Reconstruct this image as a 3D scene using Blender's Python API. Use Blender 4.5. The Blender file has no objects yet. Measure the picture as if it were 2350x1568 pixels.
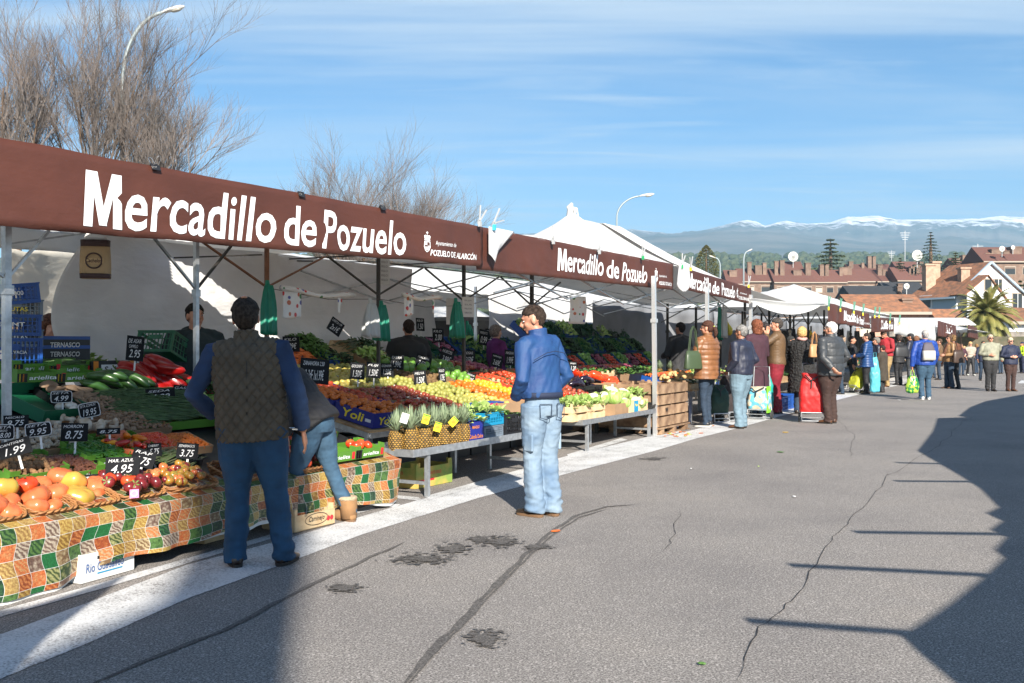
import bpy, math, random
from mathutils import Vector, Matrix, noise as mnoise
import numpy as np
R = math.radians
C = bpy.context.scene.collection
sc = bpy.context.scene
# ------------------------------------------------------------------ camera
F = 2283.75; CX = 1174.5; HY = 789.0; CH = 1.44
cam = bpy.data.objects.new('camera', bpy.data.cameras.new('camera')); C.objects.link(cam)
cam.data.lens = 35; cam.data.sensor_width = 36; cam.data.shift_y = 5/2349
cam.data.clip_end = 20000; cam.data.clip_start = .05
cam.location = (0, 0, CH); cam.rotation_euler = (R(90), 0, 0)
sc.camera = cam
# ------------------------------------------------------------------ light
EL = R(28); LD = Vector((-.19, .98, 0)).normalized()*math.cos(EL) + Vector((0, 0, -math.sin(EL)))
sun = bpy.data.objects.new('sun', bpy.data.lights.new('sun', 'SUN')); C.objects.link(sun)
sun.data.energy = 5.0; sun.data.angle = R(.5); sun.data.color = (1, .93, .82)
sun.rotation_euler = LD.to_track_quat('-Z', 'Y').to_euler()
w = bpy.data.worlds.new('World'); sc.world = w; w.use_nodes = True
nt = w.node_tree; nt.nodes.clear()
def N(nt, t, **k):
    n = nt.nodes.new(t)
    for a, b in k.items():
        if a.startswith('i_'): n.inputs[a[2:].replace('_', ' ')].default_value = b
        else: setattr(n, a, b)
    return n
sky = N(nt, 'ShaderNodeTexSky', sky_type='NISHITA', sun_disc=False, sun_elevation=EL, sun_rotation=R(169), altitude=650, air_density=1.0, dust_density=.35, ozone_density=3.0)
tc = N(nt, 'ShaderNodeTexCoord')
# thin cirrus: noise on a plane high above (direction / z)
sep = N(nt, 'ShaderNodeSeparateXYZ'); nt.links.new(tc.outputs['Generated'], sep.inputs[0])
zc = N(nt, 'ShaderNodeMath', operation='ADD'); zc.inputs[1].default_value = .06; nt.links.new(sep.outputs[2], zc.inputs[0])
zm = N(nt, 'ShaderNodeMath', operation='MAXIMUM'); zm.inputs[1].default_value = .03; nt.links.new(zc.outputs[0], zm.inputs[0])
dv = []
for i in (0, 1):
    d = N(nt, 'ShaderNodeMath', operation='DIVIDE'); nt.links.new(sep.outputs[i], d.inputs[0]); nt.links.new(zm.outputs[0], d.inputs[1]); dv.append(d)
cb = N(nt, 'ShaderNodeCombineXYZ'); nt.links.new(dv[0].outputs[0], cb.inputs[0]); nt.links.new(dv[1].outputs[0], cb.inputs[1])
facs = []
for (rz, scx, scy, ns, lo, hi, amp, loc) in ((-14, .18, .9, 1.3, .42, .74, .85, 3.1), (22, .5, 1.9, 1.8, .42, .8, .6, 9.0)):
    mp = N(nt, 'ShaderNodeMapping'); mp.inputs['Rotation'].default_value = (0, 0, R(rz)); mp.inputs['Scale'].default_value = (scx, scy, 1); mp.inputs['Location'].default_value = (loc, loc*.7, 0)
    nt.links.new(cb.outputs[0], mp.inputs[0])
    nz = N(nt, 'ShaderNodeTexNoise'); nz.inputs['Scale'].default_value = ns; nz.inputs['Detail'].default_value = 7; nz.inputs['Roughness'].default_value = .55; nz.inputs['Distortion'].default_value = .6
    nt.links.new(mp.outputs[0], nz.inputs['Vector'])
    mr = N(nt, 'ShaderNodeMapRange', interpolation_type='SMOOTHSTEP'); mr.inputs[1].default_value = lo; mr.inputs[2].default_value = hi; mr.inputs[4].default_value = amp
    nt.links.new(nz.outputs[0], mr.inputs[0]); facs.append(mr)
mxf = N(nt, 'ShaderNodeMath', operation='MAXIMUM'); nt.links.new(facs[0].outputs[0], mxf.inputs[0]); nt.links.new(facs[1].outputs[0], mxf.inputs[1])
mx = N(nt, 'ShaderNodeMix', data_type='RGBA'); nt.links.new(mxf.outputs[0], mx.inputs[0]); nt.links.new(sky.outputs[0], mx.inputs[6]); mx.inputs[7].default_value = (5.6, 6.3, 7.0, 1)
hs = N(nt, 'ShaderNodeHueSaturation'); hs.inputs['Saturation'].default_value = 1.24
nt.links.new(mx.outputs[2], hs.inputs['Color'])
bg = N(nt, 'ShaderNodeBackground'); bg.inputs[1].default_value = .064; nt.links.new(hs.outputs[0], bg.inputs[0])
wo = N(nt, 'ShaderNodeOutputWorld'); nt.links.new(bg.outputs[0], wo.inputs[0])
sc.view_settings.view_transform = 'Standard'; sc.view_settings.look = 'None'; sc.view_settings.gamma = 1
sc.view_settings.exposure = 1.12
sc.render.engine = 'CYCLES'
try: sc.cycles.volume_bounces = 0; sc.cycles.max_bounces = 6; sc.cycles.volume_step_rate = 5
except Exception: pass

# ------------------------------------------------------------------ frame of the market
A = math.atan((2450-CX)/F); SA, CA = math.sin(A), math.cos(A); RZ = math.pi/2 - A
def W(u, v, z=0): return Vector((u*SA - v*CA, u*CA + v*SA, z))
def UV(x, y): return (x*SA + y*CA, -x*CA + y*SA)
def G(px, py, z=0):                                   # picture point on the level z -> world
    d = F*(CH-z)/(py-HY); return Vector(((px-CX)/F*d, d, z))
def GUV(px, py, z=0):
    p = G(px, py, z); return UV(p.x, p.y)
def PV(px, py, v):                                    # picture point on the vertical plane v -> (u, z)
    k = (px-CX)/F; d = v/(-k*CA + SA); return (k*SA + CA)*d, CH + (HY-py)/F*d
def D(px, py, d): return Vector(((px-CX)/F*d, d, CH + (HY-py)/F*d))
rnd = random.Random(7)

# ------------------------------------------------------------------ materials
MC = {}
def mat(name, col=(.5, .5, .5), rough=.7, metal=0, var=0, vscale=6, col2=None, bump=0, bscale=40, bstretch=None, trans=0, spec=.5, coat=0, detail=4, seed=0, alpha=1, sub=0, vdet=3, vlo=.35, vhi=.65, emit=0):
    if name in MC: return MC[name]
    m = bpy.data.materials.new(name); m.use_nodes = True; nt = m.node_tree; b = nt.nodes['Principled BSDF']; out = nt.nodes['Material Output']
    b.inputs['Base Color'].default_value = (*col, 1); b.inputs['Roughness'].default_value = rough; b.inputs['Metallic'].default_value = metal
    b.inputs['Specular IOR Level'].default_value = spec; b.inputs['Coat Weight'].default_value = coat; b.inputs['Coat Roughness'].default_value = .15
    if alpha < 1: b.inputs['Alpha'].default_value = alpha
    if sub: b.inputs['Subsurface Weight'].default_value = sub; b.inputs['Subsurface Radius'].default_value = (.02, .008, .004); b.inputs['Subsurface Scale'].default_value = 1
    if emit: b.inputs['Emission Color'].default_value = (*col, 1); b.inputs['Emission Strength'].default_value = emit
    tc = N(nt, 'ShaderNodeTexCoord'); vec = tc.outputs['Object']
    if var or col2:
        nz = N(nt, 'ShaderNodeTexNoise'); nz.inputs['Scale'].default_value = vscale; nz.inputs['Detail'].default_value = vdet
        mp = N(nt, 'ShaderNodeMapping'); mp.inputs['Location'].default_value = (seed, seed*.37, 0); nt.links.new(vec, mp.inputs[0]); nt.links.new(mp.outputs[0], nz.inputs['Vector'])
        c2 = col2 or tuple(max(0, c*(1-var)) for c in col)
        mr = N(nt, 'ShaderNodeMapRange'); mr.inputs[1].default_value = vlo; mr.inputs[2].default_value = vhi; nt.links.new(nz.outputs[0], mr.inputs[0])
        mx = N(nt, 'ShaderNodeMix', data_type='RGBA'); nt.links.new(mr.outputs[0], mx.inputs[0]); mx.inputs[6].default_value = (*col, 1); mx.inputs[7].default_value = (*c2, 1)
        # each object gets a slightly different tone
        oi = N(nt, 'ShaderNodeObjectInfo'); hv = N(nt, 'ShaderNodeHueSaturation'); m2 = N(nt, 'ShaderNodeMapRange'); m2.inputs[3].default_value = 1-.12; m2.inputs[4].default_value = 1+.12
        nt.links.new(oi.outputs['Random'], m2.inputs[0]); nt.links.new(m2.outputs[0], hv.inputs['Value']); nt.links.new(mx.outputs[2], hv.inputs['Color'])
        nt.links.new(hv.outputs[0], b.inputs['Base Color'])
    if bump:
        nb = N(nt, 'ShaderNodeTexNoise'); nb.inputs['Scale'].default_value = bscale; nb.inputs['Detail'].default_value = detail
        v2 = vec
        if bstretch:
            mp = N(nt, 'ShaderNodeMapping'); mp.inputs['Scale'].default_value = bstretch; nt.links.new(vec, mp.inputs[0]); v2 = mp.outputs[0]
        nt.links.new(v2, nb.inputs['Vector'])
        bp = N(nt, 'ShaderNodeBump'); bp.inputs['Strength'].default_value = min(1, bump*3); bp.inputs['Distance'].default_value = bump*.02
        nt.links.new(nb.outputs[0], bp.inputs['Height']); nt.links.new(bp.outputs[0], b.inputs['Normal'])
    if trans:
        tr = N(nt, 'ShaderNodeBsdfTranslucent'); tr.inputs[0].default_value = (*col, 1)
        ms = N(nt, 'ShaderNodeMixShader'); ms.inputs[0].default_value = trans; nt.links.new(b.outputs[0], ms.inputs[1]); nt.links.new(tr.outputs[0], ms.inputs[2]); nt.links.new(ms.outputs[0], out.inputs[0])
    MC[name] = m; return m
def mnodes(name):
    m = bpy.data.materials.new(name); m.use_nodes = True; MC[name] = m; return m, m.node_tree, m.node_tree.nodes['Principled BSDF']

# ------------------------------------------------------------------ mesh builder
class MB:
    def __init__(s): s.v = []; s.f = []; s.m = []; s.uv = None
    def add(s, vs, fs, mi=0):
        o = len(s.v); s.v += [tuple(p) for p in vs]; s.f += [tuple(i+o for i in f) for f in fs]; s.m += [mi]*len(fs); return s
    def box(s, c, d, rz=0, mi=0, M=None):
        x, y, z = d[0]/2, d[1]/2, d[2]/2; vs = [Vector((a*x, b*y, e*z)) for a in (-1, 1) for b in (-1, 1) for e in (-1, 1)]
        if M is not None: vs = [M @ p for p in vs]
        elif rz: q = Matrix.Rotation(rz, 3, 'Z'); vs = [q @ p for p in vs]
        c = Vector(c); return s.add([p+c for p in vs], [(0, 1, 3, 2), (4, 6, 7, 5), (0, 4, 5, 1), (2, 3, 7, 6), (0, 2, 6, 4), (1, 5, 7, 3)], mi)
    def span(s, a, b, mi=0):
        a, b = Vector(a), Vector(b); return s.box((a+b)/2, [abs(t) for t in (b-a)], mi=mi)
    def tube(s, pts, r, n=8, cap=True, mi=0, flat=1, up=None):
        pts = [Vector(p) for p in pts]; k = len(pts); rs = r if hasattr(r, '__len__') else [r]*k
        rings = []; nrm = None
        for i in range(k):
            t = (pts[min(i+1, k-1)]-pts[max(i-1, 0)]); t = t.normalized() if t.length > 1e-9 else Vector((0, 0, 1))
            if nrm is None:
                a = Vector(up) if up else (Vector((0, 0, 1)) if abs(t.z) < .9 else Vector((1, 0, 0)))
                nrm = (a - t*a.dot(t)).normalized()
            else:
                nrm = (nrm - t*nrm.dot(t)); nrm = nrm.normalized() if nrm.length > 1e-6 else t.orthogonal().normalized()
            b = t.cross(nrm); rings.append([pts[i] + (nrm*math.cos(q)*flat + b*math.sin(q))*rs[i] for q in [2*math.pi*j/n for j in range(n)]])
        vs = [p for rg in rings for p in rg]; fs = [(i*n+j, i*n+(j+1) % n, (i+1)*n+(j+1) % n, (i+1)*n+j) for i in range(k-1) for j in range(n)]
        if cap: fs += [tuple(range(n-1, -1, -1)), tuple((k-1)*n+j for j in range(n))]
        return s.add(vs, fs, mi)
    def bar(s, a, b, wd=.03, hd=None, mi=0):
        a, b = Vector(a), Vector(b); t = b-a; q = t.to_track_quat('Z', 'Y').to_matrix(); return s.box((a+b)/2, (wd, hd or wd, t.length), M=q, mi=mi)
    def rings(s, rg, close=True, mi=0):                 # rg: list of rings of the same length
        n = len(rg[0]); k = len(rg); vs = [p for r in rg for p in r]
        fs = [(i*n+j, i*n+(j+1) % n, (i+1)*n+(j+1) % n, (i+1)*n+j) for i in range(k-1) for j in range(n)]
        if close: fs += [tuple(range(n-1, -1, -1)), tuple((k-1)*n+j for j in range(n))]
        return s.add(vs, fs, mi)
    def loft(s, secs, n=16, mi=0, M=None):              # secs: (cx, cy, z, rx, ry[, power])
        rg = []
        for q in secs:
            p = q[5] if len(q) > 5 else 2
            r = []
            for j in range(n):
                a = 2*math.pi*j/n; c, t = math.cos(a), math.sin(a)
                e = (abs(c)**p + abs(t)**p)**(-1/p)
                P = Vector((q[0]+q[3]*c*e, q[1]+q[4]*t*e, q[2])); r.append(M @ P if M is not None else P)
            rg.append(r)
        return s.rings(rg, mi=mi)
    def lathe(s, prof, n=16, c=(0, 0, 0), mi=0): return s.rings([[(c[0]+r*math.cos(2*math.pi*j/n), c[1]+r*math.sin(2*math.pi*j/n), c[2]+z) for j in range(n)] for r, z in prof], mi=mi)
    def ball(s, c, r, n=10, m=7, M=None, mi=0, fn=None):
        r = r if hasattr(r, '__len__') else (r, r, r); c = Vector(c); rg = []
        for i in range(m+1):
            t = math.pi*(.02 + .96*i/m); row = []
            for j in range(n):
                a = 2*math.pi*j/n; p = Vector((math.sin(t)*math.cos(a), math.sin(t)*math.sin(a), -math.cos(t)))
                k = fn(p) if fn else 1
                p = Vector((p.x*r[0]*k, p.y*r[1]*k, p.z*r[2]*k)); row.append(c + (M @ p if M is not None else p))
            rg.append(row)
        return s.rings(rg, mi=mi)
    def grid(s, fn, nu, nv, mi=0):
        vs = [fn(i/nu, j/nv) for j in range(nv+1) for i in range(nu+1)]
        if s.uv is None: s.uv = []
        fs = [(j*(nu+1)+i, j*(nu+1)+i+1, (j+1)*(nu+1)+i+1, (j+1)*(nu+1)+i) for j in range(nv) for i in range(nu)]
        o = len(s.v); s.add(vs, fs, mi)
        s.uv += [(i/nu, j/nv) for j in range(nv+1) for i in range(nu+1)]
        return s
    def join(s, o, M=None, mi=None):
        b = len(s.v); s.v += [tuple(M @ Vector(p)) if M is not None else p for p in o.v]; s.f += [tuple(i+b for i in f) for f in o.f]; s.m += (o.m if mi is None else [mi]*len(o.f)); return s
    def build(s, name, m, parent=None, smooth=False, bevel=0, solid=0, loc=None, rz=0):
        me = bpy.data.meshes.new(name); me.from_pydata([tuple(p) for p in s.v], [], s.f)
        ms = m if isinstance(m, (list, tuple)) else [m]
        for q in ms: me.materials.append(q)
        if len(ms) > 1: me.polygons.foreach_set('material_index', s.m)
        if s.uv and len(s.uv) == len(s.v):
            l = me.uv_layers.new(name='UVMap'); idx = np.empty(len(me.loops), dtype=np.int32); me.loops.foreach_get('vertex_index', idx)
            l.data.foreach_set('uv', np.array(s.uv, dtype=np.float32)[idx].ravel())
        if smooth: me.polygons.foreach_set('use_smooth', [True]*len(me.polygons))
        o = bpy.data.objects.new(name, me); C.objects.link(o)
        if parent is not None: o.parent = parent
        if loc is not None: o.location = loc
        if rz: o.rotation_euler.z = rz
        if solid: q = o.modifiers.new('s', 'SOLIDIFY'); q.thickness = solid; q.offset = 0
        if bevel: q = o.modifiers.new('b', 'BEVEL'); q.width = bevel; q.segments = 2; q.limit_method = 'ANGLE'
        return o
def tag(o, label=None, cat=None, group=None, kind=None):
    if label: o['label'] = label
    if cat: o['category'] = cat
    if group: o['group'] = group
    if kind: o['kind'] = kind
    return o
def thing(name, label, cat, loc=(0, 0, 0), rz=0, group=None, rot=None):
    o = bpy.data.objects.new(name, None); C.objects.link(o); o.location = loc; o.rotation_euler = rot or (0, 0, rz); o.empty_display_size = .1
    return tag(o, label, cat, group)
KID = {}
def dup(o, loc=None, rz=None, label=None, group=None, scale=None, rot=None):
    def cp(a, p):
        c = a.copy(); C.objects.link(c); c.parent = p
        for b in a.children: cp(b, c)
        return c
    c = cp(o, None)
    if loc is not None: c.location = loc
    if rz is not None: c.rotation_euler = (0, 0, rz)
    if rot is not None: c.rotation_euler = rot
    if scale is not None: c.scale = scale if hasattr(scale, '__len__') else (scale,)*3
    if label: c['label'] = label
    if group: c['group'] = group
    return c
_tx = {}
def text(s, bold=.012, shear=0, res=3):
    """flat outline of a text, scaled to a box 0..1 x 0..1 (per whole string)"""
    k = (s, bold, shear)
    if k in _tx: return _tx[k]
    cu = bpy.data.curves.new('t', 'FONT'); cu.body = s; cu.size = 1; cu.offset = bold; cu.shear = shear; cu.resolution_u = res; cu.fill_mode = 'FRONT' if hasattr(cu, 'fill_mode') else cu.fill_mode
    o = bpy.data.objects.new('t', cu); C.objects.link(o); dg = bpy.context.evaluated_depsgraph_get(); dg.update()
    me = bpy.data.meshes.new_from_object(o.evaluated_get(dg)); vs = [tuple(v.co) for v in me.vertices]; fs = [tuple(p.vertices) for p in me.polygons]
    bpy.data.objects.remove(o); bpy.data.curves.remove(cu); bpy.data.meshes.remove(me)
    x0 = min(v[0] for v in vs); x1 = max(v[0] for v in vs); y0 = min(v[1] for v in vs); y1 = max(v[1] for v in vs)
    r = ([((v[0]-x0)/(x1-x0), (v[1]-y0)/(y1-y0)) for v in vs], fs, (x1-x0)/(y1-y0)); _tx[k] = r; return r
def put_text(mb, s, o, ex, ey, w_, h_, bold=.012, shear=0, off=.003, mi=0, fn=None):
    """text s in a box from corner o, along unit ex (width w_) and ey (height h_), lifted by off along ex x ey"""
    vs, fs, _ = text(s, bold, shear); o = Vector(o); ex = Vector(ex); ey = Vector(ey); n = ex.cross(ey)*off
    P = [o + ex*(x*w_) + ey*(y*h_) + n for x, y in vs]
    if fn: P = [fn(p) for p in P]
    mb.add(P, fs, mi); return mb
def nz(x, y=0, z=0): return mnoise.noise(Vector((x, y, z)))

# ------------------------------------------------------------------ ground
asph, nt_, b_ = mnodes('asphalt')
tc_ = N(nt_, 'ShaderNodeTexCoord')
def nzn(nt, vec, s, det=3, rough=.5): 
    n = N(nt, 'ShaderNodeTexNoise'); n.inputs['Scale'].default_value = s; n.inputs['Detail'].default_value = det; n.inputs['Roughness'].default_value = rough; nt.links.new(vec, n.inputs['Vector']); return n
def rampn(nt, fac, stops, interp='LINEAR'):
    r = N(nt, 'ShaderNodeValToRGB'); r.color_ramp.interpolation = interp
    while len(r.color_ramp.elements) < len(stops): r.color_ramp.elements.new(.5)
    for e, (p, c) in zip(r.color_ramp.elements, stops): e.position = p; e.color = (*c, 1)
    nt.links.new(fac, r.inputs[0]); return r
def mixn(nt, f, a, b, blend='MIX'):
    m = N(nt, 'ShaderNodeMix', data_type='RGBA', blend_type=blend)
    for k, q in ((0, f), (6, a), (7, b)):
        if hasattr(q, 'is_output'): nt.links.new(q, m.inputs[k])
        else: m.inputs[k].default_value = q if k == 0 else (*q, 1)
    return m
def asphalt_nodes(nt, b, tc, lo, mid, hi):
    g = nzn(nt, tc.outputs['Object'], 95, 4, .85); r = rampn(nt, g.outputs[0], [(.40, lo), (.5, mid), (.60, hi)])
    vo = N(nt, 'ShaderNodeTexVoronoi'); vo.inputs['Scale'].default_value = 110; nt.links.new(tc.outputs['Object'], vo.inputs['Vector'])
    sp = N(nt, 'ShaderNodeMapRange'); sp.inputs[1].default_value = .72; sp.inputs[2].default_value = .9; sp.inputs[4].default_value = .5; nt.links.new(vo.outputs['Color'], sp.inputs[0])
    m0 = mixn(nt, sp.outputs[0], r.outputs[0], tuple(c*1.45 for c in hi))
    big = nzn(nt, tc.outputs['Object'], .6, 5, .6); rb = rampn(nt, big.outputs[0], [(.3, (.80, .80, .82)), (.55, (1, 1, 1)), (.75, (1.1, 1.08, 1.05))])
    m = mixn(nt, 1., m0.outputs[2], rb.outputs[0], 'MULTIPLY')
    pt = nzn(nt, tc.outputs['Object'], 5.5, 3, .6); rp = rampn(nt, pt.outputs[0], [(.22, (.72, .7, .7)), (.30, (1, 1, 1))])
    m3 = mixn(nt, 1., m.outputs[2], rp.outputs[0], 'MULTIPLY')
    nt.links.new(m3.outputs[2], b.inputs['Base Color']); b.inputs['Roughness'].default_value = .85; b.inputs['Specular IOR Level'].default_value = .3
    bp = N(nt, 'ShaderNodeBump'); bp.inputs['Strength'].default_value = .4; bp.inputs['Distance'].default_value = .004; nt.links.new(g.outputs[0], bp.inputs['Height']); nt.links.new(bp.outputs[0], b.inputs['Normal'])
asphalt_nodes(nt_, b_, tc_, (.065, .060, .056), (.20, .183, .170), (.40, .37, .345))
adark, nt2, b2 = mnodes('wet_asphalt'); asphalt_nodes(nt2, b2, N(nt2, 'ShaderNodeTexCoord'), (.045, .042, .04), (.095, .087, .082), (.18, .167, .155))
terr = [(0, 0), (58, 0), (80, .9), (107, 2.0), (170, 4.5), (250, 7), (500, 16), (1500, 131), (2500, 175), (9000, 190)]
def TZ(y):
    for (a, za), (b, zb) in zip(terr, terr[1:]):
        if y <= b: return 0 if y < 0 else za + (zb-za)*(max(y, a)-a)/(b-a)
    return 190
ysr = [-60, -30, 0, 10, 20, 30, 40, 50, 58, 66, 73, 80]
mb = MB(); mb.grid(lambda a, b: (-90+180*a, ysr[int(round(b*11))], TZ(ysr[int(round(b*11))])), 4, 11)
tag(mb.build('road', asph), kind='structure')
fst = mat('forest_ground', (.045, .06, .028), .95, col2=(.10, .09, .05), vscale=.02, vdet=6)
yy = [80, 107, 170, 250, 330, 420, 500] + [500+100*i for i in range(1, 11)] + [1700, 2000, 2500]
mb = MB(); mb.grid(lambda a, b: ((a-.5)*1.6*max(200, yy[int(round(b*(len(yy)-1)))]), yy[int(round(b*(len(yy)-1)))], TZ(yy[int(round(b*(len(yy)-1)))])), 40, len(yy)-1)
tag(mb.build('terrain', fst), kind='structure')
# far forest as one mass of small crowns
mb = MB(); r = random.Random(3)
for i in range(4200):
    d = 330 + 1180*r.random()**.8; x = (r.random()-.40)*1.15*d; s = (2.2+2.4*r.random())*(.8+d/2500)
    if d > 1350: s *= 1.2
    mb.ball((x, d, TZ(d)+s*.5), (s, s, s*.85), 6, 4, fn=lambda p: 1+.28*nz(p.x*2+i, p.y*2, p.z*2))
tag(mb.build('forest', mat('forest_crown', (.035, .055, .02), .9, col2=(.075, .085, .035), vscale=.05, vdet=4), smooth=False), 'dark green forest stretching across the plain behind the rooftops', 'forest', kind='stuff')
# mountains
sk = [(900, 545), (1200, 536), (1400, 530), (1450, 526), (1500, 533), (1543, 537), (1612, 530), (1656, 518), (1700, 507), (1714, 505), (1735, 509), (1755, 518), (1780, 512), (1803, 507), (1851, 514), (1906, 511), (1944, 497), (1975, 498), (2012, 495), (2057, 504), (2160, 504), (2245, 502), (2297, 496), (2349, 499), (2500, 505), (2800, 530)]
fh = [(900, 560), (1450, 545), (1560, 541), (1640, 533), (1750, 531), (1850, 541), (1950, 552), (2020, 556), (2100, 549), (2180, 543), (2260, 552), (2349, 560), (2800, 562)]
def ip(t, x):
    if x <= t[0][0]: return t[0][1]
    for (a, p), (b, q) in zip(t, t[1:]):
        if x <= b: return p+(q-p)*(x-a)/(b-a)
    return t[-1][1]
rowsd = [2400, 2700, 3000, 3200, 3400, 3550, 3700, 3850, 4000, 4120, 4240, 4360, 4480, 4600, 4800, 5200]
def mtn(a, b):
    k = b*15; d = rowsd[int(round(k))]; px = 900+1900*a; S = lambda y: CH+(HY-y)/F*d
    n = nz(px*.03, d*.004)*1 + nz(px*.08, d*.01, 4)*.5 + nz(px*.2, d*.03, 8)*.22
    rid = 1-abs(nz(px*.045, d*.0022, 11))*2
    if d <= 3400: t = (d-2400)/1000; y = 592 + (ip(fh, px)-592)*t**.8 + n*3*t
    elif d <= 3700: y = ip(fh, px) + (d-3400)/300*4 + n*3
    elif d <= 4600: t = (d-3700)/900; y0 = ip(fh, px)+4; y = y0 + (ip(sk, px)-y0)*t + (n*4 - rid*3.5)*math.sin(math.pi*t)*1.2 + n*1.3
    else: y = ip(sk, px) + (d-4600)/600*30
    return ((px-CX)/F*d, d, S(y))
mt, ntm, bm = mnodes('mountain'); geo = N(ntm, 'ShaderNodeNewGeometry'); sp = N(ntm, 'ShaderNodeSeparateXYZ'); ntm.links.new(geo.outputs['Position'], sp.inputs[0])
dvn = N(ntm, 'ShaderNodeMath', operation='DIVIDE'); ntm.links.new(sp.outputs[2], dvn.inputs[0]); dvn.inputs[1].default_value = 600
n1 = nzn(ntm, geo.outputs['Position'], .012, 8, .7)
ad = N(ntm, 'ShaderNodeMath', operation='MULTIPLY_ADD'); ntm.links.new(n1.outputs[0], ad.inputs[0]); ad.inputs[1].default_value = .75; dv2 = N(ntm, 'ShaderNodeMath', operation='MULTIPLY_ADD'); dv2.inputs[1].default_value = 1; dv2.inputs[2].default_value = -.70; ntm.links.new(dvn.outputs[0], dv2.inputs[0]); ntm.links.new(dv2.outputs[0], ad.inputs[2])
rk = rampn(ntm, ad.outputs[0], [(.53, (.10, .11, .11)), (.565, (.45, .47, .5)), (.64, (.85, .87, .92))])
n2 = nzn(ntm, geo.outputs['Position'], .004, 6, .6); r2 = rampn(ntm, n2.outputs[0], [(.4, (.07, .09, .08)), (.62, (.17, .16, .14))])
mm = mixn(ntm, .0, rk.outputs[0], r2.outputs[0]); fsn = N(ntm, 'ShaderNodeMapRange'); ntm.links.new(ad.outputs[0], fsn.inputs[0]); fsn.inputs[1].default_value = .52; fsn.inputs[2].default_value = .53; fsn.inputs[3].default_value = 1; fsn.inputs[4].default_value = 0
ntm.links.new(fsn.outputs[0], mm.inputs[0]); ntm.links.new(mm.outputs[2], bm.inputs['Base Color']); bm.inputs['Roughness'].default_value = .9
mb = MB(); mb.grid(mtn, 380, 15); tag(mb.build('mountains', mt, smooth=True), kind='structure')
# haze: one closed box of pale air
hz = bpy.data.materials.new('haze_air'); hz.use_nodes = True; q = hz.node_tree; q.nodes.clear()
pv_ = N(q, 'ShaderNodeVolumePrincipled'); pv_.inputs['Color'].default_value = (.42, .72, 1, 1); pv_.inputs['Density'].default_value = 1.9e-4; pv_.inputs['Anisotropy'].default_value = 0
q.links.new(pv_.outputs[0], N(q, 'ShaderNodeOutputMaterial').inputs['Volume'])
mb = MB(); mb.span((-4500, -130, -2), (4500, 5600, 640)); tag(mb.build('haze', hz), 'thin bluish air in front of the far mountains', 'haze', kind='stuff')

# road paint, stains, cracks
paint, ntp, bp_ = mnodes('road_paint'); tcp = N(ntp, 'ShaderNodeTexCoord')
g1 = nzn(ntp, tcp.outputs['Object'], 70, 3, .75); g2 = nzn(ntp, tcp.outputs['Object'], 2.2, 6, .65)
ad = N(ntp, 'ShaderNodeMath', operation='MULTIPLY_ADD'); ntp.links.new(g2.outputs[0], ad.inputs[0]); ad.inputs[1].default_value = .55; ntp.links.new(g1.outputs[0], ad.inputs[2])
rp = rampn(ntp, ad.outputs[0], [(.60, (.17, .16, .155)), (.68, (.40, .40, .40)), (.80, (.58, .58, .58)), (.98, (.68, .68, .68))]); ntp.links.new(rp.outputs[0], bp_.inputs['Base Color']); bp_.inputs['Roughness'].default_value = .75
bq = N(ntp, 'ShaderNodeBump'); bq.inputs['Strength'].default_value = .4; bq.inputs['Distance'].default_value = .004; ntp.links.new(g1.outputs[0], bq.inputs['Height']); ntp.links.new(bq.outputs[0], bp_.inputs['Normal'])
def strip(name, pl, pr, z, m, jit=.006, step=.08):
    """sheet between two polylines given as world points"""
    def res(p, n):
        L = [0]
        for a, b in zip(p, p[1:]): L.append(L[-1]+(b-a).length)
        o = []
        for i in range(n+1):
            t = L[-1]*i/n; k = max(j for j in range(len(L)) if L[j] <= t+1e-9); k = min(k, len(p)-2); o.append(p[k].lerp(p[k+1], (t-L[k])/(L[k+1]-L[k])))
        return o
    tot = sum((b-a).length for a, b in zip(pl, pl[1:])); n = max(2, int(tot/step)); a, b = res(pl, n), res(pr, n); m_ = MB(); vs = []
    for i in range(n+1):
        d = (b[i]-a[i]).normalized(); j1, j2 = jit*nz(i*.9, 1.3), jit*nz(i*.9, 7.7); vs += [a[i]+d*j1+Vector((0, 0, z)), b[i]-d*j2+Vector((0, 0, z))]
    m_.add(vs, [(2*i, 2*i+1, 2*i+3, 2*i+2) for i in range(n)]); return tag(m_.build(name, m), kind='structure')
def gl(*p): return [G(*q) for q in p]
strip('road_marking', gl((-60, 1480), (0, 1458), (200, 1385), (430, 1297), (660, 1237), (830, 1186), (1100, 1108), (1300, 1052), (1500, 1008), (1600, 985), (1680, 958), (1780, 932), (1900, 900), (1990, 878), (2100, 858)),
      gl((-60, 1590), (0, 1560), (200, 1478), (430, 1375), (660, 1292), (830, 1228), (1100, 1143), (1300, 1088), (1500, 1036), (1600, 1006), (1690, 984), (1800, 953), (1910, 921), (2010, 896), (2120, 872)), .004, paint, .012)
strip('road_marking', gl((-60, 1425), (0, 1402), (235, 1338), (500, 1262), (700, 1205), (850, 1160)), gl((-60, 1444), (0, 1417), (235, 1352), (500, 1273), (700, 1215), (862, 1168)), .004, paint)
strip('road_marking', gl((975, 1141), (1130, 1097), (1300, 1048), (1480, 1005), (1560, 988)), gl((985, 1149), (1140, 1106), (1310, 1056), (1490, 1011), (1565, 992)), .0075, paint)
strip('road_marking', gl((860, 1158), (920, 1158)), gl((858, 1164), (905, 1166)), .0045, paint)
strip('road_marking', gl((860, 1133), (960, 1142)), gl((856, 1139), (970, 1151)), .0045, paint)
strip('road_marking', gl((1300, 1044), (1425, 1006)), gl((1306, 1049), (1440, 1010)), .0045, paint)
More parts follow.
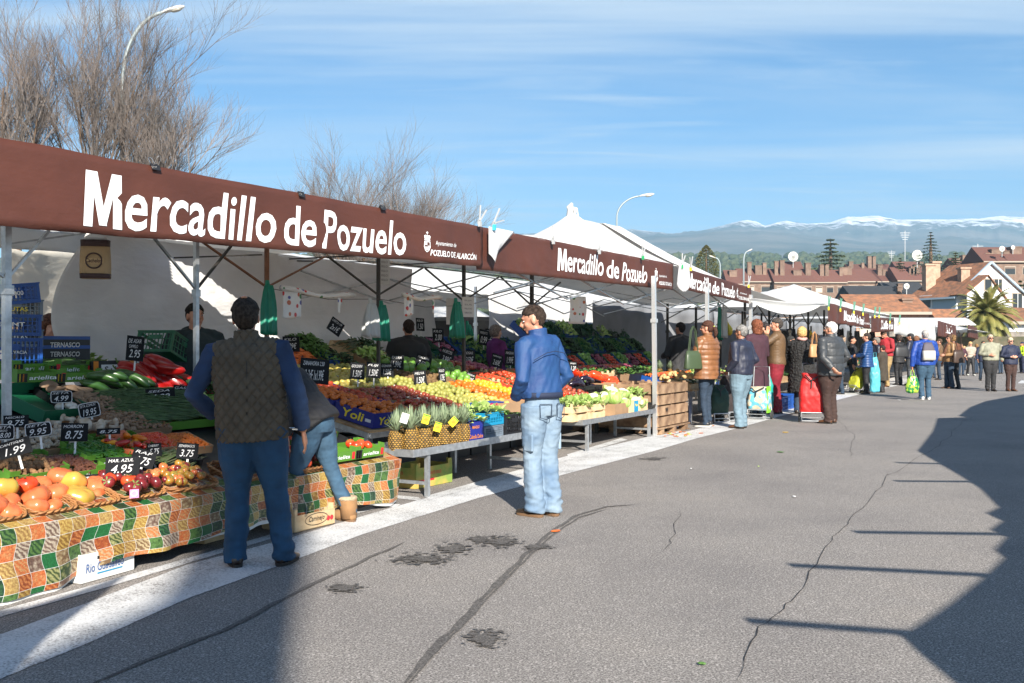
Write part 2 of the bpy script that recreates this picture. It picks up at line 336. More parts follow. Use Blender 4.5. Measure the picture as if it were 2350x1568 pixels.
for a, b in ((0, .5),):                                  # zebra bars far off
    for k in range(5):
        u0 = 40.5; v0 = 1.6-1.15*k; strip('road_marking', [W(u0, v0), W(u0+3.2, v0)], [W(u0, v0-.55), W(u0+3.2, v0-.55)], .0045, paint, .004, .5)
def ribbon(name, pts, wd, m, z=.0055, jit=.5):
    P = [G(*p) for p in pts]; Q = []
    for a, b in zip(P, P[1:]):
        n = max(1, int((b-a).length/.05)); Q += [a.lerp(b, i/n) for i in range(n)]
    Q.append(P[-1]); vs = []
    for i, p in enumerate(Q):
        t = Q[min(i+1, len(Q)-1)]-Q[max(i-1, 0)]; s_ = Vector((-t.y, t.x, 0)).normalized(); k = wd*(1+jit*nz(i*.35, 3.1)); o = wd*.5*jit*nz(i*.2, 9)
        e = min(1, i/6+.1, (len(Q)-1-i)/6+.1); vs += [p+s_*(k*.5*e+o)+Vector((0, 0, z)), p-s_*(k*.5*e-o)+Vector((0, 0, z))]
    m_ = MB(); m_.add(vs, [(2*i, 2*i+1, 2*i+3, 2*i+2) for i in range(len(Q)-1)]); return tag(m_.build(name, m), kind='structure')
wl = [(920, 1580), (985, 1500), (1060, 1425), (1130, 1350), (1200, 1280), (1260, 1225), (1320, 1185), (1390, 1164), (1470, 1158)]
ribbon('wet_track', wl, .034, adark, jit=.8)
ribbon('wet_track', [(x+8, y+4) for x, y in wl[:-1]], .018, adark, z=.0065, jit=.9)
ribbon('wet_track', [(190, 1580), (330, 1520), (520, 1445), (700, 1350), (850, 1280), (930, 1245)], .032, adark, jit=.8)
def blot(px, py, rx, ry, seed, m=adark, z=.005):
    r = random.Random(int(seed*10)); m_ = MB(); n = int(20+rx*3.2)
    for i in range(n):
        a = r.uniform(0, 6.28); k = min(1.5, abs(r.gauss(0, .7))); x, y = px+rx*k*math.cos(a)*(1+.4*nz(math.cos(a)*1.5+seed, math.sin(a))), py+ry*k*math.sin(a); c = G(x, y); s_ = r.uniform(.008, .032)*(1.15-k*.6); q = r.randint(7, 10)
        m_.add([c+Vector((s_*1.5*math.cos(6.28*j/q)*r.uniform(.6, 1.2), s_*math.sin(6.28*j/q)*r.uniform(.6, 1.2), z+i*.00004)) for j in range(q)], [tuple(range(q))])
    return tag(m_.build('road_stain', m), kind='structure')
for i, q in enumerate([(970, 1285, 70, 14), (1040, 1262, 45, 14), (1150, 1245, 45, 14), (1100, 1240, 25, 8), (1230, 1257, 28, 6), (1110, 1468, 36, 20), (790, 1352, 38, 9), (1500, 1054, 30, 4)]): blot(*q, i*3.3, adark, .0045+.0009*(i % 3)*0+.0002*i)
crk = mat('crack_black', (.022, .02, .02), .95)
def crack(pts, wd):
    P = []
    for (a, b), (c, d) in zip(pts, pts[1:]):
        for i in range(7): t = i/7; P.append((a+(c-a)*t+rnd.uniform(-7, 7), b+(d-b)*t+rnd.uniform(-2.5, 2.5)))
    ribbon('road_crack', P, wd, crk, jit=1.2, z=.006)
crack([(1690, 1568), (1745, 1440), (1830, 1370), (1905, 1240), (1965, 1180), (2040, 1090), (2150, 1030), (2200, 975), (2260, 945)], .005)
crack([(1910, 960), (1965, 1000), (1950, 1060)], .004)
crack([(1560, 1170), (1540, 1250), (1480, 1290)], .004)
# ================================================================== canopies, banners, frames
tarp = mat('white_tarp', (.80, .80, .79), .55, var=.10, vscale=1.5, bump=.5, bscale=9, detail=6, bstretch=(1, 1.6, 1), trans=.34)
tarpb = mat('white_tarp_wall', (.74, .74, .75), .6, var=.12, vscale=2, bump=.8, bscale=7, detail=8, bstretch=(.8, .8, 2), trans=.22)
brown = mat('brown_banner', (.085, .026, .016), .6, var=.28, vscale=1.3, vdet=7, bump=.35, bscale=7, detail=7, bstretch=(1, 1, 2.2))
white = mat('white_print', (.78, .80, .82), .6)
galv = mat('galvanised_steel', (.50, .52, .54), .42, metal=.75, var=.25, vscale=20, bump=.03)
dsteel = mat('dark_steel', (.055, .05, .045), .5, metal=.4, var=.3, vscale=14)
osteel = mat('brown_steel', (.28, .12, .06), .6, metal=.2, var=.4, vscale=9)
alum = mat('aluminium', (.72, .73, .74), .35, metal=.7)
blackp = mat('black_plastic', (.018, .018, .02), .45)
def wave(u, s=0): return .012*nz(u*1.3, s)+.006*nz(u*4, s+3)
def banner(u0, u1, v, zt0, zt1, zb0, zb1, label, words=None, emblem=None, group='brown market banners', fold=.0, name='banner', seed=0):
    base = W((u0+u1)/2, v, 0); t = thing(name, label, 'banner', base, RZ, group)
    L = u1-u0; zt = lambda a: zt0+(zt1-zt0)*a+.008*nz(a*L*2.2, seed); zb = lambda a: zb0+(zb1-zb0)*a+.012*nz(a*L*1.7, seed+5)
    def P(a, b, off=0):
        k = (1-b); y = (.05*nz(a*L*1.1, seed)+.012*nz(a*L*5+b*2, b*3, seed)+fold*math.sin(a*L*5))*(.35+.9*k)+.02*k*nz(a*L*3+b, seed+2)
        return Vector(((a-.5)*L, y-off, zb(a)+(zt(a)-zb(a))*b))
    m = MB(); m.grid(lambda a, b: P(a, b), int(L*16), 10); m.build('cloth', brown, t, smooth=True, solid=.003)
    if words:
        for (s, a0, a1, b0, b1, bold, shear) in words:
            lt = MB()
            if s[0] == 'M' and len(s) > 6:
                aw = a0+(a1-a0)*.175; [lt.add([P(a0+(aw-a0)*x, b0+(b1-b0)*y, .006+.0006*qi) for x, y in mq], [(0, 1, 2, 3)]) for qi, mq in enumerate((((0, 0), (.23, 0), (.34, 1), (.10, 1)), ((.20, 1), (.38, 1), (.61, .04), (.41, .04)), ((.41, .06), (.60, .06), (.90, 1), (.73, 1)), ((.76, 0), (1, 0), (.98, 1), (.76, 1))))]; lt.build('lettering', white, t); lt = MB(); a0 = aw+(a1-a0)*.012; s = s[1:]
            vs, fs, _ = text(s, bold, shear); lt.add([P(a0+(a1-a0)*x, b0+(b1-b0)*y, .006) for x, y in vs], fs)
            lt.build('lettering', white, t)
    if emblem:
        a0, b0, s = emblem; e = MB()
        def q(x, y): return P(a0+x*s/L, b0+y*s/(zt0-zb0), .006)
        def poly(pp): e.add([q(*p) for p in pp], [tuple(range(len(pp)))])
        ring = [(-.5, 1), (.5, 1), (.52, .3), (.3, -.1), (0, -.3), (-.3, -.1), (-.52, .3)]; inn = [(x*.8, .38+(y-.38)*.84) for x, y in ring]
        for i in range(7): j = (i+1) % 7; poly([ring[i], ring[j], inn[j], inn[i]])
        poly([(-.4, .55), (-.04, .55), (-.04, .92), (-.4, .92)]); poly([(.04, -.1), (.25, .05), (.4, .35), (.4, .48), (.04, .48)]); poly([(-.30, .1), (-.05, -.05), (-.05, .3), (-.3, .4)])
        poly([(-.5, 1.08), (.5, 1.08), (.5, 1.2), (-.5, 1.2)])
        for x0 in (-.45, -.15, .15): poly([(x0, 1.25), (x0+.3, 1.25), (x0+.36*1.1, 1.6), (x0+.15, 1.75), (x0-.06, 1.6)])
        poly([(-.06, 1.8), (.06, 1.8), (.06, 2.15), (-.06, 2.15)]); poly([(-.17, 1.95), (.17, 1.95), (.17, 2.05), (-.17, 2.05)])
        e.build('crest', white, t)
    t['P'] = 0
    return t, P
u00 = 2.6; u01 = 9.62
def fr(px, v=5.75, a=u00, b=u01): return (PV(px, 700, v)[0]-a)/(b-a)
MW = 'Mercadillo de Pozuelo'
def words3(s, xs, b0s, heights, bold, shear):               # place the three words separately
    return [(w_, a, b, c, c+h, bold, shear) for w_, (a, b), c, h in zip(s.split(), xs, b0s, heights)]
bn1, P1 = banner(u00, u01, 5.75, 2.70, 2.755, 2.135, 2.305, 'long brown market banner across the nearest stall, biggest white lettering', 
    [('Mercadillo', fr(187), fr(632), .09, .80, .015, .12), ('de', fr(648), fr(722), .085, .77, .015, .12), ('Pozuelo', fr(736), fr(930), .08, .78, .015, .12),
     ('Ayuntamiento de', fr(997), fr(1046), .37, .50, .0, .2), ('POZUELO DE ALARCÓN', fr(985), fr(1092), .15, .32, .014, .15)], (fr(978), .27, .105))
u10 = 9.55; u11 = 15.92
f2 = lambda px: fr(px, 5.75, u10, u11)
bn2, P2 = banner(u10, u11, 5.79, 2.76, 2.775, 2.27, 2.34, 'brown market banner clamped along the second stall behind the man in blue',
    [('Mercadillo', f2(1283), f2(1391), .20, .83, .015, .14), ('de', f2(1397), f2(1425), .17, .76, .015, .14), ('Pozuelo', f2(1432), f2(1490), .13, .74, .015, .18),
     ('Ayuntamiento de', f2(1515), f2(1530), .40, .52, 0, .2), ('POZUELO DE ALARCÓN', f2(1514), f2(1545), .14, .30, .012, .15)], (f2(1509), .30, .10), seed=11)
u20 = 16.3; u21 = 20.5
f3 = lambda px: fr(px, 5.75, u20, u21)
bn3, P3 = banner(u20, u21, 5.75, 2.74, 2.60, 2.37, 2.26, 'shorter brown market banner after the white corner flap, above the red trolley queue',
    [('Mercadillo', f3(1578), f3(1630), .12, .85, .014, .15), ('de', f3(1634), f3(1648), .12, .78, .014, .15), ('Pozuelo', f3(1653), f3(1686), .12, .80, .014, .15),
     ('Ayuntamiento de', f3(1698), f3(1712), .45, .58, 0, .2), ('POZUELO DE ALARCÓN', f3(1695), f3(1718), .15, .38, .012, .15)], (f3(1692), .25, .09), seed=23)
bn4, P4 = banner(25.4, 31.2, 5.2, 2.46, 2.34, 1.97, 1.90, 'brown market banner hung by yellow clamps beyond the sagging white flap',
    [('Mercadillo', .33, .62, .22, .80, .03, .2), ('de', .64, .70, .2, .7, .03, .2), ('Pozuelo', .72, .86, .15, .66, .03, .2), ('POZUELO DE ALARCÓN', .89, .99, .25, .4, 0, .1)], (.88, .3, .1), fold=.03, seed=31)
bn5, P5 = banner(31.6, 36.0, 5.2, 2.28, 2.27, 1.78, 1.86, 'brown market banner with crumpled lettering next to the white valance',
    [('Mercadillo', .42, .72, .18, .82, .03, .2), ('Pozuelo', .74, .97, .15, .75, .03, .2)], fold=.04, seed=37)
bn6, P6 = banner(49.2, 57.5, 5.2, 2.5, 2.40, 1.78, 1.7, 'small brown banner beside the palm, its lettering folded away',
    [('Pozuelo', .38, .75, .3, .85, .03, .3)], fold=.06, seed=41)
bn7, P7 = banner(60, 66, 4.8, 2.5, 2.4, 1.8, 1.7, 'plain brown banner farthest down the row of stalls', fold=.06, seed=47)

def strut(mb, a, b, w_=.024): mb.bar(a, b, w_, w_*.7)
def stall_frame(name, label, poles, struts, m, group='stall frames', extra=()):
    c = W(poles[0][0], poles[0][1]); t = thing(name, label, 'stall frame', c, RZ, group); iu, iv = poles[0][0], poles[0][1]
    for p in poles:
        u, v, zt = p[:3]; w_ = p[3] if len(p) > 3 else .035; mm = p[4] if len(p) > 4 else m; lu = p[5] if len(p) > 5 else 0
        q = MB(); q.bar((u-iu, v-iv, 0.004), (u-iu+lu, v-iv, zt), w_); q.box((u-iu, v-iv, .006), (w_*2.4, w_*2.4, .008)); q.box((u-iu+lu*.72, v-iv, zt*.72), (w_*1.5, w_*1.5, .06)); q.build('pole', mm, t)
    for s_ in struts:
        a, b = s_[0], s_[1]; mm = s_[2] if len(s_) > 2 else m; q = MB(); strut(q, (a[0]-iu, a[1]-iv, a[2]), (b[0]-iu, b[1]-iv, b[2])); q.build('strut', mm, t)
    return t
# stall 1 : poles
V1 = 7.3
pu = [PV(x, 700, V1)[0] for x in (612, 868, 1064, 1220)]
p15 = PV(15, 700, 6.2)[0]; p450 = PV(450, 700, 6.5)[0]
j15 = PV(15, 640, 6.2)[1]; j450 = PV(450, 665, 6.5)[1]
def pvp(px, py, v): u, z = PV(px, py, v); return (u, v, z)
stall_frame('stall_frame', 'galvanised stall frame with two poles before the mushrooms and beans', [(p15, 6.2, 2.5, .045), (p450, 6.5, 2.6, .036)],
    [((p15, 6.2, j15), pvp(112, 530, 6.2)), ((p450, 6.5, j450), pvp(352, 545, 6.5)), ((p450, 6.5, j450), pvp(530, 565, 6.5), dsteel), ((p15, 6.2, j15), (p15-.9, 6.2, 2.4)), (pvp(20, 560, 8.6), pvp(235, 530, 8.6))], galv)
st = []
for i in range(4):
    z = 2.03; um = .98
    if i < 3: um = (pu[i+1]-pu[i])/2; st += [((pu[i], V1, z), (pu[i]+um-.03, V1, 2.42)), ((pu[i+1], V1, z), (pu[i+1]-um+.03, V1, 2.42))]
st[0] += (osteel,)
st += [((pu[0], V1, 2.03), (pu[0]-.95, V1, 2.45), osteel), ((pu[3], V1, 2.03), (pu[3]+1, V1, 2.45))]
stall_frame('stall_frame', 'dark stall frame with bags tied to its poles over the fruit display', [(pu[0], V1, 2.62, .036, osteel), (pu[1], V1, 2.62, .036, dsteel), (pu[2], V1, 2.62, .04, dsteel), (pu[3], V1, 2.62, .05, dsteel)],
    st + [(pvp(240, 575, 9.1), pvp(600, 598, 9.1)), (pvp(400, 592, 8.3), pvp(600, 585, 8.3)), (pvp(600, 598, 9.1), pvp(875, 602, 9.1)), (pvp(875, 602, 9.1), pvp(1200, 640, 9.1)), (pvp(660, 595, 9.1), pvp(860, 585, 7.4)), (pvp(880, 610, 9.1), pvp(1060, 600, 7.4))], dsteel)
# stall 2 : front aluminium poles + roof truss
zt2 = 2.45; lean = -.07
uu = [9.9, 14.68, 17.5, 20.35]
s2 = []
for va in (6.0, 9.0):
    for a in range(5):
        ua = 10.3+a*2.0; s2 += [((ua, va, 2.05), (ua+2, va, 2.42)), ((ua, va, 2.42), (ua+2, va, 2.05))]
for ua in (12.3, 16.3, 20.3):
    s2 += [((ua, 5.8, 2.1), (ua, 7.4, 2.42)), ((ua, 5.8, 2.42), (ua, 7.4, 2.1)), ((ua, 7.4, 2.1), (ua, 9, 2.42)), ((ua, 7.4, 2.42), (ua, 9, 2.1))]
stall_frame('stall_frame', 'aluminium stall frame with three bright poles in front of the potato crates', [(14.75, 5.66, 2.5, .06, alum, lean), (17.5, 5.72, 2.45, .06, alum), (20.35, 5.72, 2.45, .06, alum), (12.3, 9.6, 2.5, .05, alum), (15.8, 9.6, 2.5, .045, alum)], s2, galv)
s3 = []; p3 = []
for i in range(7):
    ua = 22.3+i*2.1; s3 += [((ua, 6.4, 1.95), (ua+1.05, 6.4, 2.35)), ((ua+2.1, 6.4, 1.95), (ua+1.05, 6.4, 2.35)), ((ua, 8.4, 1.95), (ua+2.1, 8.4, 2.4))]; p3 += [(ua, 6.4, 2.45, .05), (ua+.4, 8.4, 2.4, .05)]
stall_frame('stall_frame', 'dark row of stall poles and struts behind the queue at the middle stalls', p3, s3, dsteel)
stall_frame('stall_frame', 'far dark stall frame under the long white valance', [(u, 5.4, 2.1, .05) for u in (36.3, 41, 46.5, 52, 60)] + [(u, 8.4, 2.1, .05) for u in (38, 44, 50)], [((u, 5.4, 1.85), (u+2.4, 5.4, 2.1)) for u in (36.3, 41, 46.5)], dsteel)

def cloth(name, label, cat, pts_fn, nu, nv, m=tarp, group=None, solid=.002, kind=None):
    b = MB(); b.grid(pts_fn, nu, nv); c = Vector((0, 0, 0))
    for p in b.v: c += Vector(p)
    c /= len(b.v); c.z = 0; b.v = [tuple(Vector(p)-c) for p in b.v]
    o = b.build(name, m, None, smooth=True, solid=solid, loc=c); return tag(o, label, cat, group, kind)
def lerp(a, b, t): return a+(b-a)*t
# roof 1 (flat, sagging a little); front edge just below banner top
def roof1(a, b):
    u = lerp(2.3, 9.9, a); v = lerp(5.82, 9.25, b); z = lerp(2.68+.008*(u-2.3), 2.62, b) - .10*math.sin(math.pi*b)*(.6+.4*math.sin(a*math.pi*3)**2) + .02*nz(u*1.2, v*1.2)
    return W(u, v, z)
GR = 'white stall canopies'
cv1 = cloth('canopy', 'grey white sagging canopy over the nearest fruit stall', 'canopy', roof1, 190, 90, group=GR)
# the canopies leave a slanting gap here: a strip of sun reaches the rear tarpaulin
slot = []
for px, py in ((388, 596), (398, 645), (470, 690), (600, 782), (640, 770), (560, 690), (440, 612)):
    u, z = PV(px, py, 9.05); p = W(u, 9.05, z)-LD*((2.6-z)/-LD.z); slot.append((p.x, p.y))
def inside(x, y, P):
    c = False
    for (x0, y0), (x1, y1) in zip(P, P[1:]+P[:1]):
        if (y0 > y) != (y1 > y) and x < (x1-x0)*(y-y0)/(y1-y0)+x0: c = not c
    return c
import bmesh
bm_ = bmesh.new(); bm_.from_mesh(cv1.data); L_ = cv1.location
bmesh.ops.delete(bm_, geom=[f for f in bm_.faces if inside(f.calc_center_median().x+L_.x, f.calc_center_median().y+L_.y, slot)], context='FACES'); bm_.to_mesh(cv1.data); bm_.free()
# valance at the back of roof 1
cloth('valance', 'white valance strip hanging along the rear edge of the nearest canopy', 'valance', lambda a, b: W(lerp(2.3, 9.9, a), 9.25+.03*nz(a*20, b), lerp(2.62, 2.40+.03*nz(a*9), b)), 60, 5, group='valances')
# canopy 2, ridge with tied peak
K1 = W(15.15, 7.3, 3.64); 
def ridge(u):                                   # height of the middle line v=7.3
    return ip([(9.9, 2.78), (12.0, 2.95), (14.0, 3.17), (14.8, 3.5), (15.15, 3.66), (15.5, 3.58), (17.0, 3.62), (19, 3.36), (22, 3.03), (26, 2.9)], u)
def roof2(a, b):
    u = lerp(9.7, 16.3, a); v = lerp(5.79, 9.4, b); t = 1-abs((v-7.3)/(1.51 if v < 7.3 else 2.1)); e = 2.755
    z = e+(min(ridge(u), 3.75)-e)*max(0, t)**1.15 + .025*nz(u*2.2, v*2.2)*t - .03*math.sin(math.pi*t)
    return W(u, v, z)
cloth('canopy', 'bright white canopy with a tall gathered peak over the second stall', 'canopy', roof2, 70, 24, group=GR)
pk = MB(); c = K1; pk.tube([c+Vector((0, 0, -.12)), c+Vector((-.02, 0, .02)), c+Vector((-.04, 0, .10)), c+Vector((.0, 0, .17))], [.10, .045, .06, .02], 9)
for k in range(5): a = k*1.3; pk.tube([c+Vector((0, 0, .1)), c+Vector((.07*math.cos(a), .06*math.sin(a), .08)), c+Vector((.12*math.cos(a), .10*math.sin(a), -.12))], [.015, .022, .006], 6)
o = pk.build('tied_cloth', tarp, None, smooth=True); tag(o, 'knotted white cloth tied round the tip of the tall canopy peak', 'cloth')
def roof3(a, b):
    u = lerp(16.25, 25.2, a); v = lerp(5.77, 9.4, b); t = 1-abs((v-7.3)/(1.53 if v < 7.3 else 2.1)); e = lerp(2.76, 2.42, min(1, a*1.2))
    z = e+(ip([(16.2, 3.64), (17.0, 3.66), (25.3, 2.62)], u)-e)*max(0, t)**1.1 + .02*nz(u*2, v*2)*t
    return W(u, v, z)
cloth('canopy', 'white canopy sloping down to the right over the third stall', 'canopy', roof3, 60, 20, group=GR)
# sagging white flap between banner 3 and banner 4
def flap(a, b):
    u0, z0 = PV(1722, 684, 5.6); u1, z1 = PV(1900, 697, 5.3); u = lerp(u0, u1, a); z = lerp(z0, z1, a)-b*(.06+.22*max(0, math.sin(math.pi*min(1, a*1.15)))**.8)-.03*math.sin(math.pi*a)
    return W(u, 5.6-.3*a+.25*b*(1-b), z)
cloth('canopy_flap', 'white canopy edge sagging between two brown banners', 'canopy', flap, 40, 8, group=None)
# corner flap between banner 2 and 3
def cflap(a, b):
    t, q = PV(1571, 608, 5.66), PV(1578, 612, 5.66)
    x = lerp(-.15-.10*b, .32+.12*b*(1-b)*2, a); z = 2.78-.47*b*(1-.35*abs(a-.55)*2) ; return W(16.12+x, 5.70+.05*math.sin(a*6)*b, z)
cloth('corner_flap', 'white cloth corner hanging between the second and third banners', 'cloth', cflap, 10, 10, tarpb)
def cflap1(a, b):
    x = lerp(-.05, .55-.35*b, a); z = 2.76-.40*b*(1-.3*abs(a-.4)*2); return W(9.72+x, 5.70-.03*math.sin(a*5)*b, z)
cloth('corner_flap', 'white cloth corner folded over the start of the second banner', 'cloth', cflap1, 10, 8, tarpb)
# tents farther down
def tent(u0, u1, v0, v1, ze, zp, label, du=.5, val=0, m=tarp):
    def f(a, b):
        u = lerp(u0, u1, a); v = lerp(v0, v1, b); ta = min(1, a/du, (1-a)/(1-du)) if 0 < du < 1 else 1; tb = 1-abs(2*b-1); t = min(ta, tb) if du else tb
        z = ze+(zp-ze)*t-.05*math.sin(math.pi*t)+.02*nz(u, v)
        return W(u, v, z)
    return cloth('canopy', label, 'canopy', f, 40, 20, m, group=GR)
tent(25.6, 36.2, 5.25, 9.2, 2.40, 3.25, 'pale blue white pointed canopy behind the two small banners', .46)
tent(36.2, 48.5, 5.2, 9.4, 2.33, 2.75, 'long white canopy with a deep valance before the palm', .3)
cloth('valance', 'deep white valance hanging from the long canopy before the palm', 'valance', lambda a, b: W(lerp(36.2, 48.4, a), 5.2+.04*nz(a*14, b*2), lerp(2.34+.02*nz(a*9), 1.78-.25*a+.05*nz(a*6, 3), b)), 50, 6, tarp, group='valances')
tent(48.8, 60, 5.3, 9, 2.2, 2.7, 'white canopy behind the folded banner near the palm', .5)
tent(60, 74, 4.6, 9, 2.2, 2.8, 'farthest white canopy at the end of the market row', .5)
cloth('canopy', 'small white canopy across the street end behind the walking couple', 'canopy', lambda a, b: Vector((lerp(20.5, 28, a), lerp(60, 63.5, b), 2.55+.5*math.sin(math.pi*b)+.0*a)), 16, 10, group=GR)
# tents of the row behind (seen through the stalls)
def ridge_tent(u0, u1, v0, v1, ze, zp, label, group=GR):
    def f(a, b):
        u = lerp(u0, u1, a); v = lerp(v0, v1, b); return W(u, v, ze+(zp-ze)*(1-abs(2*b-1))+.03*nz(u*1.5, v*1.5)-.04*abs(math.sin(a*9)))
    return cloth('canopy', label, 'canopy', f, 40, 14, group=group)
def lt(a, b):
    p = D(lerp(8, 300, a), 575, 13.5+1.5*a); q = D(lerp(8, 300, a), lerp(735, 800, a), 15.5); r = p.lerp(q, b); r.z += .05*nz(a*8, b*8); return r
cloth('canopy', 'white canopy coloured cream for sunlight of the stall behind, seen at far left', 'canopy', lt, 24, 14, mat('sunlit_tarp', (.80, .77, .70), .6, var=.08, vscale=2, bump=.4, bscale=8, trans=.4), group=GR)  # warm sunlight put into the colour of a white canopy
ridge_tent(11, 34, 10.3, 14.2, 2.45, 3.1, 'broad white canopy directly behind the fruit stall and the second stall')
ridge_tent(14, 26, 14.5, 18.5, 1.9, 2.9, 'white canopy of the rear stall row behind the green bags')
cloth('side_sheet', 'white side sheet of the rear stall behind the purple jumper', 'tarpaulin', lambda a, b: W(lerp(14.5, 19, a), 12.6+.1*nz(a*6, b*3), lerp(2.5, .4, b)), 30, 14, tarpb, group='hanging tarpaulins')
cloth('side_sheet', 'white side sheet closing the rear of the second stall', 'tarpaulin', lambda a, b: W(lerp(17.3, 25, a), 10.2+.08*nz(a*9, b*3), lerp(2.5, .2, b)), 30, 14, tarpb, group='hanging tarpaulins')
for k_, (ua_, ub_, va_) in enumerate([(21, 30, 9.6), (30, 40, 9.8), (40, 56, 10)]): cloth('side_sheet', ['first', 'second', 'third'][k_]+' dark grey sheet added for the darkness behind the far stalls', 'tarpaulin', lambda a, b: W(lerp(ua_, ub_, a), va_+.1*nz(a*9, b*3), lerp(2.45, .1, b)), 30, 10, mat('darkness_sheet', (.22, .23, .25), .8, var=.4, vscale=.8), group='hanging tarpaulins')  # dark sheets added where only darkness shows behind the stalls
# back tarpaulin of stall 1: a big hanging sheet gathered at the lower left
def back(a, b):
    bx = lerp(205, 948, a)                                  # in the wall plane v = 9.05
    u, zt = PV(bx, 592, 9.05); zb = ip([(0, .85), (.06, 1.28), (.16, 1.02), (.25, .88), (.34, 1.0), (.5, 1.1), (1, 1.05)], a)
    s = lerp(0, 1, b); uu_ = u + (.25*math.sin(math.pi*b)*(1-a)**6*-1.4)
    v = 9.05 + .12*nz(u*1.1, b*1.5)+.03*nz(u*3, b*5) + .15*math.sin(b*3)*(1-a)**2
    return W(uu_, v, lerp(2.62, zb, s))
cloth('back_tarpaulin', 'large wrinkled grey white tarpaulin hanging behind the young vendor', 'tarpaulin', back, 110, 44, tarpb, group='hanging tarpaulins')
# ------------------------------------------------------------------ clips and clamps
chrome = mat('clip_wire', (.6, .6, .6), .25, metal=1)
def binder(px, py, label):
    u, z = PV(px, py, 5.74); t = thing('binder_clip', label, 'clip', W(u, 5.74, z), RZ, 'black clips on the nearest banner')
    q = MB(); q.add([(-.04, -.02, -.035), (.04, -.02, -.035), (.04, 0, .01), (-.04, 0, .01), (-.04, .02, -.035), (.04, .02, -.035)], [(0, 1, 2, 3), (3, 2, 5, 4)]); q.build('clip_body', blackp, t, solid=.003)
    for s_ in (-1, 1): q = MB(); q.tube([(-.02, -.012*s_, .0), (-.018, -.045*s_, .05), (-.008, -.05*s_, .062), (.008, -.05*s_, .062), (.018, -.045*s_, .05), (.02, -.012*s_, .0)], .002, 5); q.build('wire_handle', chrome, t)
for px, py, l in ((355, 380, 'black binder clip on the nearest banner above the letter e'), (690, 443, 'black binder clip on the nearest banner above the word de'), (877, 474, 'black binder clip on the nearest banner above the last o')): binder(px, py, l)
gm = mat('grey_clamp', (.36, .37, .38), .45); tip = {'y': mat('yellow_tip', (.75, .55, .03), .5), 'g': mat('green_tip', (.02, .30, .10), .5), 'c': mat('cyan_tip', (.05, .4, .6), .5), 'k': gm}
def clamp(px, py, v, s, ty, ang, label, body=None):
    u, z = PV(px, py, v); t = thing('spring_clamp', label, 'clamp', W(u, v-.01, z), RZ, 'spring clamps on the banners'); q = MB()
    for k in (-1, 1):
        a = ang+k*.42; q.bar((k*.006*s, -.01*k, -.035*s), (k*.012*s, -.01, .01*s), .016*s, .014); q.bar((k*.008*s, -.012, 0), (math.sin(a)*.15*s, -.03, math.cos(a)*.15*s), .014*s, .012)
    q.build('clamp_body', body or gm, t); q = MB(); q.box((0, -.012, -.04*s), (.03*s, .03, .05*s)); q.build('jaw_tip', tip[ty], t)
for a in [(1097, 506, 5.72, 1.1, 'k', .3, 'grey spring clamp standing at the end of the nearest banner'), (1130, 512, 5.7, 1.3, 'c', .9, 'grey spring clamp with cyan tip where the first two banners meet'), (1266, 548, 5.75, 1.1, 'k', .05, 'grey spring clamp left of the peaked canopy'),
          (1372, 572, 5.75, 1.1, 'k', .35, 'grey spring clamp over the middle of the second banner'), (1472, 585, 5.75, 1.2, 'g', 0, 'grey spring clamp with a green tip on the second banner'), (1562, 606, 5.72, 1.2, 'g', .2, 'spring clamp with green tip at the right end of the second banner'),
          (1582, 612, 5.72, 1.2, 'y', -.2, 'spring clamp with yellow tip at the white corner flap'), (1715, 652, 5.72, 1.2, 'y', 0, 'spring clamp with yellow tip at the end of the third banner')]: clamp(*a)
gcl = mat('green_clamp', (.10, .28, .20), .5)
for i, (px, py) in enumerate([(1899, 702), (1926, 706), (1957, 712), (1978, 716), (2005, 722), (2015, 722), (2040, 735), (2062, 738)]):
    clamp(px, py, 5.16, 1.7, 'y', 0, ['first', 'second', 'third', 'fourth', 'fifth', 'sixth', 'seventh', 'eighth'][i]+' yellow tipped clamp from the left on the far banners', gcl)

# ------------------------------------------------------------------ opposite stall out of the picture, then added unseen shade blockers
def occl(pts, h):                                      # a point on the ground in shade -> the edge that throws the shade, h above the ground
    k = h/-LD.z; return [(G(*p) if len(p) == 2 else W(p[0], p[1]))-Vector((LD.x, LD.y, 0))*k+Vector((0, 0, h)) for p in pts]
edge = [(2349, 905), (2261, 921), (2225, 935), (2199, 955), (2255, 963), (2151, 960), (2140, 990), (2105, 1035), (2200, 1090), (2250, 1122), (2292, 1165), (2262, 1178), (2300, 1196), (2272, 1216), (2308, 1232), (2282, 1262), (2304, 1280), (2250, 1330), (2180, 1385), (2120, 1425), (2066, 1458), (2110, 1500), (2200, 1575), (2330, 1700)]
P = occl(edge, 2.6); P2_ = [p+Vector((3.2, .2 if i < 12 else -1.0, .5)) for i, p in enumerate(P)]
m_ = MB(); n = len(P); m_.add(P+P2_, [(i, i+1, n+i+1, n+i) for i in range(n-1)]); c0 = Vector((8, 5, 0)); m_.v = [tuple(Vector(p)-c0) for p in m_.v]
t = thing('opposite_stall', 'white stall on the other side of the street, beside the camera', 'stall', c0); m_.build('canopy', mat('stall_tarp', (.7, .7, .68), .7), t, solid=.01)
for (x0, y0), (x1, y1) in [((1715, 1424), (2080, 1452)), ((1812, 1297), (2190, 1316)), ((1960, 1221), (2330, 1226)), ((2052, 1104), (2310, 1106)), ((2056, 1062), (2240, 1066))]:
    a, b = occl([(x0, y0), (x1, y1)], 2.45); q = MB(); q.bar(a-c0, b+(b-a).normalized()*.5-c0, .045); q.build('awning_rod', galv, t)
for x, y in ((7.5, 1.5), (9.5, 6), (12.4, 11), (11, 1)): q = MB(); q.bar((x-c0.x, y-c0.y, 0), (x-c0.x, y-c0.y, 2.9), .05); q.build('pole', galv, t)
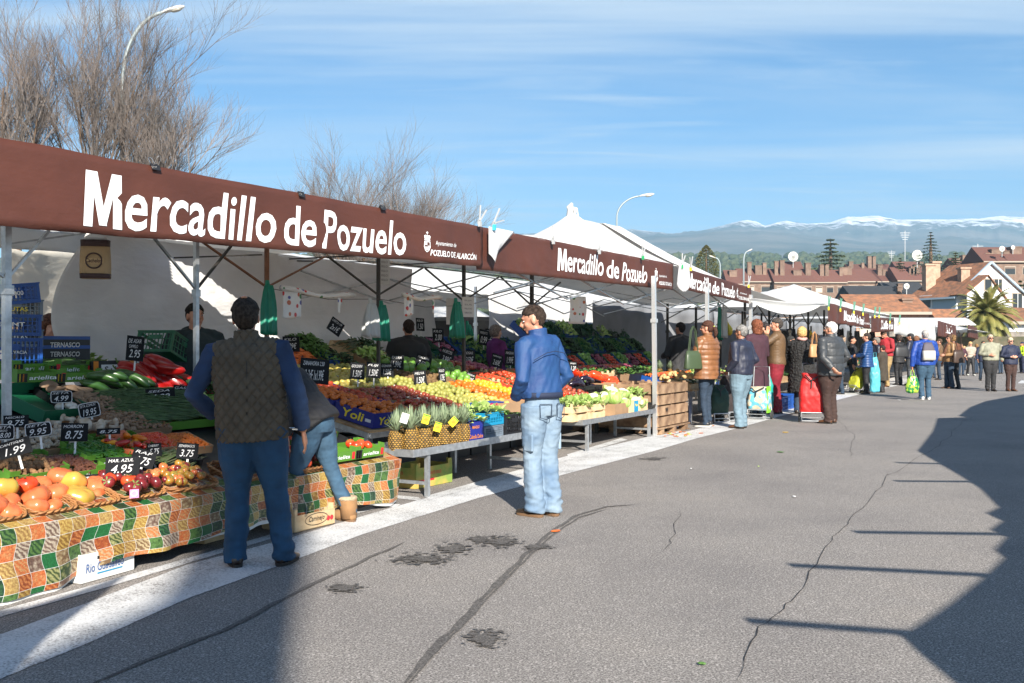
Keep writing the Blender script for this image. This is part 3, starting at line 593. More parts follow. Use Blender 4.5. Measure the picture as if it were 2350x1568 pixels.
# parasol added unseen for sharp shade lower left; slab added behind for soft shade
P = occl([(-300, 1430), (60, 1395), (150, 1368), (293, 1318), (244, 1359), (190, 1400), (132, 1444), (66, 1502), (0, 1565), (-300, 1830)], 2.9)
c0 = Vector((-2.5, -2, 0)); m_ = MB(); m_.add([p-c0 for p in P], [tuple(range(len(P)))]); t = thing('sun_blocker', 'unseen added sun parasol standing beside the camera', 'blocker', c0); m_.build('cloth', MC['stall_tarp'], t, solid=.01); q = MB(); q.bar((-.6, -1.5, 0), (-.6, -1.5, 2.9), .05); q.build('pole', galv, t)
hb = 13.0; soft = [(-400, 1700), (0, 1535), (103, 1488), (205, 1450), (352, 1386), (400, 1330), (415, 1300), (520, 1120), (6.6, 6.8, 0), (3.0, 6.95, 0), (3.0, 8.3, 0), (10.9, 8.3, 0), (10.6, 6.9, 0), (8.0, 6.75, 0), (718, 1130), (708, 1300), (690, 1340), (668, 1420), (655, 1568), (640, 2300), (-400, 2600)]
P = occl(soft, hb); c0 = Vector((sum(p.x for p in P)/len(P), sum(p.y for p in P)/len(P), 0)); m_ = MB(); n = len(P)
top = [p-c0 for p in P]; m_.add(top+[p-Vector((0, 0, .25)) for p in top], [tuple(range(n))]+[tuple(reversed(range(n, 2*n)))]+[(i, (i+1) % n, n+(i+1) % n, n+i) for i in range(n)])
t = thing('shade_slab', 'unseen brick coloured slab on a column, added behind the camera for soft shade', 'building', c0); m_.build('roof', mat('shade_slab_brick', (.30, .13, .08), .85, var=.3, vscale=3), t)  # slab added out of view, outlined by the shade it should throw
Q = [p-c0 for p in occl([(430, 1300), (690, 1300), (704, 1129), (540, 1129)], hb-.3)]; q = MB(); q.add([Vector((p.x, p.y, 0)) for p in Q]+Q, [(0, 1, 5, 4), (1, 2, 6, 5), (2, 3, 7, 6), (3, 0, 4, 7)]); q.build('wall', MC['shade_slab_brick'], t)
# ================================================================== goods
INS = {}
def inst(key, build, name, label=None, cat=None, group=None, loc=(0, 0, 0), rot=(0, 0, 0), scale=1):
    """build() -> [(part, MB, mats, smooth)]; one part = single mesh thing, several = Empty with parts; meshes are shared by the copies"""
    if key not in INS:
        INS[key] = []
        for p, b, ms, s_ in build():
            o = b.build(p, ms, None, smooth=s_); INS[key].append((p, o.data)); bpy.data.objects.remove(o)
    ps = INS[key]; s3 = scale if hasattr(scale, '__len__') else (scale,)*3
    if len(ps) == 1: t = bpy.data.objects.new(name, ps[0][1]); C.objects.link(t); kids = []
    else:
        t = bpy.data.objects.new(name, None); C.objects.link(t); t.empty_display_size = .05
        for p, me in ps: o = bpy.data.objects.new(p, me); C.objects.link(o); o.parent = t
    t.location = loc; t.rotation_euler = rot; t.scale = s3
    return tag(t, label, cat, group)
def fm(name, col, c2=None, rough=.35, **k):
    k['coat'] = k.get('coat', 0)*.4; rough = max(rough, .28)
    return mat(name, col, rough, col2=c2 or tuple(c*.75 for c in col), vscale=k.pop('vs', 14), **k)
orange_ = fm('orange_peel', (.62, .16, .012), (.50, .10, .008), .45, bump=.15, bscale=160, coat=.1)
redap = fm('red_apple', (.22, .015, .015), (.36, .10, .04), .3, coat=.3); yelap = fm('yellow_apple', (.45, .36, .06), (.52, .42, .12), .35, coat=.2)
persim = fm('persimmon', (.50, .07, .02), (.38, .03, .015), .35, coat=.2); pear = fm('pear', (.24, .26, .05), (.32, .29, .08), .5); kiwi = fm('kiwi', (.13, .075, .03), (.18, .11, .05), .9, bump=.2, bscale=200)
lemon = fm('lemon', (.62, .40, .02), (.50, .30, .02), .4, bump=.1, bscale=120); greenf = fm('green_fruit', (.10, .24, .03), (.17, .34, .06), .35, coat=.3, vs=25)
tomr = fm('red_tomato', (.60, .03, .012), (.68, .09, .02), .18, coat=.5, vs=12); tomo = fm('orange_tomato', (.60, .15, .055), (.52, .12, .04), .22, coat=.5, vs=9, vdet=1); tomg = fm('green_tomato', (.24, .19, .03), (.45, .10, .02), .22, coat=.5, vs=14); tomp = fm('dark_tomato', (.10, .012, .016), (.22, .02, .02), .18, coat=.6)
tomy = fm('yellow_tomato', (.56, .26, .05), (.34, .28, .04), .2, coat=.5, vs=9)
redpep = fm('red_pepper', (.42, .012, .01), (.28, .006, .006), .15, coat=.7, vs=5); orpep = fm('orange_pepper', (.80, .33, .01), (.72, .12, .01), .18, coat=.6, vs=8); aub = mat('aubergine', (.012, .006, .016), .12, coat=.8)
stem = mat('green_stem', (.10, .17, .03), .6); cuke = fm('courgette', (.025, .075, .02), (.05, .13, .03), .3, vs=18, coat=.3); potato = fm('potato', (.55, .38, .17), (.42, .27, .11), .7, bump=.15, bscale=40)
banana = fm('banana', (.72, .52, .04), (.50, .50, .06), .4, vs=8); mushw = fm('white_mushroom', (.62, .55, .45), (.42, .32, .22), .7, vs=20); mushb = fm('brown_mushroom', (.32, .22, .14), (.20, .12, .07), .8, vs=20)
beanm = fm('bean_green', (.035, .075, .022), (.065, .125, .04), .5, vs=14); leafm = fm('leaf_green', (.045, .12, .02), (.10, .22, .04), .6, vs=9); leafl = fm('leaf_pale', (.26, .42, .08), (.45, .55, .22), .55, vs=10); leafd = fm('leaf_dark', (.018, .055, .015), (.04, .10, .03), .6, vs=8)
nut = fm('walnut', (.30, .16, .07), (.16, .08, .035), .8, bump=.4, bscale=120); date = fm('date_fruit', (.07, .025, .015), (.12, .05, .03), .35); carrot = fm('carrot', (.72, .18, .03), (.60, .12, .02), .5)
cauli = fm('cauliflower_head', (.80, .76, .60), (.66, .62, .44), .8, bump=.6, bscale=45); onion = fm('red_onion', (.22, .03, .07), (.32, .07, .12), .35)
card = mat('cardboard', (.36, .22, .12), .85, var=.15, vscale=6, bump=.1, bscale=30); wood = mat('crate_wood', (.50, .34, .18), .8, col2=(.30, .18, .09), vscale=7, bump=.4, bscale=16, bstretch=(1, 1, 7)); woodl = mat('poplar_wood', (.66, .50, .30), .75, col2=(.52, .36, .20), vscale=8, bump=.2, bscale=14, bstretch=(1, 1, 6))
blueb = mat('blue_print_card', (.012, .02, .22), .5, var=.1); bluecr = mat('blue_crate', (.012, .075, .32), .4, var=.1); greycr = mat('grey_crate', (.16, .20, .25), .5, var=.1); blackcr = mat('black_crate', (.012, .012, .014), .45); greencr = mat('green_crate', (.01, .13, .06), .4, var=.15)
gbox = mat('green_print_card', (.09, .24, .025), .55, var=.1); yel = mat('yellow_print', (.80, .62, .02), .5); orp = mat('orange_print', (.75, .25, .02), .5); blk = mat('black_print', (.01, .01, .01), .5); redp = mat('red_print', (.6, .02, .03), .5); whitec = mat('white_card', (.70, .70, .68), .7, var=.06)
yelbox = mat('yellow_green_print_card', (.55, .36, .09), .7, col2=(.20, .30, .06), vscale=5); cyanb = mat('cyan_crate', (.01, .25, .45), .4); wickm = mat('wicker', (.36, .17, .06), .6, col2=(.20, .08, .025), vscale=22, coat=.1)
slate = mat('sign_slate', (.008, .009, .011), .8, spec=.2); chalk = mat('chalk_paint', (.60, .60, .60), .7)

def b_ball(m, r=(.035, .035, .033), fn=None, n=12, k=8, stemm=None, dimple=.12):
    def f():
        b = MB(); g = fn or (lambda p: 1 - dimple*max(0, abs(p.z)-.75)/.25)
        b.ball((0, 0, r[2]), r, n, k, fn=g)
        if stemm:
            for a in range(5): q = 1.26*a; b.add([(0, 0, 2*r[2]*.93), (.5*r[0]*math.cos(q-.25), .5*r[0]*math.sin(q-.25), 2*r[2]*.95), (.75*r[0]*math.cos(q), .75*r[0]*math.sin(q), 2*r[2]*.97), (.5*r[0]*math.cos(q+.25), .5*r[0]*math.sin(q+.25), 2*r[2]*.95)], [(0, 1, 2, 3)], 1)
        return [('fruit', b, [m, stemm] if stemm else [m], True)]
    return f
def ribs(nr, am): return lambda p: 1+am*math.cos(nr*math.atan2(p.y, p.x))*(1-abs(p.z))**.3*1 - .22*max(0, p.z-.7)/.3
def b_pepper(m, L=.17, r=.04, bend=.1):
    def f():
        b = MB(); rg = []; n = 12
        for i in range(9):
            t = i/8; rr = r*([.35, .85, 1.0, 1.0, .95, .88, .75, .55, .12][i]); c = Vector((bend*math.sin(t*2)*.3, 0, 0)) + Vector((t*L, 0, 0))
            rg.append([c+Vector((0, rr*math.cos(a)*(1+.13*math.cos(3*a+t)), rr*math.sin(a)*(1+.13*math.cos(3*a+t)))) for a in [2*math.pi*j/n for j in range(n)]])
        b.rings(rg); b.tube([(0, 0, 0), (-.025, 0, .008), (-.04, 0, .02)], [.01, .006, .007], 6, mi=1); return [('pepper', b, [m, stem], True)]
    return f
def b_long(m, L=.2, r=.025, bend=.03, tipf=.4, stemm=None):
    def f():
        b = MB(); P = [(L*t, 0, bend*math.sin(math.pi*t)) for t in (0, .06, .2, .4, .6, .8, .94, 1)]; b.tube(P, [r*.3, r*.75, r*.95, r, r, r*.9, r*.6, r*tipf*.4], 9)
        if stemm: b.tube([(.01, 0, 0), (-.03, 0, .01)], [r*.5, r*.2], 6, mi=1)
        return [('piece', b, [m, stemm] if stemm else [m], True)]
    return f
KIND = {'tangerine': ('tangerine', b_ball(orange_, (.031, .031, .027)), .06), 'orange': ('orange', b_ball(orange_, (.040, .040, .038)), .078), 'red_apple': ('apple', b_ball(redap, (.036, .036, .033), dimple=.3), .07), 'yellow_apple': ('apple', b_ball(yelap, (.040, .040, .036), dimple=.3), .078),
        'persimmon': ('persimmon', b_ball(persim, (.037, .037, .030), stemm=stem), .07), 'pear': ('pear', b_ball(pear, (.034, .034, .045), fn=lambda p: 1 - .38*max(0, p.z)), .066), 'kiwi': ('kiwi', b_ball(kiwi, (.026, .026, .034)), .052), 'lemon': ('lemon', b_ball(lemon, (.034, .034, .042)), .068),
        'green_pepper': ('green_pepper', b_ball(greenf, (.045, .045, .06), fn=ribs(4, .08)), .085), 'tomato': ('tomato', b_ball(tomr, (.036, .036, .031), stemm=stem), .07), 'strawberry': ('strawberry', b_ball(tomr, (.016, .016, .020), stemm=stem), .035), 'red_onion': ('onion', b_ball(onion, (.038, .038, .034)), .075),
        'melon': ('melon', b_ball(greenf, (.07, .07, .075), n=14), .13), 'pomegranate': ('pomegranate', b_ball(redap, (.045, .045, .042)), .09)}
def fill(kind, M, w_, l_, z, label, group, rows=1, jit=.28, heap=.0, skip=.04):
    """fruits in a crate: M world matrix of the crate, w_ along local x, l_ along local y"""
    nm, bf, s_ = KIND[kind]; nx = max(1, int(w_/s_)); ny = max(1, int(l_/s_)); q = M.to_3x3()
    for L in range(rows):
        o = L*.5*s_
        for i in range(nx-L):
            for j in range(ny-L):
                if rnd.random() < skip: continue
                x = (i+.5-(nx-L)/2)*w_/nx+rnd.uniform(-1, 1)*jit*s_; y = (j+.5-(ny-L)/2)*l_/ny+rnd.uniform(-1, 1)*jit*s_
                hz_ = heap*(1-(2*x/w_)**2)*(1-(2*y/l_)**2)
                p = M @ Vector((x, y, z+hz_+L*s_*.65+rnd.uniform(0, .022))); sc_ = rnd.uniform(.82, 1.12)
                inst(kind, bf, nm, label, nm.replace('_', ' '), group, p, (rnd.uniform(-.5, .5), rnd.uniform(-.5, .5), rnd.uniform(0, 6)), sc_)

def open_box(b, w_, l_, h, th=.008, mi=0, z0=0, tabs=0):
    x, y = w_/2, l_/2; b.span((-x, -y, z0), (x, y, z0+th), mi)
    b.span((-x, -y, z0+th), (-x+th, y, z0+h), mi); b.span((x-th, -y, z0+th), (x, y, z0+h), mi); b.span((-x+th, -y, z0+th), (x-th, -y+th, z0+h), mi); b.span((-x+th, y-th, z0+th), (x-th, y, z0+h), mi)
    if tabs:
        for a in (-1, 1):
            for c in (-1, 1): b.span((a*x*.999-a*.002, c*y-c*.002, z0+h), (a*(x-.07), c*(y-.006), z0+h+tabs), mi); b.span((a*x-a*.002, c*(y-.008), z0+h), (a*(x-.006), c*(y-.07), z0+h+tabs), mi)
    return b
def carton(w_=.40, l_=.50, h=.12, m=card, prints=(), tabs=0, name='box'):
    def f():
        b = MB(); open_box(b, w_, l_, h, .007, tabs=tabs); out = [('box_tray', b, [m], False)]
        for (face, s, x, z, sw, sh, pm, bold) in prints:
            q = MB()
            if s == '#':                                   # plain patch
                if face == 'v': q.span((x-w_/2, -l_/2-.0025, z), (x-w_/2+sw, -l_/2-.0005, z+sh))
                else: q.span((-w_/2-.0025, l_/2-x-sw, z), (-w_/2-.0005, l_/2-x, z+sh))
            elif face == 'v': put_text(q, s, (x-w_/2, -l_/2, z), (1, 0, 0), (0, 0, 1), sw, sh, bold, .1, .004)
            else: put_text(q, s, (-w_/2, l_/2-x, z), (0, -1, 0), (0, 0, 1), sw, sh, bold, .1, .004)
            out.append(('print', q, [pm], False))
        return out
    return f
def lattice(w_=.40, l_=.60, h=.20, m=bluecr, n=9, rows=3, hole=True):
    def f():
        b = MB(); x, y = w_/2, l_/2; b.span((-x, -y, 0), (x, y, .008))
        for a in (-1, 1):
            for c in (-1, 1): b.box((a*(x-.012), c*(y-.012), h/2+.006), (.026, .026, h-.004))
            for k in range(1, n): b.box((a*(x-.003), -y+k*l_/n, h/2), (.006, .010, h-.02)); b.box((-x+k*w_/n, a*(y-.003), h/2), (.010, .006, h-.02))
            for k in range(rows+1):
                z = .012+k*(h-.03)/rows; e = .012 if k in (0, rows) else .004
                b.box((a*(x-.0035), 0, z+e/2), (.009, l_-.052, e*1.6)); b.box((0, a*(y-.0035), z+e/2), (w_-.052, .009, e*1.6))
            b.box((a*(x-.002), 0, h*.72), (.008, l_*.34, h*.2)); b.box((0, a*(y-.002), h*.72), (w_*.34, .008, h*.2))
        r_ = MB()
        for a in (-1, 1): r_.box((a*(x-.001), 0, h), (.016, l_+.012, .012)); r_.box((0, a*(y-.001), h), (w_-.02, .016, .012))
        return [('crate_body', b, [m], False), ('rim', r_, [m], False)]
    return f
def woodcrate(w_=.40, l_=.55, h=.16, m=woodl, slats=2, post=.03):
    def f():
        b = MB(); x, y = w_/2, l_/2; b.span((-x+.01, -y+.01, 0), (x-.01, y-.01, .006)); o = []
        hh = h/slats
        for a in (-1, 1):
            for k in range(slats): z = k*hh+hh*.44; b.box((a*(x-.004), 0, z), (.007, l_-.002, hh*.78)); b.box((0, a*(y-.004), z+.001), (w_-.018, .007, hh*.78))
        q = MB()
        for a in (-1, 1):
            for c in (-1, 1): q.box((a*(x-.022), c*(y-.022), h/2+.012), (post, post, h+.02))
        return [('slats', b, [m], False), ('corner_post', q, [m], False)]
    return f
def Mat(loc, rz=0, rx=0, ry=0): return Matrix.Translation(Vector(loc)) @ Matrix.Rotation(rz, 4, 'Z') @ Matrix.Rotation(rx, 4, 'X') @ Matrix.Rotation(ry, 4, 'Y')
def place(key, build, name, label, cat, group, M): return inst(key, build, name, label, cat, group, M.to_translation(), M.to_euler())
def heap_mb(n, w_, l_, h, fn, seed=1):
    r = random.Random(seed); b = MB()
    for i in range(n):
        x, y = r.uniform(-.5, .5)*w_, r.uniform(-.5, .5)*l_; z = h*(1-(2*x/w_)**2*.7)*(1-(2*y/l_)**2*.7)*r.uniform(.6, 1.0); fn(b, x, y, z, r)
    return b
def leafy(b, x, y, z, r, s=.05, up=.6):
    a = r.uniform(0, 6.28); t = r.uniform(.1, 1.2)*up; d = Vector((math.cos(a)*math.cos(t), math.sin(a)*math.cos(t), math.sin(t))); q = d.cross(Vector((0, 0, 1))).normalized()*s*.35; L = s*r.uniform(.7, 1.4); p = Vector((x, y, z)); n_ = Vector((0, 0, 1))*s*.15
    b.add([p, p+d*L*.5+q+n_, p+d*L+Vector((0, 0, -s*.1)), p+d*L*.5-q+n_], [(0, 1, 2, 3)])
def stuffed(kind, M, w_, l_, z, label, cat='vegetables', n=200, h=.08, name=None, seed=1, m=None, group=None):
    fn, mm = STF[kind]
    r = heap_mb(n, w_, l_, h, fn, seed); r.v = [(p[0], p[1], p[2]+z) for p in r.v]
    o = r.build(name or kind, m or mm, None, smooth=kind in ('mushrooms', 'walnuts', 'beans', 'potatoes', 'carrots')); o.location = M.to_translation(); o.rotation_euler = M.to_euler(); return tag(o, label, cat, group, 'stuff')
def rod(b, x, y, z, r, L, rad, ang=0, spread=.3, cur=.02, n=5):
    a = ang+r.uniform(-spread, spread); d = Vector((math.cos(a), math.sin(a), r.uniform(-.06, .06))); s_ = Vector((-d.y, d.x, 0))*r.uniform(-1, 1)*cur; p = Vector((x, y, z))
    b.tube([p-d*L/2, p-d*L*.2+s_, p+d*L*.2+s_+Vector((0, 0, .004)), p+d*L/2], [rad*.5, rad, rad, rad*.3], n)
STF = {'green_leaves': (lambda b, x, y, z, r: leafy(b, x, y, z, r, .07), leafm), 'pale_leaves': (lambda b, x, y, z, r: leafy(b, x, y, z, r, .10, .9), leafl), 'dark_leaves': (lambda b, x, y, z, r: leafy(b, x, y, z, r, .08), leafd),
       'beans': (lambda b, x, y, z, r: rod(b, x, y, z, r, .20, .0045, -.35, .28, .02), beanm), 'asparagus': (lambda b, x, y, z, r: rod(b, x, y, z, r, .26, .007, .3, .15, .01), fm('asparagus_green', (.06, .11, .03), (.10, .10, .05), .5)),
       'mushrooms': (lambda b, x, y, z, r: b.ball((x, y, z), [r.uniform(.010, .022)*k for k in (1, 1, .7)], 7, 5, M=Matrix.Rotation(r.uniform(0, 3), 3, 'X')), mushb), 'walnuts': (lambda b, x, y, z, r: b.ball((x, y, z), .019, 7, 5, fn=lambda p: 1+.1*nz(p.x*3+x*40, p.y*3, p.z*3)), nut),
       'dates': (lambda b, x, y, z, r: rod(b, x, y, z, r, .04, .010, r.uniform(0, 3), .3, .003, 6), date), 'chillies': (lambda b, x, y, z, r: rod(b, x, y, z, r, .07, .008, r.uniform(0, 3), .5, .012, 6), fm('chilli_green', (.03, .12, .015), (.07, .2, .02), .25, coat=.4)),
       'carrots': (lambda b, x, y, z, r: rod(b, x, y, z, r, .17, .014, -.4, .3, .008, 7), carrot), 'twigs': (lambda b, x, y, z, r: rod(b, x, y, z, r, .16, .004, .2, .6, .01, 4), wickm),
       'small_tomatoes': (lambda b, x, y, z, r: b.ball((x, y, z), .015, 8, 6), tomr), 'kumquats': (lambda b, x, y, z, r: b.ball((x, y, z), .014, 8, 6), orange_)}
def basket(w_=.42, l_=.34, h=.075):
    def f():
        b = MB(); n = 96; lev = 6
        def pt(s_, z, off):
            fl = 1+.16*z/h; x, y = w_/2*fl*.86+off, l_/2*fl*.86+off; a = 2*math.pi*s_; p = 5; c, t = math.cos(a), math.sin(a); e = (abs(c)**p+abs(t)**p)**(-1/p); return Vector((x*c*e, y*t*e, z))
        for k in range(lev):
            z = .008+k*(h-.012)/(lev-1); b.tube([pt(i/n, z+.002*math.sin(i*.7+k), .004*math.sin(i*math.pi/2.0+k*math.pi)) for i in range(n)]+[pt(0, z, 0)], .0062, 5, cap=False)
        st_ = MB()
        for i in range(24): st_.tube([pt(i/24, 0, 0), pt(i/24, h, 0)], .0045, 4)
        rm = MB()
        for ph in (0, math.pi): rm.tube([pt(i/n, h+.006*math.sin(i*.8+ph), .008*math.cos(i*.8+ph)) for i in range(n)]+[pt(0, h, .008*math.cos(ph))], .0065, 5, cap=False)
        bt = MB(); bt.add([pt(i/24, .004, -.003) for i in range(24)], [tuple(range(24))])
        return [('weave', b, [wickm], True), ('stakes', st_, [wickm], True), ('rim', rm, [wickm], True), ('bottom', bt, [wickm], False)]
    return f
def sign(px, py, wpx, hpx, v, lines, label, yaw=.62, roll=0, border=False, stake=True, lean=.2, surf=None):
    q = PV(px, py, v); p = W(q[0], v, q[1]); d = p.y; w_ = wpx/F*d/math.cos(yaw)*1.0; h = hpx/F*d
    t = thing('price_board', label, 'price board', p, 0, 'handwritten price boards', rot=(-lean, roll, yaw))
    b = MB(); 
    if border:
        b.loft([(0, 0, -.003, w_/2, h/2, 8), (0, 0, .003, w_/2, h/2, 8)], 24, M=Matrix.Rotation(R(90), 3, 'X')); b.build('board', chalk, t); b = MB(); b.loft([(0, 0, -.002, w_/2*.93, h/2*.91, 8), (0, 0, .005, w_/2*.93, h/2*.91, 8)], 24, M=Matrix.Rotation(R(90), 3, 'X')); b.build('slate_face', slate, t)
    else: b.box((0, 0, 0), (w_, .005, h)); b.build('board', slate, t)
    r = random.Random(int(px*7+py)); n = len(lines)
    q = MB()
    if n == 1: put_text(q, lines[0], (-w_*.38, -.003, -h*.3), (1, 0, 0), (0, .0, 1), w_*.76, h*.5, .012, .25, .0035)
    else:
        put_text(q, lines[0], (-w_*.42, -.003, h*.20), (1, 0, .04), (0, 0, 1), w_*.74, h*.17, 0, .25, .0035)
        if n == 3: put_text(q, lines[1], (-w_*.36, -.003, h*.0), (1, 0, .04), (0, 0, 1), w_*.5, h*.13, 0, .2, .0035)
        put_text(q, lines[-1], (-w_*.34, -.003, -h*.38), (1, 0, .03), (0, 0, 1), w_*.66, h*(.32 if n == 3 else .44), .002, .3, .0035)
    q.build('chalk_writing', chalk, t)
    if stake: q = MB(); q.box((w_*.05, .006, -h*.5-.03), (.014, .004, .11)); q.build('stake', whitec, t)
    return t

# ---- surface A (nearest stall) and B (second display)
def plane(a, b, v0): return (lambda v: a+b*(v-v0)), a-b*v0, b
ZA, a0, ab = plane(.40, .335, 5.25); ZB, b0, bb = plane(.60, .225, 5.95)
def PS(px, py, a, b, lift=0):
    k = (px-CX)/F; q = -k*CA+SA; e = (HY-py)/F; d = (a+lift-CH)/(e-b*q); return ((k*SA+CA)*d, q*d, CH+e*d)
PA = lambda px, py, l=0: PS(px, py, a0, ab, l); PB = lambda px, py, l=0: PS(px, py, b0, bb, l)
TA = math.atan(.335); TB = math.atan(.225)
def on(u, v, z, rz=0, tilt=0): return Mat(W(u, v, z), RZ+rz) @ Matrix.Rotation(tilt, 4, 'X')
# sloping display of stall A : boards on legs
t = thing('display_table', 'long sloping display table under the photo printed cloth', 'table', W(5.1, 6.2), RZ, 'display tables'); b = MB(); dx = 2.05
b.add([(-dx, -.95, ZA(5.25)-.03), (dx+.15, -.95, ZA(5.25)-.03), (dx+.15, 1.1, ZA(7.3)-.03), (-dx, 1.1, ZA(7.3)-.03)], [(0, 1, 2, 3)]); b.build('board', blackcr, t, solid=.02)
for x in (-1.9, -.6, .8, 1.75):
    for y in (-.8, .9): q = MB(); q.box((x, y, (ZA(6.2+y)-.05)/2), (.035, .035, ZA(6.2+y)-.05)); q.build('leg', galv, t)
# printed cloth
pc, ntc, bc = mnodes('food_print_cloth'); uvn = N(ntc, 'ShaderNodeUVMap'); sx = N(ntc, 'ShaderNodeSeparateXYZ'); ntc.links.new(uvn.outputs[0], sx.inputs[0])
def mth(op, a, b=None, c=None):
    n = N(ntc, 'ShaderNodeMath', operation=op)
    for i, q in enumerate((a, b, c)):
        if q is None: continue
        if hasattr(q, 'is_output'): ntc.links.new(q, n.inputs[i])
        else: n.inputs[i].default_value = q
    return n.outputs[0]
ys_ = mth('MULTIPLY', sx.outputs[1], 2.2); wv = mth('MULTIPLY', mth('SINE', ys_), .16); xx = mth('ADD', sx.outputs[0], wv)
cbx = N(ntc, 'ShaderNodeCombineXYZ'); ntc.links.new(mth('FLOOR', xx), cbx.inputs[0]); ntc.links.new(mth('FLOOR', sx.outputs[1]), cbx.inputs[1])
wn = N(ntc, 'ShaderNodeTexWhiteNoise', noise_dimensions='2D'); ntc.links.new(cbx.outputs[0], wn.inputs['Vector'])
pal = [(.58, .22, .07), (.52, .36, .10), (.015, .16, .05), (.38, .40, .18), (.56, .48, .30), (.34, .20, .07), (.50, .36, .22), (.015, .06, .02), (.56, .50, .42), (.42, .26, .07), (.04, .14, .05), (.60, .32, .14)]
rA = rampn(ntc, wn.outputs['Value'], [(i/12, c) for i, c in enumerate(pal)], 'CONSTANT')
pal2 = [(.30, .07, .02), (.24, .13, .03), (.012, .14, .04), (.03, .07, .02), (.20, .12, .06), (.58, .42, .16), (.62, .20, .06), (.10, .22, .06), (.16, .10, .08), (.60, .44, .14), (.01, .05, .025), (.58, .16, .05)]
rB = rampn(ntc, wn.outputs['Value'], [(i/12, c) for i, c in enumerate(pal2)], 'CONSTANT')
vo = N(ntc, 'ShaderNodeTexVoronoi'); vo.inputs['Scale'].default_value = 3.6; ntc.links.new(uvn.outputs[0], vo.inputs['Vector'])
wvt = N(ntc, 'ShaderNodeTexWave', bands_direction='DIAGONAL'); wvt.inputs['Scale'].default_value = 1.6; wvt.inputs['Distortion'].default_value = 7; wvt.inputs['Detail'].default_value = 2; ntc.links.new(uvn.outputs[0], wvt.inputs['Vector'])
selv = mth('GREATER_THAN', N(ntc, 'ShaderNodeTexWhiteNoise', noise_dimensions='2D').outputs['Value'], .5)
sw_ = N(ntc, 'ShaderNodeSeparateColor'); ntc.links.new(wn.outputs['Color'], sw_.inputs[0]); sel = mth('GREATER_THAN', sw_.outputs[1], .45)
vd = mth('MULTIPLY', vo.outputs['Distance'], 1.5); fm1 = N(ntc, 'ShaderNodeMix', data_type='FLOAT'); ntc.links.new(sel, fm1.inputs[0]); ntc.links.new(vd, fm1.inputs[2]); ntc.links.new(wvt.outputs['Fac'], fm1.inputs[3])
mA = mixn(ntc, fm1.outputs[0], rA.outputs[0], rB.outputs[0])
fx, fy = mth('FRACT', xx), mth('FRACT', sx.outputs[1]); ln = mth('MAXIMUM', mth('LESS_THAN', fx, .024), mth('LESS_THAN', fy, .024))
nq_ = nzn(ntc, uvn.outputs[0], 9, 6, .75); rq_ = rampn(ntc, nq_.outputs[0], [(.32, (.35, .28, .22)), (.52, (.68, .64, .58)), (.7, (1.05, 1.03, 1.0))]); mA = mixn(ntc, 1., mA.outputs[2], rq_.outputs[0], 'MULTIPLY')
mL = mixn(ntc, ln, mA.outputs[2], (.55, .56, .55)); ntc.links.new(mL.outputs[2], bc.inputs['Base Color']); bc.inputs['Roughness'].default_value = .5; bc.inputs['Coat Weight'].default_value = .1
def clothA(u0, u1, vv, pts, label, ny=.092):
    """hanging cloth: pts = bottom edge as picture points"""
    bot = [(PV(x, y, vv)[0], max(.02, PV(x, y, vv)[1])) for x, y in pts]; c = W((u0+u1)/2, vv); L = u1-u0
    def P(a, s_):
        u = u0+L*a; z1 = ZA(5.25)+.01; z0 = ip(bot, u); z = z1+(z0-z1)*s_; y = -.03-.035*s_*math.sin(u*7.3+1)-.02*s_*math.sin(u*17)-.05*s_*nz(u*2.2, 1)
        if s_ < .04: y += .0
        return Vector((u-(u0+u1)/2, y, z))
    b = MB(); b.grid(lambda a, s_: P(a, s_), int(L*40), 16); b.uv = [(u0/ny+x*L/ny, -y*.40/ny*(1+.0*x)) for x, y in b.uv]
    bk = MB(); bk.grid(lambda a, s_: P(a, s_)+Vector((0, .012, -.012*s_-.018*s_*(math.sin(a*9)))), int(L*20), 8); bk.uv = None
    t = thing('tablecloth', label, 'tablecloth', c, RZ, 'photo printed tablecloths'); b.build('printed_face', pc, t, smooth=True); bk.build('white_backing', whitec, t, smooth=True)
    tp = MB(); tp.grid(lambda a, s_: Vector(((a-.5)*L, -.03+s_*.25, ZA(5.25+s_*.25-.03)+.012)), int(L*10), 3); tp.uv = [(u0/ny+x*L/ny, y*.25/ny) for x, y in tp.uv]; tp.build('top_face', pc, t, smooth=True)
clothA(2.9, 5.86, 5.17, [(-60, 1430), (10, 1405), (60, 1382), (130, 1355), (200, 1310), (260, 1282), (350, 1265), (430, 1250), (520, 1215), (600, 1195)], 'food photo tablecloth at left, its hem hanging crooked over the white box')
clothA(5.9, 7.3, 5.24, [(560, 1205), (650, 1190), (700, 1178), (790, 1160), (870, 1154), (890, 1152)], 'food photo tablecloth with square corner beside the steel pineapple table')
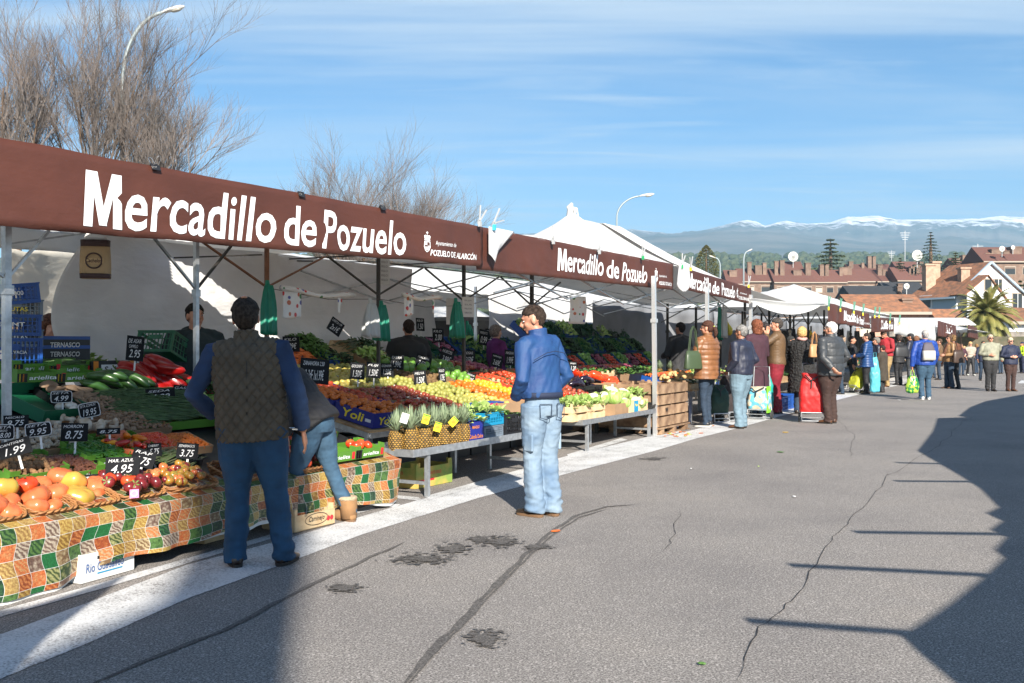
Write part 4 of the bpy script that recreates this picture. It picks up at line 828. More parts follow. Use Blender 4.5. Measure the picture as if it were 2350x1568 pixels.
# ---- front row baskets with tomatoes
fr_b = []
for i, (x0, x1, lab) in enumerate([(-75, 50, 'wicker basket of huge tomatoes at the left picture edge'), (58, 165, 'wicker basket of big orange tomatoes, second along the cloth'), (172, 262, 'wicker basket under the yellow tomatoes'), (266, 368, 'wicker basket of dark purple tomatoes with the pink tag'), (374, 490, 'wicker basket of small olive tomatoes beside the man in the quilted vest'), (520, 640, 'wicker basket half hidden by the bending woman'), (668, 742, 'wicker basket of ribbed tomatoes behind the bent leg')]):
    ua, ub = PV(x0, 1180, 5.3)[0], PV(x1, 1180, 5.3)[0]; w_ = ub-ua; u = (ua+ub)/2; v = 5.40; M = on(u, v, ZA(v)-.012, 0, TA)
    place('basket', basket(), 'wicker_basket', lab, 'basket', 'wicker baskets along the front', M).scale = (w_/.42, 1, 1); fr_b.append((u, v, w_, M))
bigt = [b_ball(tomo, (.062, .058, .045), fn=ribs(7, .035), n=36, k=14), b_ball(tomy, (.066, .062, .05), fn=ribs(5, .05), n=36, k=14), b_ball(tomr, (.056, .055, .045), fn=ribs(6, .03), n=32, k=14, stemm=stem)]
KINDS_T = [('big_tomato_orange', 0), ('big_tomato_yellow', 1), ('big_tomato_red', 2)]
def bt(px, py, k, s_, label, v=5.42, rot=None):
    q = PV(px, py, v); inst(KINDS_T[k][0], bigt[k], 'beefsteak_tomato', label, 'tomato', 'huge ribbed tomatoes in the front baskets', W(q[0], v, q[1]-.06*s_), rot or (rnd.uniform(-.4, .7), rnd.uniform(-.4, .4), rnd.uniform(0, 6)), s_*1.3)
for a in [(8, 1120, 1, 1.0, 'greenish yellow giant tomato cut by the left picture edge', 5.5), (34, 1150, 0, 1.0, 'orange giant tomato in the leftmost basket, right of the yellow one', 5.4), (12, 1172, 0, 1.0, 'orange giant tomato lowest at the left edge', 5.36), (63, 1110, 2, .95, 'red giant tomato with green stem at left', 5.55), (92, 1138, 0, 1.15, 'largest orange giant tomato in the second basket', 5.42), (80, 1164, 0, 1.0, 'orange giant tomato low in the second basket above its rim', 5.34),
          (100, 1108, 0, .9, 'orange giant tomato behind the largest one', 5.6), (132, 1128, 0, .95, 'orange giant tomato left of the green shouldered one', 5.45), (135, 1092, 0, 1.05, 'brownish giant tomato topmost of the heap with a round sticker', 5.6), (162, 1105, 1, 1.0, 'bright yellow giant tomato on top of the heap', 5.5), (175, 1138, 1, 1.05, 'green shouldered yellow giant tomato at the basket front', 5.4), (127, 1160, 0, .85, 'orange giant tomato low between the second and third basket', 5.34),
          (218, 1112, 0, 1.1, 'dull orange giant tomato right of the yellow heap', 5.5), (225, 1136, 0, .85, 'small dull orange giant tomato at the basket corner', 5.4), (45, 1130, 0, .8, 'shaded orange giant tomato behind the first basket', 5.6), (-25, 1150, 0, 1, 'orange giant tomato outside the left edge', 5.4), (190, 1122, 0, .8, 'orange giant tomato behind the green shouldered one', 5.58)]: bt(*a[:5], v=a[5])
def heapb(i, kind, m, r_, n, lab, grp, cols=None):
    u, v, w_, M = fr_b[i]
    for k in range(n):
        x = rnd.uniform(-.40, .40)*w_; y = rnd.uniform(-.13, .13); z = .055+.035*(1-(2*x/w_)**2)+rnd.uniform(0, .02); key, mm = (cols[k % len(cols)] if cols else (kind, m))
        inst(key, b_ball(mm, (r_, r_, r_*.88), stemm=stem, n=14, k=9), 'tomato', lab, 'tomato', grp, M @ Vector((x, y, z)), (rnd.uniform(-1, 1), rnd.uniform(-1, 1), rnd.uniform(0, 6)), rnd.uniform(.85, 1.1))
heapb(3, '', None, .042, 20, 'dark purple tomato in the basket with the pink tag', 'dark purple tomatoes', [('tp', tomp), ('tp', tomp), ('tp', tomp), ('tr', tomr)])
heapb(4, '', None, .030, 38, 'small olive and red tomato in the basket by the quilted vest', 'small olive tomatoes', [('tg', tomg), ('tg', tomg), ('tg2', tomo), ('tg', tomg), ('td', tomp)])
heapb(5, '', None, .040, 16, 'red tomato in the basket behind the man', 'red tomatoes', [('tr4', tomr)])
heapb(6, '', None, .045, 9, 'ribbed dark red tomato behind the bent leg', 'ribbed dark red tomatoes', [('tp', tomp), ('tr', tomr)])
tg = thing('tag_card', 'pink square tag with white ring clipped to the basket', 'tag', W(*((lambda q: (q[0], 5.17, q[1]))(PV(308, 1133, 5.17)))), RZ-.5); q = MB(); q.box((0, 0, 0), (.055, .002, .055)); q.build('card', mat('pink_card', (.75, .25, .5), .6), tg); q = MB(); q.tube([(.018*math.cos(a), -.003, .018*math.sin(a)) for a in [i*.393 for i in range(17)]], .004, 4); q.build('ring_print', chalk, tg)
# ---- second row of stall A
def gcrate(u, v, z, lab, rz=0, tilt=TA, w_=.36, l_=.30, h=.07, pm=None, key='ariel'):
    M = on(u, v, z, rz, tilt); place(key+f'{w_:.2f}', carton(w_, l_, h, gbox, [('v', 'arielita', .10, .02, w_*.55, .032, white, .015), ('v', '#', .0, .004, .085, h*.9, blk, 0), ('v', '#', .015, .008, .012, h*.8, yel, 0), ('v', '#', .045, .008, .012, h*.8, orp, 0), ('v', '#', w_-.05, .01, .035, h*.75, redp, 0)], tabs=.03), 'fruit_tray', lab, 'tray', 'green printed fruit trays', M); return M
def boxat(px, py, lift, fn, label, **k):
    u, v, z = PA(px, py, lift); return fn(u, v, ZA(v)+.01, label, **k)
M = boxat(55, 1085, .02, gcrate, 'green tray of walnuts at the left edge', w_=.42); stuffed('walnuts', M, .40, .28, .05, 'walnuts heaped in the green tray at left', n=160, h=.05, name='walnuts')
M = boxat(150, 1082, .02, gcrate, 'green tray of dark dates beside the walnuts', w_=.36); stuffed('dates', M, .34, .28, .05, 'dark dates in the green tray beside the walnuts', 'dates', n=260, h=.04, name='dates')
M = boxat(222, 1050, .02, gcrate, 'green tray of small green chillies', w_=.42); stuffed('chillies', M, .40, .28, .05, 'small green chillies heaped in a green tray', n=320, h=.06, name='green_chillies'); MCH = M
M = boxat(275, 1035, .02, gcrate, 'green tray of snack peppers in red and orange', w_=.38)
for k in range(26):
    key, mm = [('op', orpep), ('rp', redpep), ('op', orpep), ('rp2', tomo)][k % 4]; L = .11
    inst(key+'s', b_pepper(mm, L, .022), 'snack_pepper', 'small red or orange pepper in the green tray of peppers', 'pepper', 'small peppers in the green tray', M @ Vector((rnd.uniform(-.17, .1), rnd.uniform(-.13, .13), .06+rnd.uniform(0, .05))), (rnd.uniform(-.2, .2), rnd.uniform(-.3, .2), rnd.uniform(-3, 3)))
for px, lab, kd in ((350, 'cardboard tray of red vine tomatoes behind the slate boards', 'small_tomatoes'), (415, 'cardboard tray of kumquats against the quilted vest', 'kumquats')):
    u, v, z = PA(px, 1030, .0); M = on(u, v, ZA(v)+.01, 0, TA); place('gt', carton(.36, .30, .06, card), 'fruit_tray', lab, 'tray', 'cardboard trays on the first table', M); stuffed(kd, M, .34, .28, .04, lab.replace('cardboard tray of ', '').replace('red vine', 'red vine'), 'fruit', n=200, h=.04, name=kd)
u, v, z = PA(395, 1062, 0); M = on(u, v, ZA(v)+.01, 0, TA); place('blt', carton(.34, .26, .05, blackcr), 'fruit_tray', 'black tray of broad beans under the leaning price boards', 'tray', 'black trays on the first table', M); stuffed('asparagus', M, .3, .24, .03, 'broad bean pods in a black tray', n=40, h=.03, name='bean_pods')
# ---- third row: mushrooms, beans, green tray
def lowtray(px, py, w_, l_, h, m, key, lab, rz=0, lift=.0):
    u, v, z = PA(px, py, lift); M = on(u, v, ZA(v)+.012, rz, TA); place(key, carton(w_, l_, h, m), 'produce_tray', lab, 'tray', 'produce trays on the first table', M); return M
M = lowtray(95, 1028, .52, .34, .05, card, 'mt1', 'cardboard tray of pale oyster mushrooms at left'); stuffed('mushrooms', M, .48, .32, .04, 'pale small mushrooms heaped at left', n=300, h=.06, name='white_mushrooms', m=mushw, seed=5)
M = lowtray(30, 1005, .40, .3, .05, card, 'mt0', 'cardboard tray of brown mushrooms at the left edge'); stuffed('mushrooms', M, .38, .28, .04, 'brown mushrooms at the left edge', n=200, h=.05, name='brown_mushrooms', seed=6)
M = lowtray(185, 1000, .50, .30, .05, wickm, 'mt2', 'brown tray of cut king mushrooms in the middle')
for k in range(16):
    inst('king', lambda: [('mushroom', (lambda b: (b.tube([(0, 0, 0), (.03, 0, .004), (.075, 0, .006)], [.02, .016, .019], 9), b.ball((.09, 0, .006), (.018, .036, .036), 10, 7), b)[-1])(MB()), [mushw], True)], 'king_mushroom', 'thick stemmed king mushroom lying in the brown tray', 'mushroom', 'thick stemmed mushrooms', M @ Vector((rnd.uniform(-.2, .2), rnd.uniform(-.12, .12), .07)), (rnd.uniform(-.2, .2), rnd.uniform(-.2, .2), rnd.uniform(0, 6)), rnd.uniform(.8, 1.3))
M = lowtray(285, 985, .62, .36, .05, card, 'mt3', 'cardboard tray of dried mushrooms and twigs'); stuffed('mushrooms', M, .6, .34, .04, 'brown wild mushrooms heaped before the beans', n=420, h=.07, name='wild_mushrooms', seed=8); stuffed('twigs', M, .6, .34, .06, 'brown straw lying over the mushrooms', 'straw', n=60, h=.05, name='straw')
M = lowtray(245, 950, .46, .42, .06, blackcr, 'mt4', 'black tray of small brown mushrooms'); stuffed('mushrooms', M, .42, .38, .05, 'small brown mushrooms in the black tray', n=420, h=.06, name='small_mushrooms', seed=9)
M = lowtray(170, 925, .46, .40, .06, blackcr, 'mt5', 'black tray of big oyster mushrooms beside the green tray')
for k in range(14):
    inst('oyster', lambda: [('mushroom', MB().ball((0, 0, .02), (.065, .075, .016), 14, 7, fn=lambda p: 1+.12*math.cos(3*math.atan2(p.y, p.x))), [mushb], True)], 'oyster_mushroom', 'broad flat oyster mushroom in the black tray', 'mushroom', 'broad oyster mushrooms', M @ Vector((rnd.uniform(-.18, .18), rnd.uniform(-.16, .16), .05+k*.003)), (rnd.uniform(-.5, .5), rnd.uniform(-.5, .5), rnd.uniform(0, 6)), rnd.uniform(.7, 1.1))
M = lowtray(90, 940, .50, .60, .10, greencr, 'gtray', 'deep green plastic tray with white mushrooms in its lower corner', rz=.15)
for k in range(12): inst('champ', lambda: [('mushroom', MB().ball((0, 0, .02), (.03, .03, .024), 12, 8), [mat('champignon', (.75, .70, .62), .6)], True)], 'button_mushroom', 'white button mushroom in the corner of the green tray', 'mushroom', 'white button mushrooms', M @ Vector((rnd.uniform(.05, .22), rnd.uniform(-.27, -.12), .03+rnd.uniform(0, .03))), (rnd.uniform(-.6, .6), rnd.uniform(-.6, .6), 0), rnd.uniform(.85, 1.15))
u, v, z = PA(368, 952, 0); M = on(u, v, ZA(v)+.01, 0, TA); place('beanbox', carton(.98, .70, .07, gbox), 'produce_tray', 'wide green tray heaped with flat green beans', 'tray', 'produce trays on the first table', M); stuffed('beans', M, .96, .68, .07, 'long flat green beans heaped left of the quilted vest', n=1100, h=.08, name='green_beans', seed=3)
for i, (u, v, kd, lab) in enumerate([(6.35, 5.9, 'small_tomatoes', 'cherry tomatoes'), (6.85, 5.95, 'walnuts', 'walnuts'), (6.3, 6.4, 'pale_leaves', 'salad leaves'), (6.85, 6.45, 'carrots', 'carrots'), (6.6, 6.95, 'dark_leaves', 'dark leaves')]):
    M = on(u, v, ZA(v)+.01, 0, TA); place('gt2', carton(.44, .40, .07, gbox), 'produce_tray', 'green tray of '+lab+' behind the man in the quilted vest', 'tray', 'produce trays on the first table', M); stuffed(kd, M, .42, .38, .05, lab+' in the tray behind the quilted vest', n=180, h=.06, name=kd)
# back shelf of stall A
t = thing('display_shelf', 'dark raised shelf behind the beans and mushrooms', 'shelf', W(5.6, 7.6), RZ); b = MB(); b.span((-2.2, -.35, .88), (1.9, .75, .93)); b.build('board', blackcr, t)
for x in (-2, 1.8): q = MB(); q.box((x, 0, .44), (.04, .04, .86)); q.build('leg', galv, t)
def PVw(px, py, v): u, z = PV(px, py, v); return u, v, z
for i, (px, py) in enumerate([(30, 900), (110, 898), (230, 897), (330, 897), (410, 895)]):
    u, v, z = PVw(px, py, 7.25); place('bk', lattice(.58, .4, .16, blackcr, 14, 4), 'black_crate', ['black plastic crate at the far left under the green trays', 'black plastic crate under the avocado trays', 'black crate under the courgettes', 'black crate under the red peppers', 'black crate with white gaps by the quilted man'][i], 'crate', 'black plastic crates at the back of the first table', on(u, 7.35, .91))
for i, (px, py) in enumerate([(70, 866), (155, 866), (60, 845), (135, 848)]):
    u, v, z = PVw(px, py, 7.25+.28*(i > 1)); M = gcrate(u, v, z-.02, ['green avocado tray with bee stripes at front left', 'green avocado tray with bee stripes, right of the pair', 'green tray behind the left avocado tray', 'green tray of beans behind the right avocado tray'][i], 0, .1, .44, .30, .075)
    if i == 3: stuffed('beans', M, .4, .26, .06, 'green beans in the tray behind the avocado boxes', n=120, h=.05, name='green_beans')
u, v, z = PVw(272, 868, 7.3); place('sw', carton(.48, .3, .15, blackcr, [('v', '#', .02, .0, .05, .15, orp, 0), ('v', '#', .40, .0, .05, .15, orp, 0), ('v', '#', .10, .04, .26, .08, white, 0), ('v', 'S · W', .13, .055, .2, .05, blk, .03)]), 'black_box', 'black printed box with orange stripes behind the courgettes', 'box', None, on(u, 7.5, z))
for i in range(12):
    px = 200+i*10; u, v, z = PVw(px, 868-abs(i-7)*-1.5 - (12 if i % 2 else 0), 7.05+.03*(i % 3)); inst('cou', b_long(cuke, .26, .036, .03, .8, stem), 'courgette', 'dark green courgette piled on the black crate', 'courgette', 'courgettes beside the red peppers', W(u-.05, v, z), (rnd.uniform(-.3, .3), rnd.uniform(.1, .5), RZ-.6+rnd.uniform(-.5, .5)))
for i, (px, py) in enumerate([(262, 838), (285, 825), (300, 838), (318, 830), (338, 820), (352, 832), (315, 852), (335, 858), (350, 862), (362, 845), (376, 852), (390, 858), (405, 855), (420, 862), (372, 865), (350, 870), (392, 868), (345, 810)]):
    u, v, z = PVw(px, py, 7.2); inst('rpb', b_pepper(redpep, .20, .052, .3), 'red_pepper', 'big glossy red pepper in the shaded pile behind the beans', 'pepper', 'big red peppers in the shade', W(u-.06, v+rnd.uniform(-.1, .1), z-.03), (rnd.uniform(-1, 1), .35+rnd.uniform(-.2, .3), RZ-.7+rnd.uniform(-.4, .4)), rnd.uniform(.9, 1.15))
# blue crate tower at far left
for i, (py, m_, k_, rz, lab, wr) in enumerate([(845, bluecr, 'b5', 0, 'solid blue crate at the bottom of the tower', .24), (797, greycr, 'b4', .05, 'grey blue lattice crate second from the bottom of the tower', .14), (771, bluecr, 'b3', -.1, 'dark blue crate in the middle of the tower', .17), (736, greycr, 'b2', .04, 'grey lattice crate with yellow print near the top of the tower', .17), (702, bluecr, 'b1', -.1, 'bright blue crate with handle hole tilted on top of the tower', .16)]):
    u, v, z = PVw(10, py, 7.6); M = on(u, 7.7, z, rz-.2) @ Matrix.Rotation(.0 if i != 4 else -.12, 4, 'Y'); place(k_, lattice(.56, .42, wr, m_, 16, 4), 'plastic_crate', lab, 'crate', 'stacked crates at the left picture edge', M)
    q = MB(); put_text(q, ['CAJA VACIA', 'FRUTAS', 'SAINT', 'FRUTAS', 'SAT 2000'][i], (-.05, -.212, wr*.45), (1, 0, 0), (0, 0, 1), .2, .035, .01, 0, .004); q2 = q.build('print', [white, white, white, yel, white][i], None); q2.parent = bpy.data.objects[-1] if 0 else [o for o in C.objects if o.get('label') == lab][0]
for i, py in enumerate((826, 805)):
    u, v, z = PVw(116, py, 8.0); place('tern', carton(.55, .36, .13, blackcr, [('v', '#', .0, .10, .55, .03, bluecr, 0), ('v', 'TERNASCO', .14, .03, .3, .045, whitec, .02)]), 'meat_box', ['dark printed box below its twin right of the crate tower', 'dark printed box on top of its twin right of the crate tower'][i], 'box', 'dark printed boxes', on(u, 8.0, z))
u, v, z = PVw(183, 830, 8.3); b = heap_mb(220, .4, .4, .22, STF['green_leaves'][0], 4); o = b.build('leafy_greens', leafl, None, loc=W(u, 8.3, z-.1)); tag(o, 'bright green leaves behind the avocado trays', 'vegetables', None, 'stuff')
u, v, z = PVw(385, 830, 8.0); place('gcr', lattice(.6, .4, .22, greencr, 10, 3), 'plastic_crate', 'green plastic crate tilted beside the young vendor', 'crate', None, on(u, 8.0, z, .3) @ Matrix.Rotation(.35, 4, 'Y'))
# boxes on the ground under stall A
u, v = GUV(240, 1325); place('rio', carton(.42, .28, .17, whitec, [('v', 'Rio Guadalfeo', .03, .055, .30, .055, mat('blue_ink', (.06, .12, .3), .6), .008), ('v', '#', .12, .125, .09, .018, blk, 0), ('v', '#', .29, .11, .09, .05, chalk, 0), ('v', '#', .12, .035, .2, .008, cyanb, 0)]), 'white_box', 'white printed fruit box on the ground under the left cloth hem', 'box', None, on(u, v+.12, .005, .1))
for i, (px, py, m_, w_, h) in enumerate([(405, 1262, blackcr, .5, .12), (470, 1245, blackcr, .45, .14), (515, 1245, woodl, .3, .15), (340, 1280, blackcr, .5, .12)]):
    u, v = GUV(px, py); place(f'ub{i}', carton(w_, .35, h, m_), 'crate', ['black crate on the ground under the cloth', 'second black crate on the ground nearer the quilted man', 'wooden crate on the ground beside the quilted man', 'black crate on the ground right of the white box'][i], 'crate', None, on(u, v+.25, .005, .05*i))
u, v = GUV(720, 1215); place('cami', woodcrate(.46, .34, .15, woodl, 1), 'wooden_crate', 'light wooden tomato crate on the ground before the bending woman', 'crate', None, on(u+.02, v+.17, .005, -.02)); 
q = MB(); put_text(q, 'Caminejo', (-.08, -.175, .05), (1, 0, 0), (0, 0, 1), .18, .05, .005, .3, .003); q.tube([(.01+.13*math.cos(a), -.176, .075+.045*math.sin(a)) for a in [i*.3 for i in range(22)]], .002, 4); o = q.build('print', blk, None); o.parent = [x for x in C.objects if x.get('label', '').startswith('light wooden tomato crate')][0]
q = MB(); 
for x in (.15, .19): q.ball((x, -.173, .06), (.02, .002, .02), 12, 6)
o2 = q.build('tomato_print', redp, None); o2.parent = o.parent
# two green trays of red tomatoes on the right end of table A
for i, (px, py) in enumerate([(770, 1040), (838, 1026)]):
    q = PV(px, py, 5.32); M = gcrate(q[0], 5.42, ZA(5.3)+.06, ['green tray of red tomatoes beside the bent leg', 'green tray of tomatoes at the very end of the first table'][i], 0, .12, .40, .30, .08)
    for k in range(14 if i == 0 else 6): inst('tr3', b_ball(tomr, (.045, .045, .038), stemm=stem, n=18, k=10), 'tomato', 'shiny red tomato in the green tray by the bent leg' if i == 0 else 'red tomato in the end tray of the first table', 'tomato', 'shiny red tomatoes in green trays', M @ Vector((rnd.uniform(-.16, .16), rnd.uniform(-.11, .11), .05+(.05 if k > 8 else 0)+rnd.uniform(0, .02))), (rnd.uniform(-1, 1), rnd.uniform(-1, 1), 0), rnd.uniform(.85, 1.1))
# price boards of stall A
for a in [(141, 911, 40, 28, 6.7, ['SETA', '4.99'], 'white edged price board reading 4.99 by the oyster mushrooms', .5, 0, True), (205, 941, 38, 34, 6.4, ['SETA COMUN', '19.95'], 'white edged price board reading 19.95 over the small mushrooms', .6, -.15, True), (37, 967, 46, 28, 6.1, ['NISCALO', '9.75'], 'black price board reading 9.75 at left', .5, 0, False), (88, 986, 50, 32, 5.95, ['SETA', '9.95'], 'white edged price board reading 9.95', .45, -.1, True), (10, 992, 36, 36, 5.95, ['SETA', 'CARDO', '18.00'], 'white edged price board reading 18.00 at the left edge', .5, 0, True), (171, 992, 50, 42, 5.9, ['MORRON', '8.75'], 'upright black price board reading 8.75 beside king mushrooms', .5, .06, False), (249, 990, 44, 14, 5.9, ['8.75'], 'low black price board reading 8.75 lying on the mushrooms', .5, 0, False),
          (34, 1028, 62, 38, 5.6, ['CANTIÑAS', '1.99'], 'black price board reading 1.99 tilted over the walnuts', .45, -.25, False), (281, 1070, 66, 42, 5.4, ['MAR. AZUL', '4.95'], 'large sunlit price board reading MAR. AZUL 4.95', .42, .02, False), (329, 1052, 46, 40, 5.6, ['RAF', '6.75'], 'tilted black price board reading RAF 6.75', .5, .35, False), (354, 1032, 28, 30, 5.75, ['CHERRY', '5.75'], 'small black price board reading 5.75 behind the tilted one', .5, 0, False), (430, 1035, 44, 36, 5.6, ['ESPARRAGOS', '3.75'], 'black price board reading ESPARRAGOS 3.75', .4, .12, False), (368, 907, 56, 30, 6.6, ['SEDA', '4.99'], 'black price board reading 4.99 standing in the green beans', .5, -.03, False), (415, 900, 30, 32, 6.8, ['GAS', '4.49'], 'black price board half behind the quilted man', .5, .1, False), (203, 1098, 44, 18, 5.55, ['BUENO'], 'low black board reading BUENO behind the giant tomatoes', .5, 0, False), (310, 800, 32, 58, 7.0, ['DE ASAR', 'CAMPELO', '2.95'], 'tall black price board reading 2.95 over the red peppers', .6, .12, False)]:
    sign(*a[:7], yaw=a[7], roll=a[8], border=a[9])

# ================================================================== stall B : slope of crates running back from the street
t = thing('display_table', 'sloping steel and wood display table carrying the rows of fruit crates', 'table', W(10.4, 7), RZ, 'display tables'); b = MB(); y0, y1 = 5.95-7, 8.15-7
b.add([(-2.6, y0, ZB(5.95)-.025), (2.7, y0, ZB(5.95)-.025), (2.7, y1, ZB(8.15)-.025), (-2.6, y1, ZB(8.15)-.025)], [(0, 1, 2, 3)]); b.build('board', wood, t, solid=.03)
q = MB(); q.bar((-2.6, y0, ZB(5.95)-.06), (-2.6, y1, ZB(8.15)-.06), .03, .05); q.bar((-2.6, y0-.01, ZB(5.95)-.06), (2.7, y0-.01, ZB(5.95)-.06), .03, .05); q.build('rail', galv, t)
for x in (-2.58, -1, .8, 2.6):
    for y in (y0+.04, .4): q = MB(); q.box((x, y, (ZB(7+y)-.06)/2), (.045, .045, ZB(7+y)-.06)); q.build('leg', galv if y < 0 else dsteel, t)
yoli = lambda: carton(.44, .50, .15, blueb, [('u', 'Yoli', .10, .035, .28, .085, yel, .02), ('u', '#', .40, .05, .07, .03, chalk, 0), ('v', 'Yoli', .08, .03, .25, .08, yel, .02)])()
rowsB = [('yoli', yoli, ['tangerine', 'tangerine', 'tangerine', 'lemon'], 'blue printed box', blueb), ('bl1', carton(.44, .5, .11, blueb), ['tangerine', 'persimmon', 'persimmon', 'yellow_apple'], 'blue card tray', None), ('ca1', carton(.44, .5, .10, card), ['persimmon', 'red_apple', 'yellow_apple', 'yellow_apple'], 'cardboard tray', None), ('wc1', carton(.44, .5, .10, whitec), ['red_apple', 'red_apple', 'pear', 'yellow_apple'], 'white card tray', None),
         ('ca2', carton(.44, .5, .10, card), ['pear', 'pear', 'pear', 'pear'], 'cardboard tray', None), ('bc1', carton(.44, .5, .09, blackcr), ['yellow_apple', 'pear', 'kiwi', 'kiwi'], 'black tray', None), ('wd1', woodcrate(.44, .5, .10, woodl, 1), ['orange', 'orange', 'kiwi', 'melon'], 'wooden crate', None), ('wd1', woodcrate(.44, .5, .10, woodl, 1), ['lemon', 'lemon', 'green_pepper', 'melon'], 'wooden crate', None),
         ('wd1', None, ['lemon', 'strawberry', 'strawberry', 'green_pepper'], 'wooden crate', None), ('gr1', carton(.44, .5, .09, greencr), ['tomato', 'persimmon', 'strawberry', 'pomegranate'], 'green tray', None), ('wd1', None, ['pomegranate', 'tomato', 'persimmon', 'red_onion'], 'wooden crate', None)]
ordn = ['front', 'second', 'third', 'rear']
for i, (key, bf, kinds, nm, _) in enumerate(rowsB):
    u = 8.08+.465*i
    for j in range(4):
        v = 6.2+.52*j; M = on(u, v, ZB(v)+.004, rnd.uniform(-.02, .02), TB); k = kinds[j]; h = .15 if key == 'yoli' else .1; kn = KIND[k][0].replace('_', ' ')
        lab = f'{nm} of {k.replace("_", " ")}s, {ordn[j]} in {["first", "second", "third", "fourth", "fifth", "sixth", "seventh", "eighth", "ninth", "tenth", "eleventh"][i]} row from the pineapples'
        place(key, bf, 'fruit_crate', lab, 'crate', 'fruit crates on the second display', M)
        (fill if k != 'strawberry' else (lambda *a, **q_: stuffed('small_tomatoes', M, .42, .48, .06, 'small red strawberries in the '+lab, 'fruit', n=150, h=.05, name='strawberries')))(k, M, .42, .48, h-.045 if key != 'yoli' else .11, f'{kn} in the {ordn[j]} {nm} of row {["one", "two", "three", "four", "five", "six", "seven", "eight", "nine", "ten", "eleven"][i]}', f'{kn}s in the fruit crates', 1 if k != 'strawberry' else 1, heap=.025)
# vegetables behind row one, on a rear shelf
t = thing('display_shelf', 'rear shelf with tilted vegetable crates under the grey tarpaulin', 'shelf', W(9.6, 8.55), RZ); b = MB(); b.span((-1.9, -.3, 1.02), (2.2, .35, 1.05)); b.build('board', wood, t)
for x in (-1.8, 2.1): q = MB(); q.box((x, 0, .51), (.04, .04, 1.0)); q.build('leg', dsteel, t)
for i, (px, py, k, m_, lab) in enumerate([(672, 822, 'carrots', card, 'carrots in the sun behind the lemons'), (715, 815, 'green_leaves', bluecr, 'leafy turnip tops in a blue crate'), (770, 832, 'dark_leaves', card, 'dark leaves in an open carton'), (800, 800, 'asparagus', woodl, 'green asparagus heaped in a wooden crate'), (828, 800, 'dark_leaves', woodl, 'thin green garlic shoots'), (845, 825, 'pale_leaves', card, 'round pale green cabbages sprouts'), (700, 790, 'green_leaves', blackcr, 'green stalks in a black crate')]):
    v = 8.3+.3*(py < 810); q = PV(px, py, v); M = on(q[0], v, q[1]-.12, .0, .45); place('vs'+m_.name, carton(.5, .42, .16, m_), 'vegetable_crate', 'tilted crate holding '+lab, 'crate', 'tilted vegetable crates', M); stuffed(k, M, .46, .38, .12, lab, n=160 if 'leaves' in k else 60, h=.12, seed=i, name=k)
# rear displays (dark) under stall 2
def rear(u0, u1, v0, z0, dz, n, tiers, labs, mats, kinds, seed=0, tl=.65):
    r = random.Random(seed)
    for tt in range(tiers):
        for i in range(n):
            u = u0+(u1-u0)*(i+.5)/n; v = v0+tt*.42; z = z0+tt*dz; M = on(u, v, z, r.uniform(-.05, .05), tl); m_ = mats[(i+tt) % len(mats)]; k = kinds[(i*3+tt*5+seed) % len(kinds)]
            place('rr'+m_.name, carton((u1-u0)/n*.97, .44, .14, m_) if 0 else carton(.56, .44, .14, m_), 'vegetable_crate', f'{labs}, {["lowest", "second", "third", "top"][tt]} tier, {["one", "two", "three", "four", "five", "six", "seven", "eight", "nine", "ten"][i]} from left', 'crate', labs+'s', M)
            if k in STF: stuffed(k, M, .52, .40, .10, f'{k.replace("_", " ")} in the {labs}, {["lowest", "second", "third", "top"][tt]} tier', n=110 if 'leaves' in k else 70, h=.10, seed=i+tt*7, name=k)
            else: fill(k, M, .5, .38, .07, f'{KIND[k][0]} in a {labs[5:]}, {["lowest", "second", "third", "top"][tt]} tier', f'{KIND[k][0]}s in the rear crates', 1, heap=.03)
rear(13.2, 17.4, 9.3, 1.0, .32, 7, 2, 'rear tilted crate behind the woman in purple', [blackcr, bluecr, greencr], ['dark_leaves', 'green_leaves', 'dark_leaves', 'red_onion', 'pale_leaves'], 2)
rear(17.6, 23.0, 8.9, .98, .34, 9, 3, 'steep rear crate of greens right of the man in blue', [blackcr, greencr, bluecr], ['dark_leaves', 'green_leaves', 'green_pepper', 'dark_leaves', 'green_leaves', 'red_onion', 'pale_leaves', 'dark_leaves', 'tomato'], 5, .75)
rear(13.6, 18.4, 7.1, .80, .07, 8, 2, 'low dark crate between the red peppers and the greens', [blackcr, card, blackcr], ['red_onion', 'tomato', 'dark_leaves', 'pomegranate', 'red_onion', 'green_leaves'], 8, .2)
t = thing('display_table', 'dark tables carrying the crates of the second stall', 'table', W(18, 8.2), RZ, 'display tables'); b = MB(); b.span((-4.6, -1.3, .72), (.6, -.1, .76)); b.build('board', wood, t); b = MB(); b.span((-4.8, .7, .86), (5.2, 1.4, .9)); b.build('rear_board', wood, t)
for x in (-4.4, -2, .4, 3, 5): q = MB(); q.box((x, .9, .43), (.05, .05, .86)); q.build('leg', dsteel, t)
